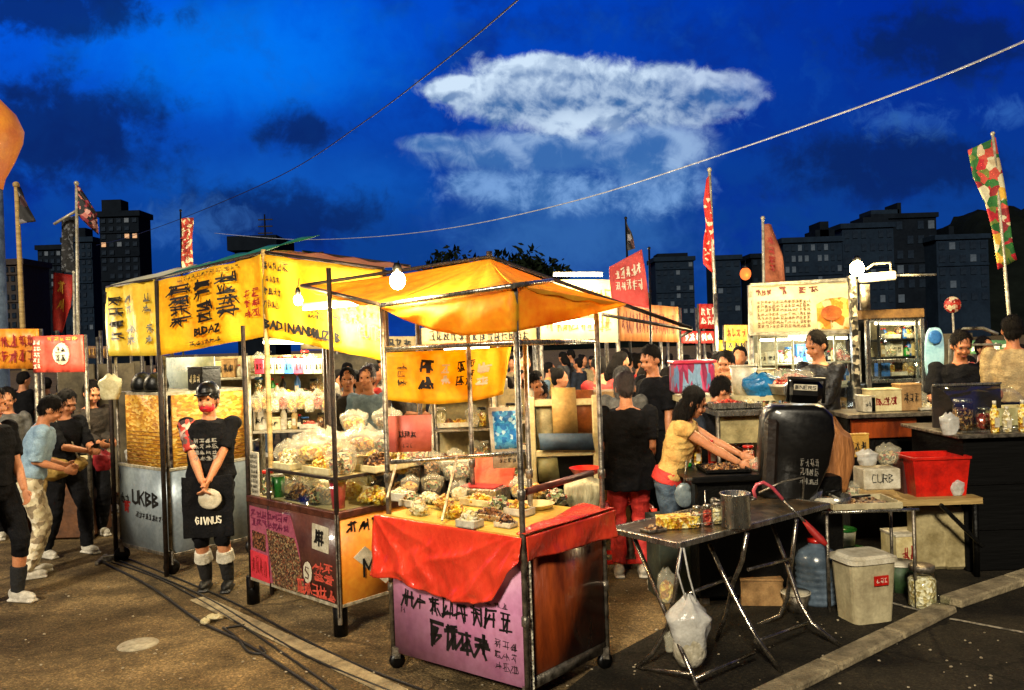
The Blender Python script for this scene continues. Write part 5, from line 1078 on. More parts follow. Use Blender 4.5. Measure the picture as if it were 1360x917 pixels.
# ---------------------------------------------------------------- lit stalls at the back
def stall(label, x0, x1, Y, top, sbot, roofm, signm, sink, depth=1.4, text=None, seed=1, lit=0, rows=2, n=7, counterm=None, y0=None, skew=0, cz=.9, roof=True, patch=None):
    "posts, counter, sign across the front; x0,x1 photo columns; top/sbot photo rows of the sign"
    a = P(x0, top, Y); c = P(x1, top+skew, Y+.0); t = thing('market_stall', label, 'stall', ((a.x+c.x)/2, Y, 0)); ab = P(x0, sbot, Y); cb_ = P(x1, sbot+skew*.3, Y)
    f = quad_surf(Vector((a.x, Y, ab.z)), Vector((c.x, Y, cb_.z)), Vector((c.x, Y, c.z)), Vector((a.x, Y, a.z)), wave=.01)
    b = MB(); b.sheet(f, 16, 4, .02); sgn = b.build('sign_banner', signm, t)
    if sink: b = MB(); write(b, f, .06, .12, .94, .88, text=text, n=n, rows=rows, seed=seed, off=.03, wt=.16); b.build('lettering', sink, sgn)
    for x in (a.x, c.x):
        for y in (Y+.03, Y+depth): b = MB(); b.tube([(x, y, 0), (x, y, (a.z if x == a.x else c.z))], .025, 6); b.build('post', STEELD, t)
    if roof and Y < 0:
        b = MB(); b.sheet(lambda u, v: Vector((a.x*(1-u)+c.x*u, Y-.05+(depth+.1)*v, (a.z*(1-u)+c.z*u)+.02+.3*math.sin(v*3.14))), 8, 8, .02); b.build('roof', roofm, t)
    b = MB(); b.box(((a.x+c.x)/2, Y+.3, cz/2), (c.x-a.x-.06, .5, cz-.04), bev=.01); b.build('counter', counterm or BROWNB, t)
    b = MB(); b.box(((a.x+c.x)/2, Y+.3, cz), (c.x-a.x, .6, .04), bev=.005); b.build('countertop', CREAM, t)
    if not 400 < x0 < 1000: b = MB(); b.box(((a.x+c.x)/2, Y+depth-.1, (1.9+.3)/2), (c.x-a.x-.1, .03, 1.6)); b.build('back_cloth', mat('stall_back', '6e6248', '38301e', rough=.7, scale=3), t)
    if lit: led_tube((a.x+.15, Y-.22, min(a.z, c.z)+.02), (c.x-.15, Y-.22, min(a.z, c.z)+.02), 'tube lamp lighting the '+label, lit)
    return t, f
LITY = mat('lamplit_white_banner', (.95, .80, .36), (.90, .62, .16), rough=.5, scale=1.6, emit=(1, .86, .45), estr=.35, contrast=(.3, .6))  # lamp light falling on the cloth is put in as emission
LITB = mat('striped_lit_banner', (.55, .22, .06), (.24, .08, .02), rough=.5, scale=5, stretch=(3, 1, .1), emit=(1, .4, .12), estr=.10)
stall('brightly lit cream banner stall behind the front cart canopy', 716, 818, 11, 372, 455, ORA, LITY, mat('faint_gold', (.50, .22, .03), bump=0), seed=5, rows=2, n=8)
stall('brown striped banner stall beside the glowing cream one', 820, 900, 11.3, 402, 453, ORS, LITB, mat('maroon_stripes', '6a1c10', bump=0), seed=6, rows=1, n=16, skew=6)
stall('cream banner stall seen under the orange canopy at centre', 560, 712, 11.6, 436, 458, CREAM, mat('cream_lit', (.85, .66, .30), (.7, .45, .15), rough=.5, scale=3, emit=(1, .75, .35), estr=.12), INK, seed=7, rows=1, n=14)
stall('low orange and red sign stall at the far left edge', -14, 52, 9.4, 437, 490, BLKM, ORS, INKR, seed=8, rows=2, n=5, skew=0)
t, f = stall('red sign stall with round white emblem at left', 44, 111, 9.0, 447, 495, BLKM, mat('red_sign', (.72, .09, .055), (.52, .05, .035), rough=.5, scale=3), None, seed=9, skew=-2)
sg = [c for c in t.children if c.name.startswith('sign_banner')][0]
onp(f, [(.57+.16*math.cos(a*.393), .5+.30*math.sin(a*.393)) for a in range(16)], -.02, 'emblem', WHITEP, sg, .05)
b = MB(); write(b, f, .46, .28, .68, .72, n=2, rows=2, seed=97, off=.05, wt=.16); b.build('emblem_mark', INK, sg); b = MB(); write(b, f, .3, .84, .9, .97, n=5, seed=98, off=.03, wt=.14); b.build('lettering', INKG, sg)
b = MB(); write(b, f, .03, .08, .16, .9, n=2, rows=5, seed=99, off=.03, wt=.16); b.build('side_lettering', INKW, sg)
stall('dim brown banner stall right of the red emblem sign', 112, 142, 11.5, 460, 476, BLKM, mat('dim_brown_sign', (.25, .13, .06), (.12, .06, .03)), INKG, seed=10, rows=1, n=6)
stall('shadowy stall with a cream banner behind the pair of men', 400, 556, 12.4, 447, 464, BLKM, mat('dim_cream', (.55, .42, .2), (.35, .24, .1)), INK, seed=12, rows=1, n=12)
stall('small stall with an orange light box at centre right', 962, 992, 13, 432, 453, BLKM, mat('orange_lightbox', (.9, .5, .08), (.8, .35, .04), emit=(1, .5, .08), estr=.8), INKR, seed=13, rows=1, n=4)
stall('dark stall with a small square red sign on the tall feather flag pole', 928, 952, 12.4, 404, 437, BLKM, RED, INKW, seed=14, rows=2, n=3, roof=False)
# stall of the white menu sign
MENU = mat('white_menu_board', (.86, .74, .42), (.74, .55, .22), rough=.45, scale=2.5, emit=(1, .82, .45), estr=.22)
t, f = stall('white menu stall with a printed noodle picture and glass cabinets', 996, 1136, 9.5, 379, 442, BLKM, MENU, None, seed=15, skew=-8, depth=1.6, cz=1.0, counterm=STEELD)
sg = [c for c in t.children if c.name.startswith('sign_banner')][0]
b = MB(); write(b, f, .04, .74, .20, .92, n=3, rows=1, seed=110, off=.03, wt=.2); write(b, f, .26, .74, .34, .95, n=1, seed=111, off=.03, wt=.22); write(b, f, .44, .76, .64, .93, n=2, seed=112, off=.03, wt=.18); b.build('lettering', mat('dark_red_ink', (.22, .04, .02), bump=0), sg)
b = MB(); write(b, f, .05, .08, .56, .66, n=14, rows=7, seed=113, off=.03, wt=.16, gap=.15); b.build('menu_lines', mat('brown_menu_ink', (.24, .13, .04), bump=0), sg)
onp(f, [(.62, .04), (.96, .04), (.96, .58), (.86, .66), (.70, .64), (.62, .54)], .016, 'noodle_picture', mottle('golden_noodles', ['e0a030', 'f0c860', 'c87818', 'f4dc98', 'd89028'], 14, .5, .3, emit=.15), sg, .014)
onp(f, [(.75+.10*math.cos(a*.52), .36+.15*math.sin(a*.52)) for a in range(12)], .034, 'bowl_picture', mat('orange_red_print', (.70, .20, .03), (.5, .08, .02), scale=9), sg, .01)
b = MB(); q = P(996, 450, 9.5); q1 = P(1136, 446, 9.5)
for aa, cc in ((P(996, 444, 9.48), P(1136, 441, 9.48)), (P(996, 379, 9.48), P(1136, 371, 9.48)), (P(996, 379, 9.48), P(997, 444, 9.48)), (P(1136, 371, 9.48), P(1136, 441, 9.48))): b.bar(aa, cc, .04)
b.build('sign_frame', ALU, t)
for x in (1030, 1052, 1080, 1108):
    b = MB(); b.bar(P(x, 446, 9.56), P(x+3, 545, 9.56), .025); b.build('cabinet_mullion', ALU, t)
b = MB(); b.sheet(quad_surf(P(998, 540, 9.53), P(1136, 540, 9.53), P(1135, 446, 9.53), P(998, 446, 9.53)), 1, 1, .006); b.build('glass_front', GLASS, t)
rack('glass cabinet shelves under the white menu sign', 1002, 1132, 9.85, [1.04, 1.36, 1.64], 131, where='cabinet shelves under the white menu sign', foods=('pale', 'mixed', 'red'), density=1.0, top=2.0)
led_tube(P(1010, 452, 9.6), P(1125, 449, 9.6), 'tube lamp inside the cabinet under the white menu sign', 24, (.85, .95, 1))
# post with speckled facing, work lamp and bracket
p = P(1141, 560, 8.7); t = thing('lamp_post', 'steel post with a bright work lamp between the two right cabinets', 'lamp post', (p.x, 8.7, 0))
b = MB(); b.bar((p.x, 8.7, 0), (p.x-.03, 8.7, P(1138, 366, 8.7).z), .07); b.build('post', mottle('speckled_post', ['26241f', 'a89f8a', '3a3630', '6a6456', '141310'], 26, .35, .3), t)
b = MB(); q = P(1150, 366, 8.68); b.bar(P(1142, 370, 8.68), P(1188, 366, 8.68), .10, .09); b.build('lamp_box', mat('lit_box', 'e8dcc0', 'a09070', emit=(1, .85, .5), estr=.35), t)
b = MB(); b.tube([P(1150, 358, 8.68), P(1160, 351, 8.68), P(1182, 349, 8.68), P(1183, 360, 8.68)], .014, 6); b.tube([P(1188, 366, 8.68), P(1243, 365, 8.68)], .012, 6); b.build('bracket', ALU, t)
b = MB(); b.sheet(quad_surf(P(1143, 412, 8.66), P(1155, 412, 8.66), P(1154, 378, 8.66), P(1142, 378, 8.66)), 1, 1, .04); b.build('driver_box', STEELD, t)
# dark framed drinks cabinet
t = thing('display_cabinet', 'black framed glass cabinet with dim shelves left of the pale blue board', 'cabinet', P(1192, 505, 9.2)); Yc = 9.2
a = P(1154, 505, Yc); c = P(1226, 505, Yc); zt = P(1190, 424, Yc).z; zb = P(1190, 506, Yc).z
b = MB()
for x in (a.x, c.x): b.bar((x, Yc, 0), (x, Yc, zt), .05)
for z in (zt, zb, (zt+zb)/2-.12): b.bar((a.x, Yc, z), (c.x, Yc, z), .04)
b.bar((a.x*.3+c.x*.7+.12, Yc, zb), (a.x*.3+c.x*.7+.12, Yc, zt), .03); b.build('frame', STEEL, t)
b = MB(); b.box(((a.x+c.x)/2, Yc+.5, (zt+.1)/2), (c.x-a.x, .03, zt)); b.build('back', BLKM, t)
b = MB(); b.box(((a.x+c.x)/2, Yc+.25, zb-.22), (c.x-a.x+.1, .5, .38), bev=.01); b.build('base', BLKP, t)
b = MB(); b.box(((a.x+c.x)/2-.03, Yc+.1, P(1190, 417, Yc).z+.0), (c.x-a.x+.1, .3, .10), bev=.01); b.build('name_board', mat('dark_gold_board', (.28, .15, .04), (.12, .06, .02), scale=9), t)
b = MB(); b.sheet(quad_surf(Vector((a.x, Yc-.02, zb)), Vector((c.x, Yc-.02, zb)), Vector((c.x, Yc-.02, zt)), Vector((a.x, Yc-.02, zt))), 1, 1, .005); b.build('glass_front', GLASS, t)
rack('dim shelves inside the black framed cabinet', 1160, 1222, 9.45, [zb+.03, zb+.25, zb+.45], 141, frame=BLKM, where='dim shelves inside the black framed cabinet', foods=('dark', 'yellow', 'mixed'), depth=.3, top=zt-.03)
led_tube(P(1162, 430, 9.3), P(1215, 430, 9.3), 'tube lamp inside the black framed cabinet', 5)
t = thing('surfboard_sign', 'pale blue rounded board with a darker blue disc beside the black cabinet', 'sign board', P(1242, 508, 9)); b = MB(); pts = []
for i in range(24): a_ = i/24*6.283; pts.append(P(1242+12*math.copysign(abs(math.cos(a_))**.6, math.cos(a_)), 470-35*math.copysign(abs(math.sin(a_))**.8, math.sin(a_)), 9))
b.add(pts+[q+Vector((0, .04, 0)) for q in pts], [tuple(range(24)), tuple(range(24, 48))]+[(i, (i+1) % 24, 24+(i+1) % 24, 24+i) for i in range(24)], False)
b.build('board', mat('pale_blue_board', (.42, .68, .78), (.25, .50, .64), rough=.4, scale=4), t)
b = MB(); c = P(1242, 448, 8.97); b.ball(c, (.075, .012, .075), 14); b.build('disc', BLUEP, t)
p = P(1265, 405, 9.5); t = thing('round_sign', 'small round patterned pinwheel sign on a thin pole at right', 'sign', (p.x, 9.5, 0)); b = MB(); b.tube([(p.x+.03, 9.5, 0), (p.x, 9.5, p.z)], .012, 6); b.build('pole', ALU, t)
b = MB(); b.lathe(p, [(.09, -.02), (.095, 0), (.09, .02)], 20, M=Matrix.Rotation(R(90), 3, 'X')); b.build('disc', mottle('pinwheel_print', ['c03a2a', 'd8c8a0', '8a2018', 'e0a888'], 30, .5, .2), t)
# curved dark awning frame right
b = MB(); b.tube([P(1262, 510, 9.8), P(1262, 452, 9.8), P(1280, 437, 9.8), P(1305, 436, 9.8), P(1325, 444, 9.8)], .02, 6); b.tube([P(1262, 458, 9.8), P(1330, 458, 9.8)], .015, 6); b.build('curved_frame', ALU, label='curved pale pipe frame behind the man leaning on the counter', cat='frame')
# the red lamp
bulb_lamp(990, 364, 15, 'small reddish orange lamp glowing beside the rust coloured flag', 12, (1, .22, .05), es=1.6, r=.10)
MATS['bulb_glowsmall red'].node_tree.nodes['Principled BSDF'].inputs['Specular IOR Level'].default_value = 0
for l_ in list(MATS['bulb_glowsmall red'].node_tree.nodes['Principled BSDF'].inputs['Base Color'].links): MATS['bulb_glowsmall red'].node_tree.links.remove(l_)
MATS['bulb_glowsmall red'].node_tree.nodes['Principled BSDF'].inputs['Base Color'].default_value = (.25, .03, .01, 1)
MATS['bulb_glowsmall red'].node_tree.nodes['Principled BSDF'].inputs['Emission Color'].default_value = (1, .16, .03, 1)
bulb_lamp(528, 373, 5.0, 'bright bulb hanging at the near left corner of the orange canopy', 75, hang=.12, es=70, r=.048)
bulb_lamp(396, 399, 6.0, 'smaller bulb hanging in front of the long yellow banner', 30, hang=.16, es=45, r=.034)
bulb_lamp(1138, 357, 8.5, 'dazzling bulb on top of the steel post beside the white menu sign', 130, hang=.1, es=90, r=.07)
led_tube(P(735, 366, 10.7), P(800, 366, 10.7), 'tube lamp above the glowing cream banner', 45)
lamp(P(775, 345, 10.3), 22, (1, .84, .5), .1)
led_tube(onc(N2, ex2, ey2, .9, .38, 2.32), onc(N2, ex2, ey2, .2, .38, 2.32), 'tube lamp under the roof of the middle cart', 95)
led_tube(onc(N3, ex3, ey3, .7, .6, 2.4), onc(N3, ex3, ey3, .1, .6, 2.4), 'tube lamp under the roof of the silver cart', 26)
led_tube(P(350, 455, 7.9), P(430, 455, 7.9), 'tube lamp above the pale rack of jars', 70)
led_tube(P(590, 464, 5.9), P(650, 462, 5.9), 'tube lamp hidden behind the sagging yellow banner', 38)
for x, Y in ((470, 10.6), (640, 10.3), (860, 9.8), (950, 11), (80, 8.3)): lamp(P(x, 440, Y), 75, (1, .82, .5), .2)

# ---------------------------------------------------------------- right hand tables and goods
def table(label, corners, z, th, topm, legs=True, legm=STEELD, name='table', cat='table', r=.016):
    cs = [Vector(c) for c in corners]; c0 = sum(cs, Vector())/4; t = thing(name, label, cat, (c0.x, c0.y, 0)); b = MB()
    b.add([z_(c, z-th) for c in cs]+[z_(c, z) for c in cs], [(0, 1, 2, 3), (4, 5, 6, 7), (0, 1, 5, 4), (1, 2, 6, 5), (2, 3, 7, 6), (3, 0, 4, 7)]); b.build('tabletop', topm, t)
    if legs:
        for c in cs: q = c.lerp(c0, .08); b = MB(); b.tube([z_(q, 0), z_(q, z-th)], r, 8); b.build('leg', legm, t)
    return t
FT = Vector((.93, 4.82, 0)); fx = Vector((.79, .613, 0)).normalized(); fy = Vector((-fx.y, fx.x, 0)); LT = 1.58; WT = .57; ZT = .80
TOPM = mat('dark_table_top', (.11, .07, .035), (.012, .009, .006), rough=.35, scale=6, bump=.3, coat=.2)
t = table('folding table with crossed chrome tube legs at the front right', [FT, FT+fx*LT, FT+fx*LT+fy*WT, FT+fy*WT], ZT, .024, TOPM, False, name='folding_table'); ftab = t
for a, c in ((FT, FT+fx*LT), (FT+fx*LT, FT+fx*LT+fy*WT), (FT+fx*LT+fy*WT, FT+fy*WT), (FT+fy*WT, FT)): b = MB(); b.bar(z_(a, ZT-.014), z_(c, ZT-.014), .026, .034); b.build('edge_trim', STEEL, t)
CHR = mat('chrome_tube', 'd0c8b8', '6a6054', rough=.22, metal=.95, scale=25, bump=.15)
def leg(pts, r=.0145, nm='leg'):
    b = MB(); b.tube([P(x, y, Y) for x, y, Y in pts], r, 10); b.build(nm, CHR, ftab)
leg([(843, 716, 5.2), (878, 800, 4.95), (908, 870, 4.72), (932, 926, 4.56)])
leg([(905, 728, 4.86), (896, 790, 4.9), (886, 835, 4.95), (868, 868, 5.0), (845, 888, 5.02)])
leg([(992, 708, 5.12), (986, 745, 5.15), (974, 775, 5.2), (964, 818, 5.3), (952, 851, 5.4)])
leg([(943, 724, 5.25), (960, 762, 5.12), (985, 812, 5.0), (1003, 845, 4.93), (1039, 894, 4.87)])
leg([(1058, 690, 5.5), (1051, 750, 5.55), (1046, 795, 5.65), (1036, 818, 5.7), (1003, 832, 5.72)])
leg([(1026, 698, 5.75), (1040, 735, 5.62), (1062, 800, 5.4), (1078, 828, 5.32), (1117, 859, 5.25)])
for a in ([(914, 789, 4.92), (971, 768, 5.18)], [(924, 902, 4.62), (1002, 868, 4.92)], [(1003, 853, 4.93), (1072, 829, 5.33)], [(994, 757, 5.15), (1052, 742, 5.55)], [(845, 888, 5.02), (918, 896, 4.64)]): leg(a, .011, 'cross_rail')
gt = lambda px, py: G(px, py, ZT+.002)
t = thing('cooking_pot', 'tall steel pot at the middle of the folding table', 'pot', gt(978, 700)); b = MB(ROOTM[t.name]); b.lathe((0, 0, 0), [(.085, 0), (.09, .01), (.09, .20), (.097, .205), (.097, .212), (.085, .21), (.083, .02)], 28); b.build('pot_wall', STEEL, t)
for s in (-1, 1): b = MB(ROOTM[t.name]); b.tube([(s*.088, -.03, .17), (s*.12, -.025, .175), (s*.12, .025, .175), (s*.088, .03, .17)], .006, 6); b.build('handle', STEEL, t)
carton(gt(900, 700), .24, .14, .07, FOODS['yellow'], 'flat pack of yellow noodles at the left end of the folding table', R(8), ink=None, name='noodle_pack')
for i, (x, y, fd, lb) in enumerate(((926, 700, 'mixed', 'first small jar in the wire caddy beside the noodle pack'), (940, 698, 'red', 'middle small jar in the wire caddy with red sauce'), (953, 696, 'pale', 'small jar in the wire caddy touching the steel pot'))): jar(gt(x, y), .030, .13, fd, lb, STEEL)
t = thing('wire_caddy', 'wire caddy holding three small jars on the folding table', 'caddy', gt(940, 700)); b = MB()
for z in (.03, .09): q = [gt(918, 704), gt(960, 699), gt(958, 692), gt(918, 696)]; q = [p+Vector((0, 0, z)) for p in q]; b.tube(q+[q[0]], .003, 5)
b.build('wire_ring', STEEL, t); b = MB(); q = gt(938, 698); b.tube([q, q+Vector((0, 0, .22))], .004, 5); b.build('handle', STEEL, t)
tray(gt(868, 706), .14, .1, .02, STEELD, 'dark', 'small dark tray at the left corner of the folding table', R(30), n=20, heap=.02)
bag(P(917, 884, 4.80), .115, .40, BAGW, 'white plastic bag hanging from the folding table', amp=.6, seed=5, name='hanging_bag', food=mat('bag_inside', 'cfc8b4', '8f866c', rough=.6, scale=9, bump=.5))
b = MB(); b.tube([P(905, 728, 4.8), P(900, 760, 4.8), P(912, 800, 4.8)], .006, 6); b.tube([P(908, 728, 4.8), P(915, 765, 4.8), P(925, 800, 4.8)], .006, 6); b.build('bag_handles', BAGW, label='twisted handles of the hanging white bag tied over the table edge', cat='bag handles')
bag(P(886, 800, 4.93), .05, .20, BAGC, 'small clear bag of rolls tied beside the hanging white bag', food='yellow', seed=9); bag(P(890, 866, 4.95), .03, .12, BAGC, 'tiny clear bag dangling at the lowest left table leg', seed=4)
t = thing('umbrella', 'closed pinkish red umbrella with hooked handle leaning on the folding table', 'umbrella', P(1092, 722, 5.2))
hk = [(1004, 662, 5.35), (1001, 652, 5.35), (1005, 644, 5.35), (1014, 641, 5.35), (1026, 648, 5.35), (1040, 664, 5.32)]; b = MB(); b.tube([P(*h) for h in hk], .012, 8); b.build('handle', mat('pink_red_lacquer', (.60, .10, .12), (.42, .05, .07), rough=.25, coat=.4), t)
b = MB(); b.tube([P(1040, 664, 5.32), P(1070, 694, 5.26)], .008, 8); b.build('shaft', STEEL, t); b = MB(); b.tube([P(1068, 692, 5.27), P(1078, 704, 5.25), P(1090, 717, 5.22), P(1098, 724, 5.2)], [.012, .022, .026, .014], 8); b.build('folded_cloth', RED, t)
# griddle stove with the big black hood
t = thing('griddle_stove', 'black griddle stove cabinet with steel edge behind the folding table', 'stove', (1.72, 6.3, 0)); 
b = MB(); b.box((1.86, 6.42, .49), (1.12, .55, .86), rz=.06, bev=.015); b.build('cabinet_body', BLKM, t); b = MB(); b.box((1.66, 6.40, .945), (.80, .66, .05), rz=.06, bev=.01); b.build('griddle_plate', BLKP, t)
b = MB(); b.bar((1.24, 6.06, .955), (2.02, 6.10, .945), .02); b.build('steel_edge', STEEL, t)
for i in range(3): b = MB(); b.lathe((1.45+i*.28, 6.13, .78), [(.03, 0), (.026, .03), (0.001, .03)], 12, M=Matrix.Rotation(R(90), 3, 'X')); b.build('knob', STEELD, t)
for (dx, dy) in ((0, 0), (1.0, .05), (0, .5), (1.0, .55)): b = MB(); b.box((1.38+dx, 6.2+dy*.9, .03), (.06, .06, .06)); b.build('foot', STEELD, t)
t = thing('roasting_hood', 'big rounded black roaster drum with a handled box on top', 'roaster', P(1052, 664, 6.15)); M = Matrix.Translation(P(1052, 664, 6.15))@Matrix.Rotation(R(-12), 4, 'Z')@Matrix.Rotation(R(4), 4, 'Y')@Matrix.Diagonal((1.03, 1.0, 1.17, 1))
BLKH = mat('black_enamel', '0d0c0b', '060606', rough=.36, spec=.3, scale=5, bump=.08, coat=.1)
# body: rounded on the right, flat padded left side
b = MB(M); pr = [(-.235, .03), (-.20, 0), (.06, -.01), (.15, .07), (.225, .25), (.255, .45), (.235, .56), (.17, .61), (-.16, .60), (-.215, .57), (-.24, .5), (-.25, .25)]; n_ = len(pr)
dps = [(-.17, .90), (-.155, .96), (-.12, 1), (.12, 1), (.155, .96), (.17, .90)]; vs = []
for y, k in dps: vs += [(x*k, y, .32+(z-.32)*k) for x, z in pr]
fs = [tuple(range(n_))[::-1], tuple(range((len(dps)-1)*n_, len(dps)*n_))]+[(j*n_+i, j*n_+(i+1) % n_, (j+1)*n_+(i+1) % n_, (j+1)*n_+i) for j in range(len(dps)-1) for i in range(n_)]
b.add(vs, fs, True); b.build('drum', BLKH, t)
b = MB(M); b.box((-.175, -.165, .29), (.10, .05, .46), bev=.045); b.build('side_pad', mat('brown_black_pad', '241a14', '120d0a', rough=.4, scale=6, bump=.2), t)
b = MB(M); b.box((.05, 0, .695), (.27, .18, .15), bev=.05); b.build('top_box', BLKH, t)
b = MB(M); b.box((.05, -.095, .72), (.16, .012, .038), bev=.004); b.build('vent_label', WHITEP, t); b = MB(); write(b, lambda u, v: M @ Vector((-.025+.15*u, -.102, .705+.032*v)), .02, .1, .98, .9, text='SMOKE'.replace('SMOKE', 'BNERS'), seed=3, off=.003, wt=.2); b.build('lettering', INK, t)
b = MB(M); b.tube([(-.07, -.11, .63), (-.07, -.12, .775), (.17, -.12, .775), (.17, -.11, .63)], .014, 8); b.build('handle', BLKH, t)
b = MB(); g_ = lambda u, v: M @ Vector((.02+.13*u, -.176, .12+.17*v)); write(b, g_, 0, .0, 1, 1, n=4, rows=3, seed=5, off=.004, wt=.1); b.build('small_print', mat('grey_print', '8a867c', bump=0), t)
b = MB(); b.tube([P(1008, 655, 5.9), P(1040, 640, 5.9), P(1068, 634, 5.95), P(1066, 668, 5.95)], .008, 6); b.build('pipe', STEELD, t)
tray(Vector((1.58, 6.32, .972)), .34, .34, .03, BLKM, 'dark', 'black pan of grilled meat under the reaching hands', 0, n=80, heap=.03)
bag(Vector((1.84, 6.25, .972)), .07, .10, BAGC, 'small clear bag of meat next to the black roaster', food='red')
b = MB(); t = thing('dust_pan', 'translucent grey scoop hanging below the reaching woman', 'scoop', P(912, 672, 6.2)); b.ball(P(909, 658, 6.25), (.075, .02, .095), 14); b.build('scoop', mat('grey_translucent', '7f8c90', '56626a', rough=.3, scale=6), t); b = MB(); b.tube([P(909, 642, 6.25), P(912, 612, 6.25)], .008, 6); b.build('handle', STEELD, t)
# red stool and box behind the front cart
t = thing('red_stool', 'red draped stool between the front cart and the folding table', 'stool', G(842, 765)); c = G(842, 765)
b = MB(); b.sheet(lambda u, v: Vector((c.x-.30+.52*u, c.y+.06-.02*math.sin(u*20), 0))*1+Vector((0, .36*(v), .52+.06*math.sin(u*3.14)+.01*math.sin(u*24+v*5))), 24, 8, .01); b.build('draped_top', REDC, t)
for x in (-.27, .19):
    for y in (.07, .40): b = MB(); b.bar((c.x+x, c.y+y, 0), (c.x+x, c.y+y, .53), .035); b.build('leg', REDP, t)
for y in (.07, .40): b = MB(); b.bar((c.x-.27, c.y+y, .10), (c.x+.19, c.y+y, .10), .035); b.build('bottom_rail', REDP, t)
b = MB(); b.sheet(lambda u, v: Vector((c.x+.17+.05*u, c.y+.05-.01*math.sin(v*9), .55-.50*v)), 4, 10, .01); b.build('hanging_cloth', REDC, t)
bowl(Vector((c.x-.05, c.y+.28, .001)), .12, .30, mat('patterned_tub', 'b0a48c', '4a3a30', rough=.5, scale=12), 'patterned tub standing under the red stool', 'mixed', 'tub')
carton(G(892, 790), .28, .3, .62, mat('dark_green_box', '3a4034', '1e2420', rough=.6, scale=6), 'dark greenish box standing behind the left legs of the folding table', R(10), ink=None, name='storage_box')
# buckets, bins, jugs
t = thing('lidded_bin', 'square cream bin with lid and red label, in front of the right table', 'bin', G(1149, 822)); M = ROOTM[t.name]
def tub(b, w0, w1, h, z0=0, k=.18, n=6, sq=.8):
    vs = []; 
    for w, z in ((w0, z0), (w1, z0+h)):
        for i in range(24): a_ = i/24*6.283; cx_ = math.copysign(abs(math.cos(a_))**.35, math.cos(a_)); cy_ = math.copysign(abs(math.sin(a_))**.35, math.sin(a_)); vs.append((cx_*w, cy_*w*sq, z))
    b.add(vs, [tuple(range(24))[::-1], tuple(range(24, 48))]+[(i, (i+1) % 24, 24+(i+1) % 24, 24+i) for i in range(24)])
CRM = mat('cream_plastic', 'bdb28e', '94886a', rough=.45, scale=5, bump=.1)
b = MB(M@Matrix.Rotation(R(14), 4, 'Z')); tub(b, .15, .178, .42); b.build('bin_wall', CRM, t); b = MB(M@Matrix.Rotation(R(14), 4, 'Z')); tub(b, .195, .19, .03, .415); tub(b, .17, .15, .02, .444); b.build('lid', WHITEP, t)
b = MB(M@Matrix.Rotation(R(14), 4, 'Z')); b.box((.03, -.147, .30), (.11, .01, .065)); b.build('red_label', REDP, t)
M2 = M@Matrix.Rotation(R(14), 4, 'Z'); b = MB(); write(b, lambda u, v: M2 @ Vector((-.02+.1*u, -.152, .275+.05*v)), .05, .1, .95, .9, n=3, seed=4, off=.003, wt=.12); b.build('lettering', INKW, t)
def jug(p, r, h, m, label, capm, nm='water_jug', ribs=True, lab=None):
    t = thing(nm, label, 'jug', p); M = ROOTM[t.name]; pr = [(r*.9, 0), (r, .02)]
    for i in range(6): pr += [(r, h*(.08+.1*i)), (r*.955, h*(.105+.1*i)), (r, h*(.13+.1*i))]
    pr += [(r, h*.72), (r*.8, h*.84), (r*.35, h*.93), (r*.33, h)]; b = MB(M); b.lathe((0, 0, 0), pr, 26); b.build('jug_body', m, t); b = MB(M); b.lathe((0, 0, h*.97), [(r*.38, 0), (r*.38, h*.06)], 16); b.build('cap', capm, t)
    if lab: b = MB(M); b.lathe((0, 0, 0), [(r*1.01, h*.3), (r*1.01, h*.55)], 26); b.build('paper_label', lab, t)
jug(G(1086, 800), .155, .46, mat('blue_grey_jug', '5d6c7c', '3c4854', rough=.25, scale=4, coat=.3), 'blue grey ribbed water jug beside the umbrella tip', REDP)
b = MB(); c = G(1086, 800); b.lathe((c.x, c.y, 0), [(.19, 0), (.19, .03), (.17, .04)], 24)
jar(G(1226, 806), .10, .30, 'pale', 'tall glass jar alone on the tarmac right of the cream bin', STEELD, name='glass_jar')
bowl(G(1238, 806)+Vector((.02, -.08, .0)), .07, .09, GLASS, 'clear glass bowl at the foot of the tall glass jar')
cup(G(1120, 748), .115, .30, mat('milky_tub', 'c8c6b0', '96947c', rough=.4), 'milky tub with green lower half behind the cream bin', GREENP)
b = MB(); c = G(1120, 748); t = thing('green_basin', 'green plastic basin in front of the milky tub', 'basin', (c.x+.02, c.y-.15, 0)); b.lathe((c.x+.02, c.y-.15, 0), [(.08, 0), (.12, .16), (.125, .16), (.07, .01)], 20); b.build('basin_wall', GREENP, t); b = MB(); b.lathe((c.x+.02, c.y-.15, .16), [(.13, -.01), (.13, .004)], 20); b.build('rim', GREENP, t)
carton(G(1204, 752), .30, .25, .30, CREAM, 'cream box with a dark red lower band under the right table', R(5), lid=WHITEP, ink=INKR)
b = MB(); 
for i, (px, w_) in enumerate(((1238, .26), (1268, .2))):
    c = G(px, 757); t = thing('fuel_can', ('tall beige can under the right table, left of the table leg', 'tall beige can under the right table, right of the table leg')[i], 'can', c); b = MB(ROOTM[t.name]); b.box((0, .05, .27), (w_, .22, .52), bev=.03); b.build('can_body', mat('beige_can', 'b4a67c', '80724c', rough=.5, scale=5), t); b = MB(ROOTM[t.name]); b.lathe((.03, 0, .53), [(.035, 0), (.035, .04)], 12); b.build('cap', BLKP, t)
c0 = P(1078, 650, 6.75); c1 = P(1292, 664, 6.75); t = table('low wooden table carrying the red crate and white box', [(c0.x, 6.6, 0), (c1.x, 6.6, 0), (c1.x, 7.15, 0), (c0.x, 7.15, 0)], .64, .05, WOODL, True, BLKM, r=.024)
b = MB(); b.bar((c1.x-.35, 6.58, .60), (c1.x-.02, 6.58, .25), .03); b.build('brace', BLKM, t)
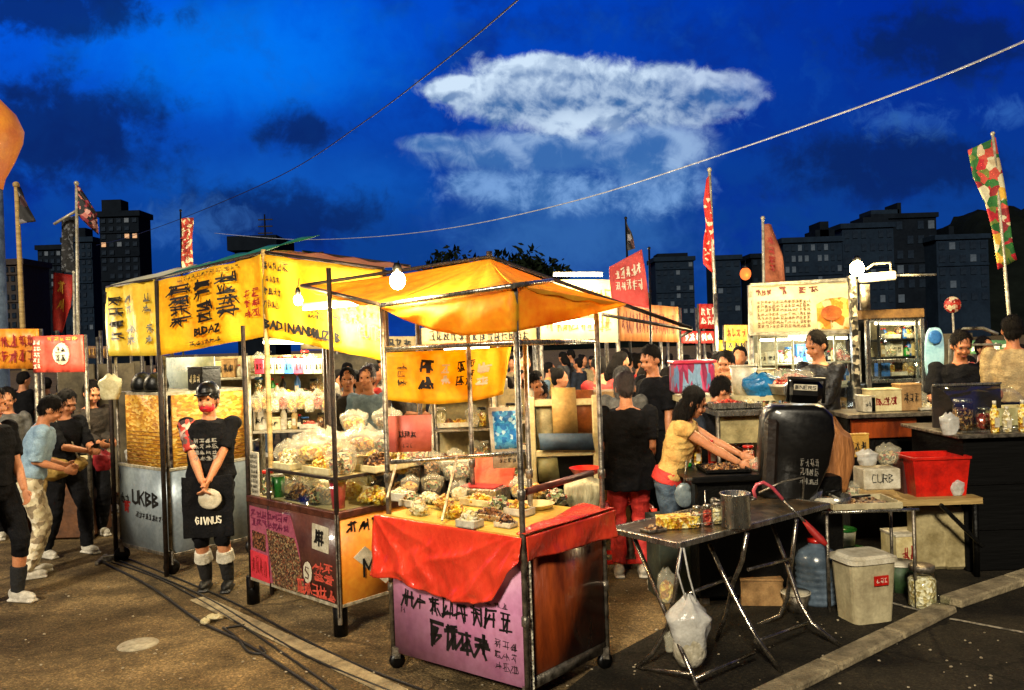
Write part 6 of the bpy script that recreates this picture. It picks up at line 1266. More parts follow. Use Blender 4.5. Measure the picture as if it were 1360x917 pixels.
t = thing('crate', 'bright red plastic crate on the low wooden table', 'crate', P(1238, 655, 6.85)); M = ROOTM[t.name]; b = MB(M); q0 = [(-.20, -.15), (.20, -.15), (.20, .15), (-.20, .15)]; q1 = [(x*1.16, y*1.16) for x, y in q0]
vs = [(x, y, 0) for x, y in q0]+[(x, y, .31) for x, y in q1]+[(x*.93, y*.93, .31) for x, y in q1]+[(x*.93, y*.93, .02) for x, y in q0]; b.add(vs, [(0, 1, 2, 3), (12, 13, 14, 15)]+[(i, (i+1) % 4, 4+(i+1) % 4, 4+i) for i in range(4)]+[(4+i, 4+(i+1) % 4, 8+(i+1) % 4, 8+i) for i in range(4)]+[(8+i, 8+(i+1) % 4, 12+(i+1) % 4, 12+i) for i in range(4)], False); b.build('crate_wall', REDP, t)
b = MB(M)
for i in range(4): a = q1[i]; c = q1[(i+1) % 4]; b.bar((a[0]*1.01, a[1]*1.01, .31), (c[0]*1.01, c[1]*1.01, .31), .022)
b.build('rim', REDP, t); b = MB(M); b.box((0, 0, .10), (.30, .2, .14), bev=.02); b.build('inner_liner', BLKP, t)
tt = thing('white_box', 'white box with black stamp, full of crumpled film, on the low wooden table', 'box', P(1165, 648, 6.8)); M = ROOTM[tt.name]; b = MB(M); b.box((0, 0, .085), (.30, .22, .17), bev=.01); b.build('box_body', WHITEP, tt)
b = MB(); write(b, lambda u, v: M @ Vector((-.15+.3*u, -.11, .17*v)), .2, .3, .8, .8, text='CURB', seed=8, off=.004, wt=.2); b.build('lettering', INK, tt)
bag(P(1152, 618, 6.8), .08, .13, BAGW, 'crumpled clear wrap at the left of the white box'); bag(P(1180, 616, 6.82), .09, .17, BAGC, 'crumpled film standing tallest in the white box', food='mixed')
carton(P(1203, 655, 6.95), .12, .2, .30, mat('dark_red_box', '4a1a14', '2a0e0a'), 'dark red box between the white box and the red crate', ink=None)
SACK = mat('orange_brown_sack', (.50, .20, .06), (.22, .08, .02), rough=.6, scale=6, bump=.9, bscale=14, stretch=(2.5, 2.5, .3))
bag(P(1106, 652, 6.45), .15, .55, SACK, 'brown ribbed sack standing right of the black roaster', amp=.3, name='sack')
carton(P(1137, 607, 7.1), .22, .06, .20, mat('yellow_brown_card', (.55, .33, .06), (.4, .2, .03)), 'tilted yellow cardboard sign beside the brown sack', R(6), ink=INK, name='card_sign', cat='sign')
c0 = P(1126, 553, 7.9); c1 = P(1262, 553, 7.9); t = thing('counter', 'dark wooden counter with steel edge where the man in black leans', 'counter', ((c0.x+c1.x)/2, 8, 0))
b = MB(); b.box(((c0.x+c1.x)/2, 8.15, 1.19), (c1.x-c0.x+.05, .6, .04), bev=.005); b.build('countertop', STEELD, t); b = MB(); b.box(((c0.x+c1.x)/2, 8.2, .58), (c1.x-c0.x-.05, .45, 1.16), bev=.01); b.build('counter_body', BLKM, t)
b = MB(); b.box((c0.x+.36, 7.95, 1.06), (.62, .03, .18)); b.build('wood_panel', WOOD, t)
for i, (x, w_, h_, m, lb) in enumerate(((1172, .30, .22, CREAM, 'cream carton on the dark counter, leftmost'), (1205, .2, .26, CARD, 'brown carton standing next to the cream one on the dark counter'), (1150, .12, .16, WHITEP, 'small white carton at the left end of the dark counter'))):
    p = P(x, 550, 8.1); carton(Vector((p.x, 8.1, 1.212)), w_, .2, h_, m, lb, ink=INK if i else INKR)
tray(Vector((P(1240, 550, 8).x, 8.05, 1.212)), .30, .2, .03, WHITEP, 'pale', 'flat white tray under the leaning man\'s hand', n=30)
bag(Vector((P(1225, 550, 8).x, 8.1, 1.212)), .09, .20, BAGC, 'clear bag of mixed goods on the dark counter', food='mixed')
# black counter right edge
t = thing('counter', 'large black counter filling the right edge', 'counter', (4.3, 7.1, 0)); xL = P(1284, 700, 6.75).x
b = MB(); b.box((xL+1.25, 7.2, .55), (2.5, .9, 1.10), bev=.015); b.build('counter_body', mat('black_board', '070707', '030303', rough=.7, spec=.12, scale=3, bump=.3, stretch=(.3, 1, 3)), t); b = MB(); b.box((xL+1.22, 7.18, 1.115), (2.6, 1.0, .03), bev=.005); b.build('countertop', STEELD, t)
for z in (.35, .72): b = MB(); b.box((xL+1.25, 6.742, z), (2.48, .01, .012)); b.build('groove_strip', BLKP, t)
zc2 = 1.132
t = thing('display_case', 'curved clear case on the black counter', 'display case', P(1290, 578, 6.95)); cx = P(1312, 560, 6.95).x
b = MB(); b.sheet(lambda u, v: Vector((cx-.30+.6*u, 6.8+.45*(1-math.cos(v*1.57)), zc2+.36*math.sin(v*1.57))), 1, 12, .006); b.build('curved_glass', GLASS, t)
b = MB(); b.bar((cx-.3, 6.8, zc2+.01), (cx+.3, 6.8, zc2+.01), .015); b.bar((cx-.3, 7.25, zc2+.37), (cx+.3, 7.25, zc2+.37), .02); b.build('edge_trim', STEEL, t)
b = MB(); b.box((cx, 7.27, zc2+.18), (.6, .02, .36)); b.build('back_board', mat('brown_black_board', '2a1c12', '140d08'), t)
jar(Vector((cx-.17, 7.02, zc2)), .085, .26, 'dark', 'wide jar of dark snacks inside the curved clear case', STEEL); jar(Vector((cx+.02, 7.05, zc2)), .06, .18, 'red', 'small jar with reddish contents inside the curved clear case', STEEL)
for i, (x, m, lb) in enumerate(((1320, 'yellow', 'yellow filled bottle on the black counter beside the curved case'), (1336, 'pale', 'short pale bottle between the two yellow ones'), (1357, 'yellow', 'yellow filled bottle cut by the right edge'))): bottle(Vector((P(x, 575, 6.8).x, 6.78, zc2)), .035, .26-.05*(i == 1), FOODS[m], lb, WHITEP)
tray(Vector((P(1345, 550, 7.2).x, 7.3, zc2)), .4, .3, .16, CREAM, 'yellow', 'deep tray of yellow food behind the bottles', n=60)
bag(P(1262, 580, 6.7)+Vector((.05, .1, 0)), .07, .18, BAGW, 'thin white bag at the left end of the black counter')
# shelf rack behind the front cart and things near it
Yr = 6.35; t = thing('display_rack', 'cream framed rack with beige and blue panels right of the blue poster', 'rack', P(748, 640, Yr))
xl, xr = P(707, 600, Yr).x, P(793, 600, Yr).x; ztp = P(720, 527, Yr).z; 
b = MB()
for x in (xl, xr): b.bar((x, Yr, 0), (x, Yr, ztp), .06)
for z in (P(740, 602, Yr).z, ztp-.05, .55): b.bar((xl, Yr, z), (xr, Yr, z), .05)
b.build('frame', CREAM, t)
for (a0, a1, y0, y1, m, nm, dy) in ((714, 742, 600, 530, mat('grey_beige_panel', 'b8ae88', '7c7454', scale=6), 'grey_panel', .03), (735, 768, 578, 515, mat('tan_panel', 'c09c5c', '8c6c38', scale=5), 'tan_panel', -.02), (765, 792, 575, 518, mat('rust_panel', '9a5420', '5c2c0e', scale=6), 'rust_panel', .02), (718, 790, 598, 576, mat('blue_panel', '40566e', '28384a', scale=5), 'blue_panel', -.04), (716, 744, 640, 608, mat('olive_panel', '8a8456', '5c5834', scale=5), 'olive_panel', .0)):
    b = MB(); b.sheet(quad_surf(P(a0, y0, Yr+dy), P(a1, y0, Yr+dy), P(a1-4, y1, Yr+dy), P(a0-3, y1, Yr+dy)), 1, 1, .02); b.build(nm, m, t)
carton(P(764, 640, 6.5), .3, .2, .26, BLKP, 'black box under the rack with the blue panel', ink=None)
rack('low clutter rack behind the blue poster', 655, 704, 6.9, [.85, 1.10, 1.35], 151, where='low rack behind the blue poster', foods=('dark', 'mixed', 'yellow'), top=1.6)
# tubs and bags mid right
pY = 8.2
t = thing('patterned_crate', 'magenta and blue patterned panel crate behind the reaching woman', 'crate', P(918, 522, pY)); a = P(893, 522, pY); c = P(946, 522, pY); hgt = P(918, 482, pY).z-a.z
b = MB(); b.box(((a.x+c.x)/2, pY, a.z+hgt/2), (c.x-a.x, .3, hgt), bev=.02); b.build('crate_body', mottle('magenta_blue_print', ['b02a58', '8a2048', '5a7aa0', 'c84a70', '7a9ab8', '8a1c44'], 11, .5, .2, stretch=(2, 2, .5)), t)
b = MB(); b.box(((a.x+c.x)/2, pY, a.z+hgt+.01), (c.x-a.x+.03, .33, .03), bev=.01); b.build('rim', PINKP, t)
c0 = P(900, 527, 8.1); c1 = P(1062, 527, 8.1); table('long pale market table behind the griddle', [(c0.x, 7.85, 0), (c1.x, 7.85, 0), (c1.x, 8.5, 0), (c0.x, 8.5, 0)], c0.z, .05, CREAM, True)
cup(P(988, 526, 8.1), .13, .30, WHITEP, 'tall white tub with folded lid on the long pale table'); cup(P(1012, 524, 8.3), .13, .26, CREAM, 'cream tub behind the blue bag')
bag(P(1012, 526, 7.95), .17, .22, mat('blue_film', '2f8ac4', '1c5f94', rough=.25, scale=5, bump=.9, bscale=14), 'bright blue bag on the long pale table')
t = thing('steamer_basket', 'round white basket of orange buns behind the black roaster', 'basket', P(1052, 523, 7.8)); M = ROOTM[t.name]; b = MB(M); b.lathe((0, 0, 0), [(.18, 0), (.225, .10), (.23, .10), (.17, .01)], 24); b.build('basket_wall', WHITEP, t); b = MB(M); pile(b, (0, 0, .07), .2, .2, .12, 60, 4, .03); b.build('food', FOODS['red'], t, kind='stuff')
b = MB(M); b.ball((0, .02, .17), (.21, .19, .06), 16, .3, 2); b.build('cover_film', BAGC, t)
t = table('low steel serving counter right of the strap of the dark backpack', [(P(948, 560, 7.2).x, 7.1, 0), (P(1018, 560, 7.2).x, 7.1, 0), (P(1018, 560, 7.2).x, 7.7, 0), (P(948, 560, 7.2).x, 7.7, 0)], P(980, 545, 7.2).z, .04, STEEL, True)
b = MB(); b.box((P(984, 575, 7.2).x, 7.2, P(984, 570, 7.2).z), (.42, .04, .24)); b.build('front_panel', mat('olive_cream_panel', 'b0a070', '746840', scale=6), t)
tray(Vector((P(972, 545, 7.2).x, 7.35, P(980, 545, 7.2).z+.002)), .3, .2, .06, STEEL, 'red', 'steel tray of reddish food on the low serving counter', n=70); tray(Vector((P(1003, 545, 7.2).x, 7.35, P(980, 545, 7.2).z+.002)), .16, .2, .05, STEEL, 'pale', 'steel tray of pale food on the low serving counter', n=40)
for i, (x0, y0, w_, d_, m, lb) in enumerate(((1140, 672, .5, .35, CRM, 'shallow cream tray on the frame right of the umbrella'), (1085, 668, .26, .2, WHITEP, 'small white tray at the right end of the folding table'))): tray(P(x0, y0, 6.1), w_, d_, .05, m, 'dark', lb, n=15, heap=.02)
c = P(1140, 680, 6.1); b = MB(); t = thing('pipe_frame', 'low pipe frame standing between the cream bin and the low wooden table', 'frame', (c.x, 6.1, 0))
for x in (-.3, .32):
    for y in (-.18, .18): b = MB(); b.tube([(c.x+x, 6.1+y, 0), (c.x+x, 6.1+y, c.z+.04)], .012, 6); b.build('leg', STEELD, t)
for y in (-.18, .18): b = MB(); b.tube([(c.x-.34, 6.1+y, c.z+.04), (c.x+.36, 6.1+y, c.z+.04)], .012, 6); b.build('rail', STEEL, t)

# more banners of the far stalls, packed behind the centre
for (x0, x1, Y, tp, sb, m, inkm, lb, lt) in ((905, 948, 13.5, 440, 456, RED, INKW, 'far red banner stall left of the tall feather flag', 60), (598, 660, 15, 428, 441, YEL2, INKR, 'far pale yellow banner stall seen above the upper rail of the front cart', 60), (446, 500, 15.5, 440, 452, RED, INKG, 'far red banner stall above the pair behind the middle cart', 60), (955, 1000, 15.5, 452, 466, YEL, INK, 'far yellow banner stall below the orange light box', 60), (1208, 1250, 13, 447, 470, LITB, INKR, 'far brown lit stall behind the pale blue board', 50), (1272, 1345, 13.5, 452, 470, mat('dim_green_sign', (.08, .2, .08), (.03, .09, .03)), INKW, 'far dim green banner stall behind the leaning man', 40)):
    t, f = stall(lb, x0, x1, Y, tp, sb, BLKM, m, inkm, seed=len(lb), rows=1, n=5, depth=1.2)
    lamp(P((x0+x1)/2, sb+6, Y-.5), lt, (1, .85, .55), .15)
for i, (px, py, w_, h_, m, lb) in enumerate(((640, 505, .5, .5, WHITEP, 'white carton under the sagging yellow banner'), (800, 520, .5, .6, CARD, 'brown carton left of the grey haired person'))):
    p = P(px, py, 8.4); carton(Vector((p.x, 8.4+.15*i, 0)), w_, .4, p.z, m, lb, ink=INK)
# the front counter is packed with small packs and tubs
for i, (px, py, kind, w_, fd, lb) in enumerate((
 (547, 672, 'tray', .13, 'mixed', 'small clear tub with mixed snacks beside the leftmost slanted holder'),
 (556, 684, 'tray', .12, 'pale', 'small clear tub of pale pieces on the front edge of the counter'),
 (590, 676, 'tray', .14, 'fried', 'clear tub of fried pieces behind the yellow tub'),
 (624, 700, 'tray', .12, 'pale', 'small tub of pale pieces between the yellow tub and the skewers'),
 (610, 664, 'bag', .06, 'pale', 'small film bag of pale snacks in the middle of the front counter'),
 (664, 678, 'tray', .16, 'mixed', 'clear tray of mixed skewers below the open serving box'),
 (690, 684, 'tray', .14, 'yellow', 'clear tray of yellow pieces left of the near steel post'),
 (575, 654, 'bag', .07, 'mixed', 'small film bag of mixed snacks behind the left holders'),
 (545, 656, 'bag', .06, 'fried', 'small film bag of fried snacks at the left rear of the front counter'),
 (690, 660, 'bag', .06, 'yellow', 'small film bag of yellow snacks beside the large round plate'),
 (740, 668, 'tray', .16, 'mixed', 'white tray of mixed snacks by the right post of the front cart'),
 (712, 660, 'tray', .16, 'fried', 'tray of fried pieces behind the large round plate'))):
    p = G(px, py, .958)
    if kind == 'tray': tray(p, w_*1.15, w_*.8, .045, GLASS if i % 3 else WHITEP, fd, lb, R(-38), n=45, heap=.07)
    else: bag(p, w_, .13, BAGC, lb, food=fd)
for i, (a_, b_, z, kind, fd, lb) in enumerate((
 (.70, .08, 1.109, 'tray', 'pale', 'low tray of pale crisps at the front left of the middle cart shelf'), (.10, .12, 1.109, 'bag', 'mixed', 'small film bag by the near post on the middle cart shelf'),
 (.05, .62, 1.109, 'tray', 'yellow', 'tray of bright yellow pieces at the right rear of the middle cart shelf'), (.60, .45, 1.109, 'bag', 'yellow', 'tall film bag of yellow crackers at the back of the middle cart shelf'),
 (.30, .15, .874, 'bag', 'dark', 'low film bag of dark nuts behind the glass near the pink tumbler'), (.78, .16, .874, 'bag', 'fried', 'low film bag of fried rings beside the green cup'),
 (.56, .22, .874, 'bag', 'mixed', 'low film bag of mixed snacks in the middle of the glass case'), (1.05, .3, .874, 'tray', 'fried', 'tray of fried dough twists at the far left rear of the middle cart'))):
    p = onc(N2, ex2, ey2, a_, b_, z)
    if kind == 'tray': tray(p, .24, .15, .05, CREAM, fd, lb, R(-43), n=90, heap=.12)
    else: bag(p, .085 if z < 1 else .10, .17 if z < 1 else .24, BAGC, lb, food=fd)
lamp(onc(N2, ex2, ey2, .5, .3, 1.06), 5, (1, .8, .5), .08)

led_tube(P(735, 428, 5.35), P(790, 428, 5.35), 'added tube lamp under the right side of the orange canopy, brightening the centre', 30)  # made-up lamp, put in to brighten the man and woman at centre
lamp(P(930, 452, 6.6), 16, (1, .82, .5), .12)  # added fill light above the griddle, has no fixture

# clutter of the cooking area, under and behind the tables
for (px, py, Y, args) in (
 (1010, 800, 5.75, ('carton', .30, .22, .20, CARD, 'brown carton on the tarmac below the right end of the folding table')),
 (960, 790, 5.9, ('carton', .26, .2, .26, mat('grey_tub', '6f6f66', '3e3e38'), 'grey box in the shade below the folding table')),
 (1195, 785, 6.5, ('cup', .12, .22, mat('dull_green', '3c5a34', '22361e'), 'dull green bucket between the cream bin and the cream box')),
 (1058, 812, 5.9, ('cup', .10, .14, STEELD, 'worn steel bucket at the foot of the ribbed water jug')),
 (1240, 700, 6.9, ('carton', .22, .2, .14, CARD, 'flat brown carton lying in front of the beige cans'))):
    p = G(px, py)
    if args[0] == 'carton': carton(p, *args[1:], rz=R(rnd.uniform(-20, 20)), ink=None)
    else: cup(p, args[1], args[2], args[3], args[4])
gz = .973
for (x, y, k, a, lb) in ((1.36, 6.55, 'bottle', GREENP, 'green bottle at the back left of the griddle'), (1.45, 6.60, 'bottle', FOODS['yellow'], 'oil bottle with yellow content at the back of the griddle'), (1.56, 6.58, 'bottle', REDP, 'red sauce bottle at the back of the griddle'), (1.86, 6.62, 'jar', 'red', 'jar of red paste at the back right of the griddle')):
    if k == 'bottle': bottle(Vector((x, y, gz)), .032, .2, a, lb)
    else: jar(Vector((x, y, gz)), .05, .14, a, lb)
zt_ = P(1078, 650, 6.75).z
for (px, w_, k, lb) in ((1128, .07, 'a', 'small film bag on the low wooden table left of the white box'), (1268, .06, 'b', 'small white bag at the right end of the low wooden table')):
    bag(Vector((P(px, 650, 6.75).x, 6.72, .642)), w_, .14, BAGW if k == 'b' else BAGC, lb, food='mixed')
for i, (px, h_, lb) in enumerate(((1072, .14, 'short steel pan on the pipe frame'), (1110, .10, 'wide steel pan on the pipe frame beside the cream tray'))):
    p = P(px, 676, 6.1); t = thing('pan', lb, 'pan', p); b = MB(ROOTM[t.name]); b.lathe((0, 0, 0), [(.09, 0), (.11, h_), (.115, h_), (.09, .01)], 20); b.build('pan_wall', STEEL, t); b = MB(ROOTM[t.name]); b.tube([(.11, 0, h_*.8), (.24, -.05, h_)], .009, 6); b.build('handle', BLKP, t)
# snack bags clipped along the pale rack and the posts of the left carts
for i in range(9):
    p = P(342+i*11.5, 548-(i % 2)*4, 8.02); bag(p, .055, .20, BAGC, 'snack bag hanging in the row across the pale rack behind the middle cart', food=('fried', 'yellow', 'pale', 'red')[i % 4], sq=.4, group='snack bags hanging across the pale rack', seed=i+3)
for i in range(8):
    p = P(345+i*13, 497, 8.02); t = carton(p, .09, .03, .15, (PINKP, WHITEP, CREAM, BLUEP)[i % 4], 'small flat packet clipped across the middle of the pale rack', group='flat packets clipped across the pale rack', n=2)
for i, (a_, c_, z, fd, lb) in enumerate(((.20, .62, 1.38, 'dark', 'brown snack bag piled high at the back of the middle cart'), (.62, .62, 1.35, 'fried', 'golden snack bag piled high at the left back of the middle cart'), (.45, .10, 1.19, 'yellow', 'small bag of yellow puffs on the front tray of the middle cart shelf'), (-.0, .45, 1.24, 'mixed', 'mixed snack bag resting on the wide nut tray'))):
    bag(onc(N2, ex2, ey2, a_, c_, z), .10, .16, BAGC, lb, food=fd)
# ---------------------------------------------------------------- people
def cl(n, c, c2=None, **k): return mat('cloth_'+n, c, c2, rough=.85, scale=12, bump=.5, **k)
LBLUE = cl('light_blue', '9cb8cc', '7894ac'); DKJ = cl('dark_brown', '3a3026', '1e1812'); PATP = mottle('pale_print_cloth', ['d8ccac', 'b8a888', 'e4dac0', '8a7a60', 'd0c4a0'], 18, .8, .3)
WHT = cl('white', 'd8d2c0', 'a8a08c'); BEI = cl('beige', 'b09a70', '8a7450'); JEAN = cl('denim', '4a5c6e', '2e3a48'); REDT = mat('cloth_red', (.72, .045, .03), (.45, .02, .02), rough=.7, scale=10, bump=.4); NAVY = cl('navy', '1c2636', '0e141e'); YELT = cl('yellow_top', 'd8b468', 'b88a48'); GRY = cl('grey', '6c6a66', '44423e'); REDP2 = mottle('red_print_cloth', ['a02420', 'c85040', 'd8a890', '7a1814'], 20, .8, .3)
BLK2 = mat('black_tee', '131317', '08080a', rough=.9, scale=12, bump=.4, spec=.15)
def who(label, px, py, Y, rz, h, z=0, **k):
    x, y = XY(px, Y, py); return person(label, (x, y, z), R(rz), h, **k)
H_ = .0095
# apron worker
i = who('worker in black apron and cap with red face mask in front of the silver cart', 281, 640, 7.0, 8, 1.72, lh=(.015, -.22, .915), rh=(-.02, -.23, .90), elbow=(1.1, .15, .1), shirt=BLK2, sleeve=.0, pants=BLK2, pant_len=.62, shoes=SHOEB, hair=BLKP, style='cap', vox=.0085, wide=1.12, hyaw=-.15, hpitch=.12, lf=(.11, -.02), rf=(-.08, .05), sock=cl('sock_black', '1c1a18', '0e0c0c'), seed=3)
hd = i['hd']; g = MB(); g.ball(hd(0, -.042, -.055), (.064, .060, .050), 16); i['part']('face_mask', g, mat('red_mask', (.62, .01, .02), (.45, .008, .015), rough=.6, scale=9, bump=.3), .009, .002)
S, X, Fw = i['S'], i['X'], i['Fw']; g = MB()
e, wr = i['arms'][-1]; g.tube([i['sh'][-1]+Vector((0, 0, .03)), i['sh'][-1].lerp(e, .4), i['sh'][-1].lerp(e, .85)], [.071, .069, .064], 14); i['part']('patterned_sleeve', g, mottle('red_grey_print', ['b03028', 'd8b4a0', '6a5048', '9a8078', '3a2a28', 'c84a3a'], 24, .8, .3), .009, .005)
e, wr = i['arms'][1]; g = MB(); g.tube([i['sh'][1]+Vector((0, 0, .03)), i['sh'][1].lerp(e, .4), i['sh'][1].lerp(e, .80)], [.068, .066, .062], 14); i['part']('black_sleeve', g, BLK2, .009, .005)
g = MB(); af = lambda u, v: S(0)+Vector((-.20+.40*u, -.165-.03*math.sin(u*3.14)-.012*math.sin(u*13+v*2), .05-.50*v)); g.sheet(af, 20, 12, .012); i['part']('apron', g, BLK2, .008, .003)
def flatpart(i, nm, fn, m, args, off=.012):
    b = MB(); write(b, fn, *args[0], off=off, **args[1]); me = bpy.data.meshes.new(nm); me.from_pydata(b.v, [], b.f); i['part'](nm, m=m, mesh=me)
flatpart(i, 'apron_writing', lambda u, v: af(u, 1-v), INKW, ((.26, .22, .78, .36), dict(text='GIVNUS', seed=6, wt=.4)), .02)
g = MB(); c = S(0)+Vector((.03, -.225, -.13)); g.ball(c, (.095, .02, .085), 16); i['part']('white_pouch', g, WHITEP, .008, .003)
ff = lambda u, v: S(.15)+Vector((-.12+.24*u, -.150-.02*math.sin(u*3.14)-.02*v, .24*v)); flatpart(i, 'vest_writing', ff, mat('grey_print2', 'a09c94', bump=0), ((.1, .1, .9, .9), dict(n=4, rows=4, seed=9, wt=.13)), .012)
for s in (1, -1):
    kn, an = i['legs'][s]; g = MB(); g.tube([kn.lerp(an, .36), kn.lerp(an, .58)], [.066, .078], 12); i['part']('white_cuff', g, WHT, .008, .0)
# left group
who('person all in black cut by the left edge with white shoes', -10, 650, 6.75, 75, 1.76, lh=(.12, -.20, .84), rh=(-.24, -.10, .82), shirt=BLK2, sleeve=.42, pants=BLK2, pant_len=.66, vox=.0085, lf=(.10, -.10), rf=(-.12, .12), hpitch=.2, seed=4, sock=cl('sock_black2', '1a1a1c'))
i = who('person in light blue top and pale patterned trousers behind the one in black', 38, 620, 7.6, 120, 1.66, lh=(.18, -.30, 1.0), rh=(-.18, -.28, 1.0), shirt=LBLUE, sleeve=.5, pants=PATP, lean=.25, hpitch=.5, seed=5, lf=(.1, 0), rf=(-.12, .05))
i = who('woman in black top with yellow waist bag looking at her hands', 83, 620, 8.35, 62, 1.66, lh=(.05, -.40, 1.12), rh=(-.02, -.42, 1.10), shirt=BLK2, sleeve=.52, pants=BLK2, vox=.009, style='long', lean=.12, hpitch=.45, lf=(.16, -.12), rf=(-.14, .12), seed=6, elbow=(.6, .6, -.6))
g = MB(); g.add([], []); S, X = i['S'], i['X']; g.ball(S(.02)+Vector((-.12, -.02, -.02)), (.16, .17, .13), 16, .2, 2); g.ball(S(.02)+Vector((.10, -.06, 0)), (.10, .13, .08), 14, .2, 3); i['part']('waist_bag', g, mat('yellow_canvas_bag', 'c09c50', '8e7030', rough=.8, scale=10, bump=.5), .009, .006)
g = MB(); g.tube([S(.45)+Vector((-.14, -.04, .06)), S(.25)+Vector((.0, -.14, 0)), S(.04)+Vector((.1, -.12, 0))], .012, 6); i['part']('bag_strap', g, WHITEP, .008, 0)
g = MB(); g.box(Vector((.02, -.47, 1.13)), (.075, .012, .14), rot=Matrix.Rotation(R(60), 3, 'X'), bev=.003); ph = i['part']('phone', g, BLKP, .006, 0)
bag(P(50, 660, 8.2), .12, .42, mat('yellow_tote', 'b8985a', '8a6c34', rough=.8, scale=9, bump=.6), 'yellow cloth tote hanging behind the woman in black', sq=.6, name='tote_bag')
i = who('person in dark brown jacket beside the silver cart', 118, 580, 9.2, 50, 1.72, lh=(.10, -.35, 1.05), rh=(-.05, -.38, 1.05), shirt=DKJ, sleeve=.92, pants=BLK2, lean=.15, hpitch=.4, seed=7)
bag(P(136, 625, 8.95), .09, .22, mat('red_nylon', 'b02430', '6c141c', rough=.5, bump=.4), 'small red bag hanging beside the person in the brown jacket')
who('dark haired person at the far left edge behind the others', 10, 540, 9.3, 30, 1.66, shirt=GRY, hpitch=.3, seed=8)
who('person in a black shirt facing away behind the cream bag', 150, 560, 10.6, 170, 1.68, shirt=BLK2, seed=9, vox=.014)
# pair behind the middle cart
who('man in dark jacket and white shirt, left of the pair behind the middle cart', 463, 540, 9.2, 10, 1.76, shirt=DKJ, sleeve=.92, seed=10)
who('woman with tied hair and grey jacket, right of the pair behind the middle cart', 490, 540, 9.0, -8, 1.78, shirt=LBLUE, sleeve=.92, style='bun', seed=11, hair=mat('hair_brown', '3a2014', '1e0e08', rough=.4, scale=40, bump=.6))
# centre
i = who('man in black tee and red trousers seen from behind at centre', 835, 640, 6.95, 176, 1.70, lh=(.22, -.16, .92), rh=(-.20, -.14, .94), shirt=BLK2, sleeve=.40, pants=REDT, pant_len=.97, wide=1.18, shirt_len=.16, vox=.009, hair=mat('hair_faded', '2a1710', '140b08', rough=.5, scale=40, bump=.6), hpitch=.25, seed=12, wy=1.1)
i = who('woman in yellow top and denim reaching right over the griddle', 888, 620, 6.62, 74, 1.62, lh=(.02, -.66, 1.075), rh=(-.16, -.60, 1.06), shirt=YELT, sleeve=.16, pants=JEAN, vox=.0085, style='long', lean=.30, hpitch=.45, seed=13, elbow=(.3, .2, -1), lf=(.1, -.05), rf=(-.1, .12), curl=.25)
g = MB(); S, X, Fw = i['S'], i['X'], i['Fw']; loft(g, [(S(-.03), .19, .145, X, Fw), (S(.07), .175, .135, X, Fw)]); i['part']('red_waistband', g, REDT, .009, .004)
g = MB(); g.lathe(i['hd'](0, .02, .03), [(.09, -.015), (.103, 0), (.09, .015)], 18, M=Matrix.Rotation(R(70), 3, 'Y')); i['part']('hairband', g, PATP, .008, .001)
who('tall man in black tee looking left behind the centre group', 868, 500, 8.6, -55, 1.90, shirt=BLK2, sleeve=.45, seed=14, hpitch=.35)
who('grey haired person with back turned behind the man in black tee', 827, 520, 8.0, 165, 1.72, shirt=GRY, sleeve=.5, hair=HAIR_G, style='long', seed=15)
i = who('person in black with a navy backpack standing by the griddle', 938, 580, 7.55, 100, 1.62, shirt=BLK2, sleeve=.5, seed=16, hpitch=.5, lean=.2, lh=(.1, -.3, 1.0), rh=(-.1, -.3, 1.0))
g = MB(); S = i['S']; g.ball(S(.28)+Vector((0, .17, 0)), (.15, .11, .21), 16, .15, 3); i['part']('backpack', g, NAVY, .01, .005); g = MB()
for s in (-1, 1): g.tube([S(.46)+Vector((s*.1, .1, .02)), S(.47)+Vector((s*.1, -.09, .02)), S(.2)+Vector((s*.12, -.14, 0))], .018, 6)
i['part']('backpack_strap', g, STEELD, .009, 0)
who('person in light blue shirt bending down beyond the front cart', 737, 540, 8.8, -30, 1.68, shirt=LBLUE, sleeve=.9, seed=17, lean=.55, hpitch=.3, lh=(.1, -.5, .9), rh=(-.1, -.5, .9))
who('person in black leaning at the yellow banner edge', 694, 540, 7.9, 40, 1.70, shirt=BLK2, sleeve=.9, seed=18, lean=.2)
who('woman in white top raising a hand to her mouth near the tall flag pole', 966, 500, 9.3, -35, 1.80, shirt=WHT, sleeve=.4, seed=19, rh=(-.03, -.17, 1.47), lh=(.1, -.25, 1.1), hpitch=.2)
who('man in black jacket looking down between the menu stall and the roaster', 1092, 540, 8.6, -60, 2.0, shirt=mat('black_leather', '16161a', '0a0a0c', rough=.4, scale=10, bump=.6), sleeve=.95, seed=20, hpitch=.4, lean=.04, wide=1.1, lh=(.12, -.32, 1.0), rh=(-.1, -.32, 1.0))
# right
who('man in black tee leaning over the dark counter with both hands', 1274, 520, 8.55, -12, 1.96, shirt=BLK2, sleeve=.48, seed=21, hpitch=.45, lean=.12, wide=1.2, lh=(.18, -.42, 1.16), rh=(-.30, -.40, 1.12), skin=SKIN2, vox=.010)
x, y = XY(1346, 8.2, 480); b = MB(); b.box((x, y, .11), (.7, .5, .22), bev=.01); b.build('step_box', BROWNB, label='brown step box behind the black counter', cat='box')
who('tall man in beige shirt seen from behind at the right edge', 1346, 480, 8.2, 160, 1.86, z=.22, shirt=BEI, sleeve=.6, seed=22, wide=1.15, skin=SKIN2)
who('small figure in red patterned shirt between the two men at right', 1306, 500, 10.2, 20, 1.86, shirt=REDP2, sleeve=.7, seed=23, vox=.013)
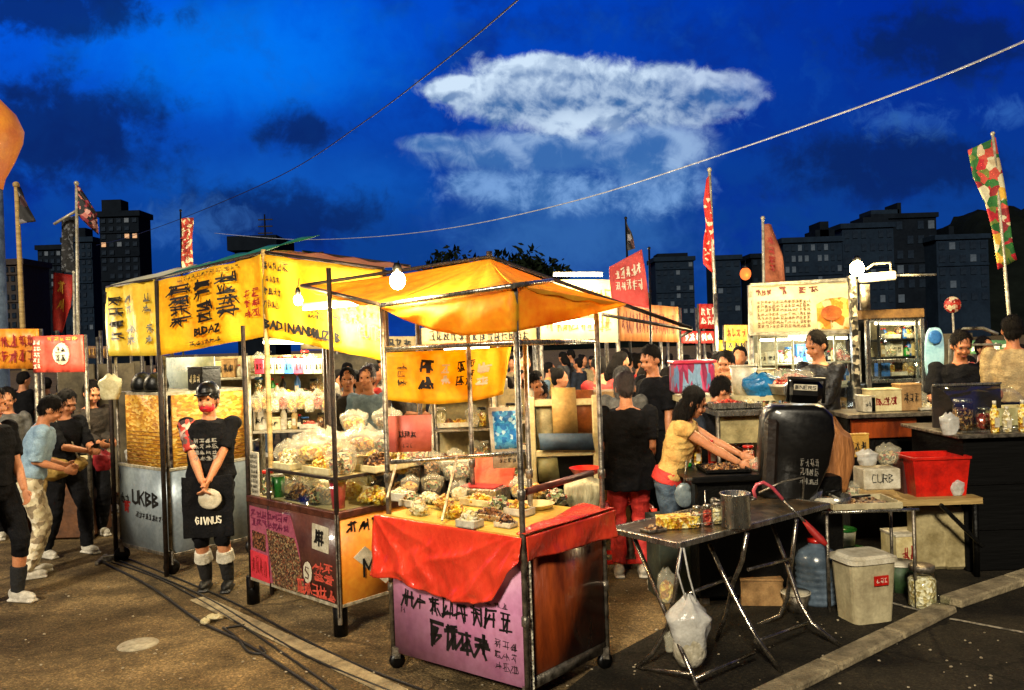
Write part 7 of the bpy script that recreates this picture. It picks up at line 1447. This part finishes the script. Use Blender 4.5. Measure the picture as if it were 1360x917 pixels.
# ---------------------------------------------------------------- distant crowd: four built people, then copies with other clothes
tops = [('black', BLK2), ('white', WHT), ('grey', GRY), ('red', REDT), ('light blue', LBLUE), ('beige', BEI), ('navy', NAVY), ('brown', DKJ), ('yellow', YELT)]
proto = []
poses = [dict(lh=(.12, -.3, 1.0), rh=(-.1, -.3, 1.05), hpitch=.3), dict(), dict(lh=(.22, -.2, .9), rh=(-.03, -.25, 1.35), style='bun'), dict(lh=(.05, -.3, 1.1), rh=(-.05, -.32, 1.1), hpitch=.45, style='long')]
for k, ps in enumerate(poses):
    i = person('x', (0, 0, 0), 0, 1.7, vox=.019, shirt=WHT, sleeve=.5 if k != 1 else .9, seed=40+k, **ps); proto.append(i['root'])
rg = random.Random(77); spots = []
for n in range(64): 
    px = 425+n*9.2+rg.uniform(-5, 5); spots.append((px, rg.choice((rg.uniform(9.9, 10.9), rg.uniform(12, 19)))))
spots += [(x_, rg.uniform(11, 16)) for x_ in (30, 62, 95, 125, 180, 215, 250, 290, 320, 350, 385, 1010, 1170, 1215, 1235, 1290, 1325, 1358)]
for n, (px, Y) in enumerate(spots):
    src = proto[n % 4]; nm, mm = tops[rg.randrange(len(tops))]; o = copy_tree(src) if n >= 4 else src
    x, y = XY(px, Y, 520); o.location = (x, y, 0); o.rotation_euler = (0, 0, rg.uniform(0, 6.28)); s = rg.uniform(.92, 1.1); o.scale = (s, s, s)
    o['label'] = f'distant crowd member in a {nm} top far behind the stalls'; o['group'] = 'crowd far behind the stalls'; o['category'] = 'person'; o.name = 'person'
    for c in o.children:
        if c.name.startswith('shirt'): c.material_slots[0].link = 'OBJECT'; c.material_slots[0].material = mm
        if c.name.startswith('trousers'): c.material_slots[0].link = 'OBJECT'; c.material_slots[0].material = rg.choice((BLK2, JEAN, GRY, NAVY))
for m in bpy.data.materials:
    if not m.name.startswith(('bulb_glow', 'led_glow')): m.cycles.emission_sampling = 'NONE'
    if m.name in ('led_glow',) or m.name.startswith('bulb_glow'): m.cycles.emission_sampling = 'NONE'
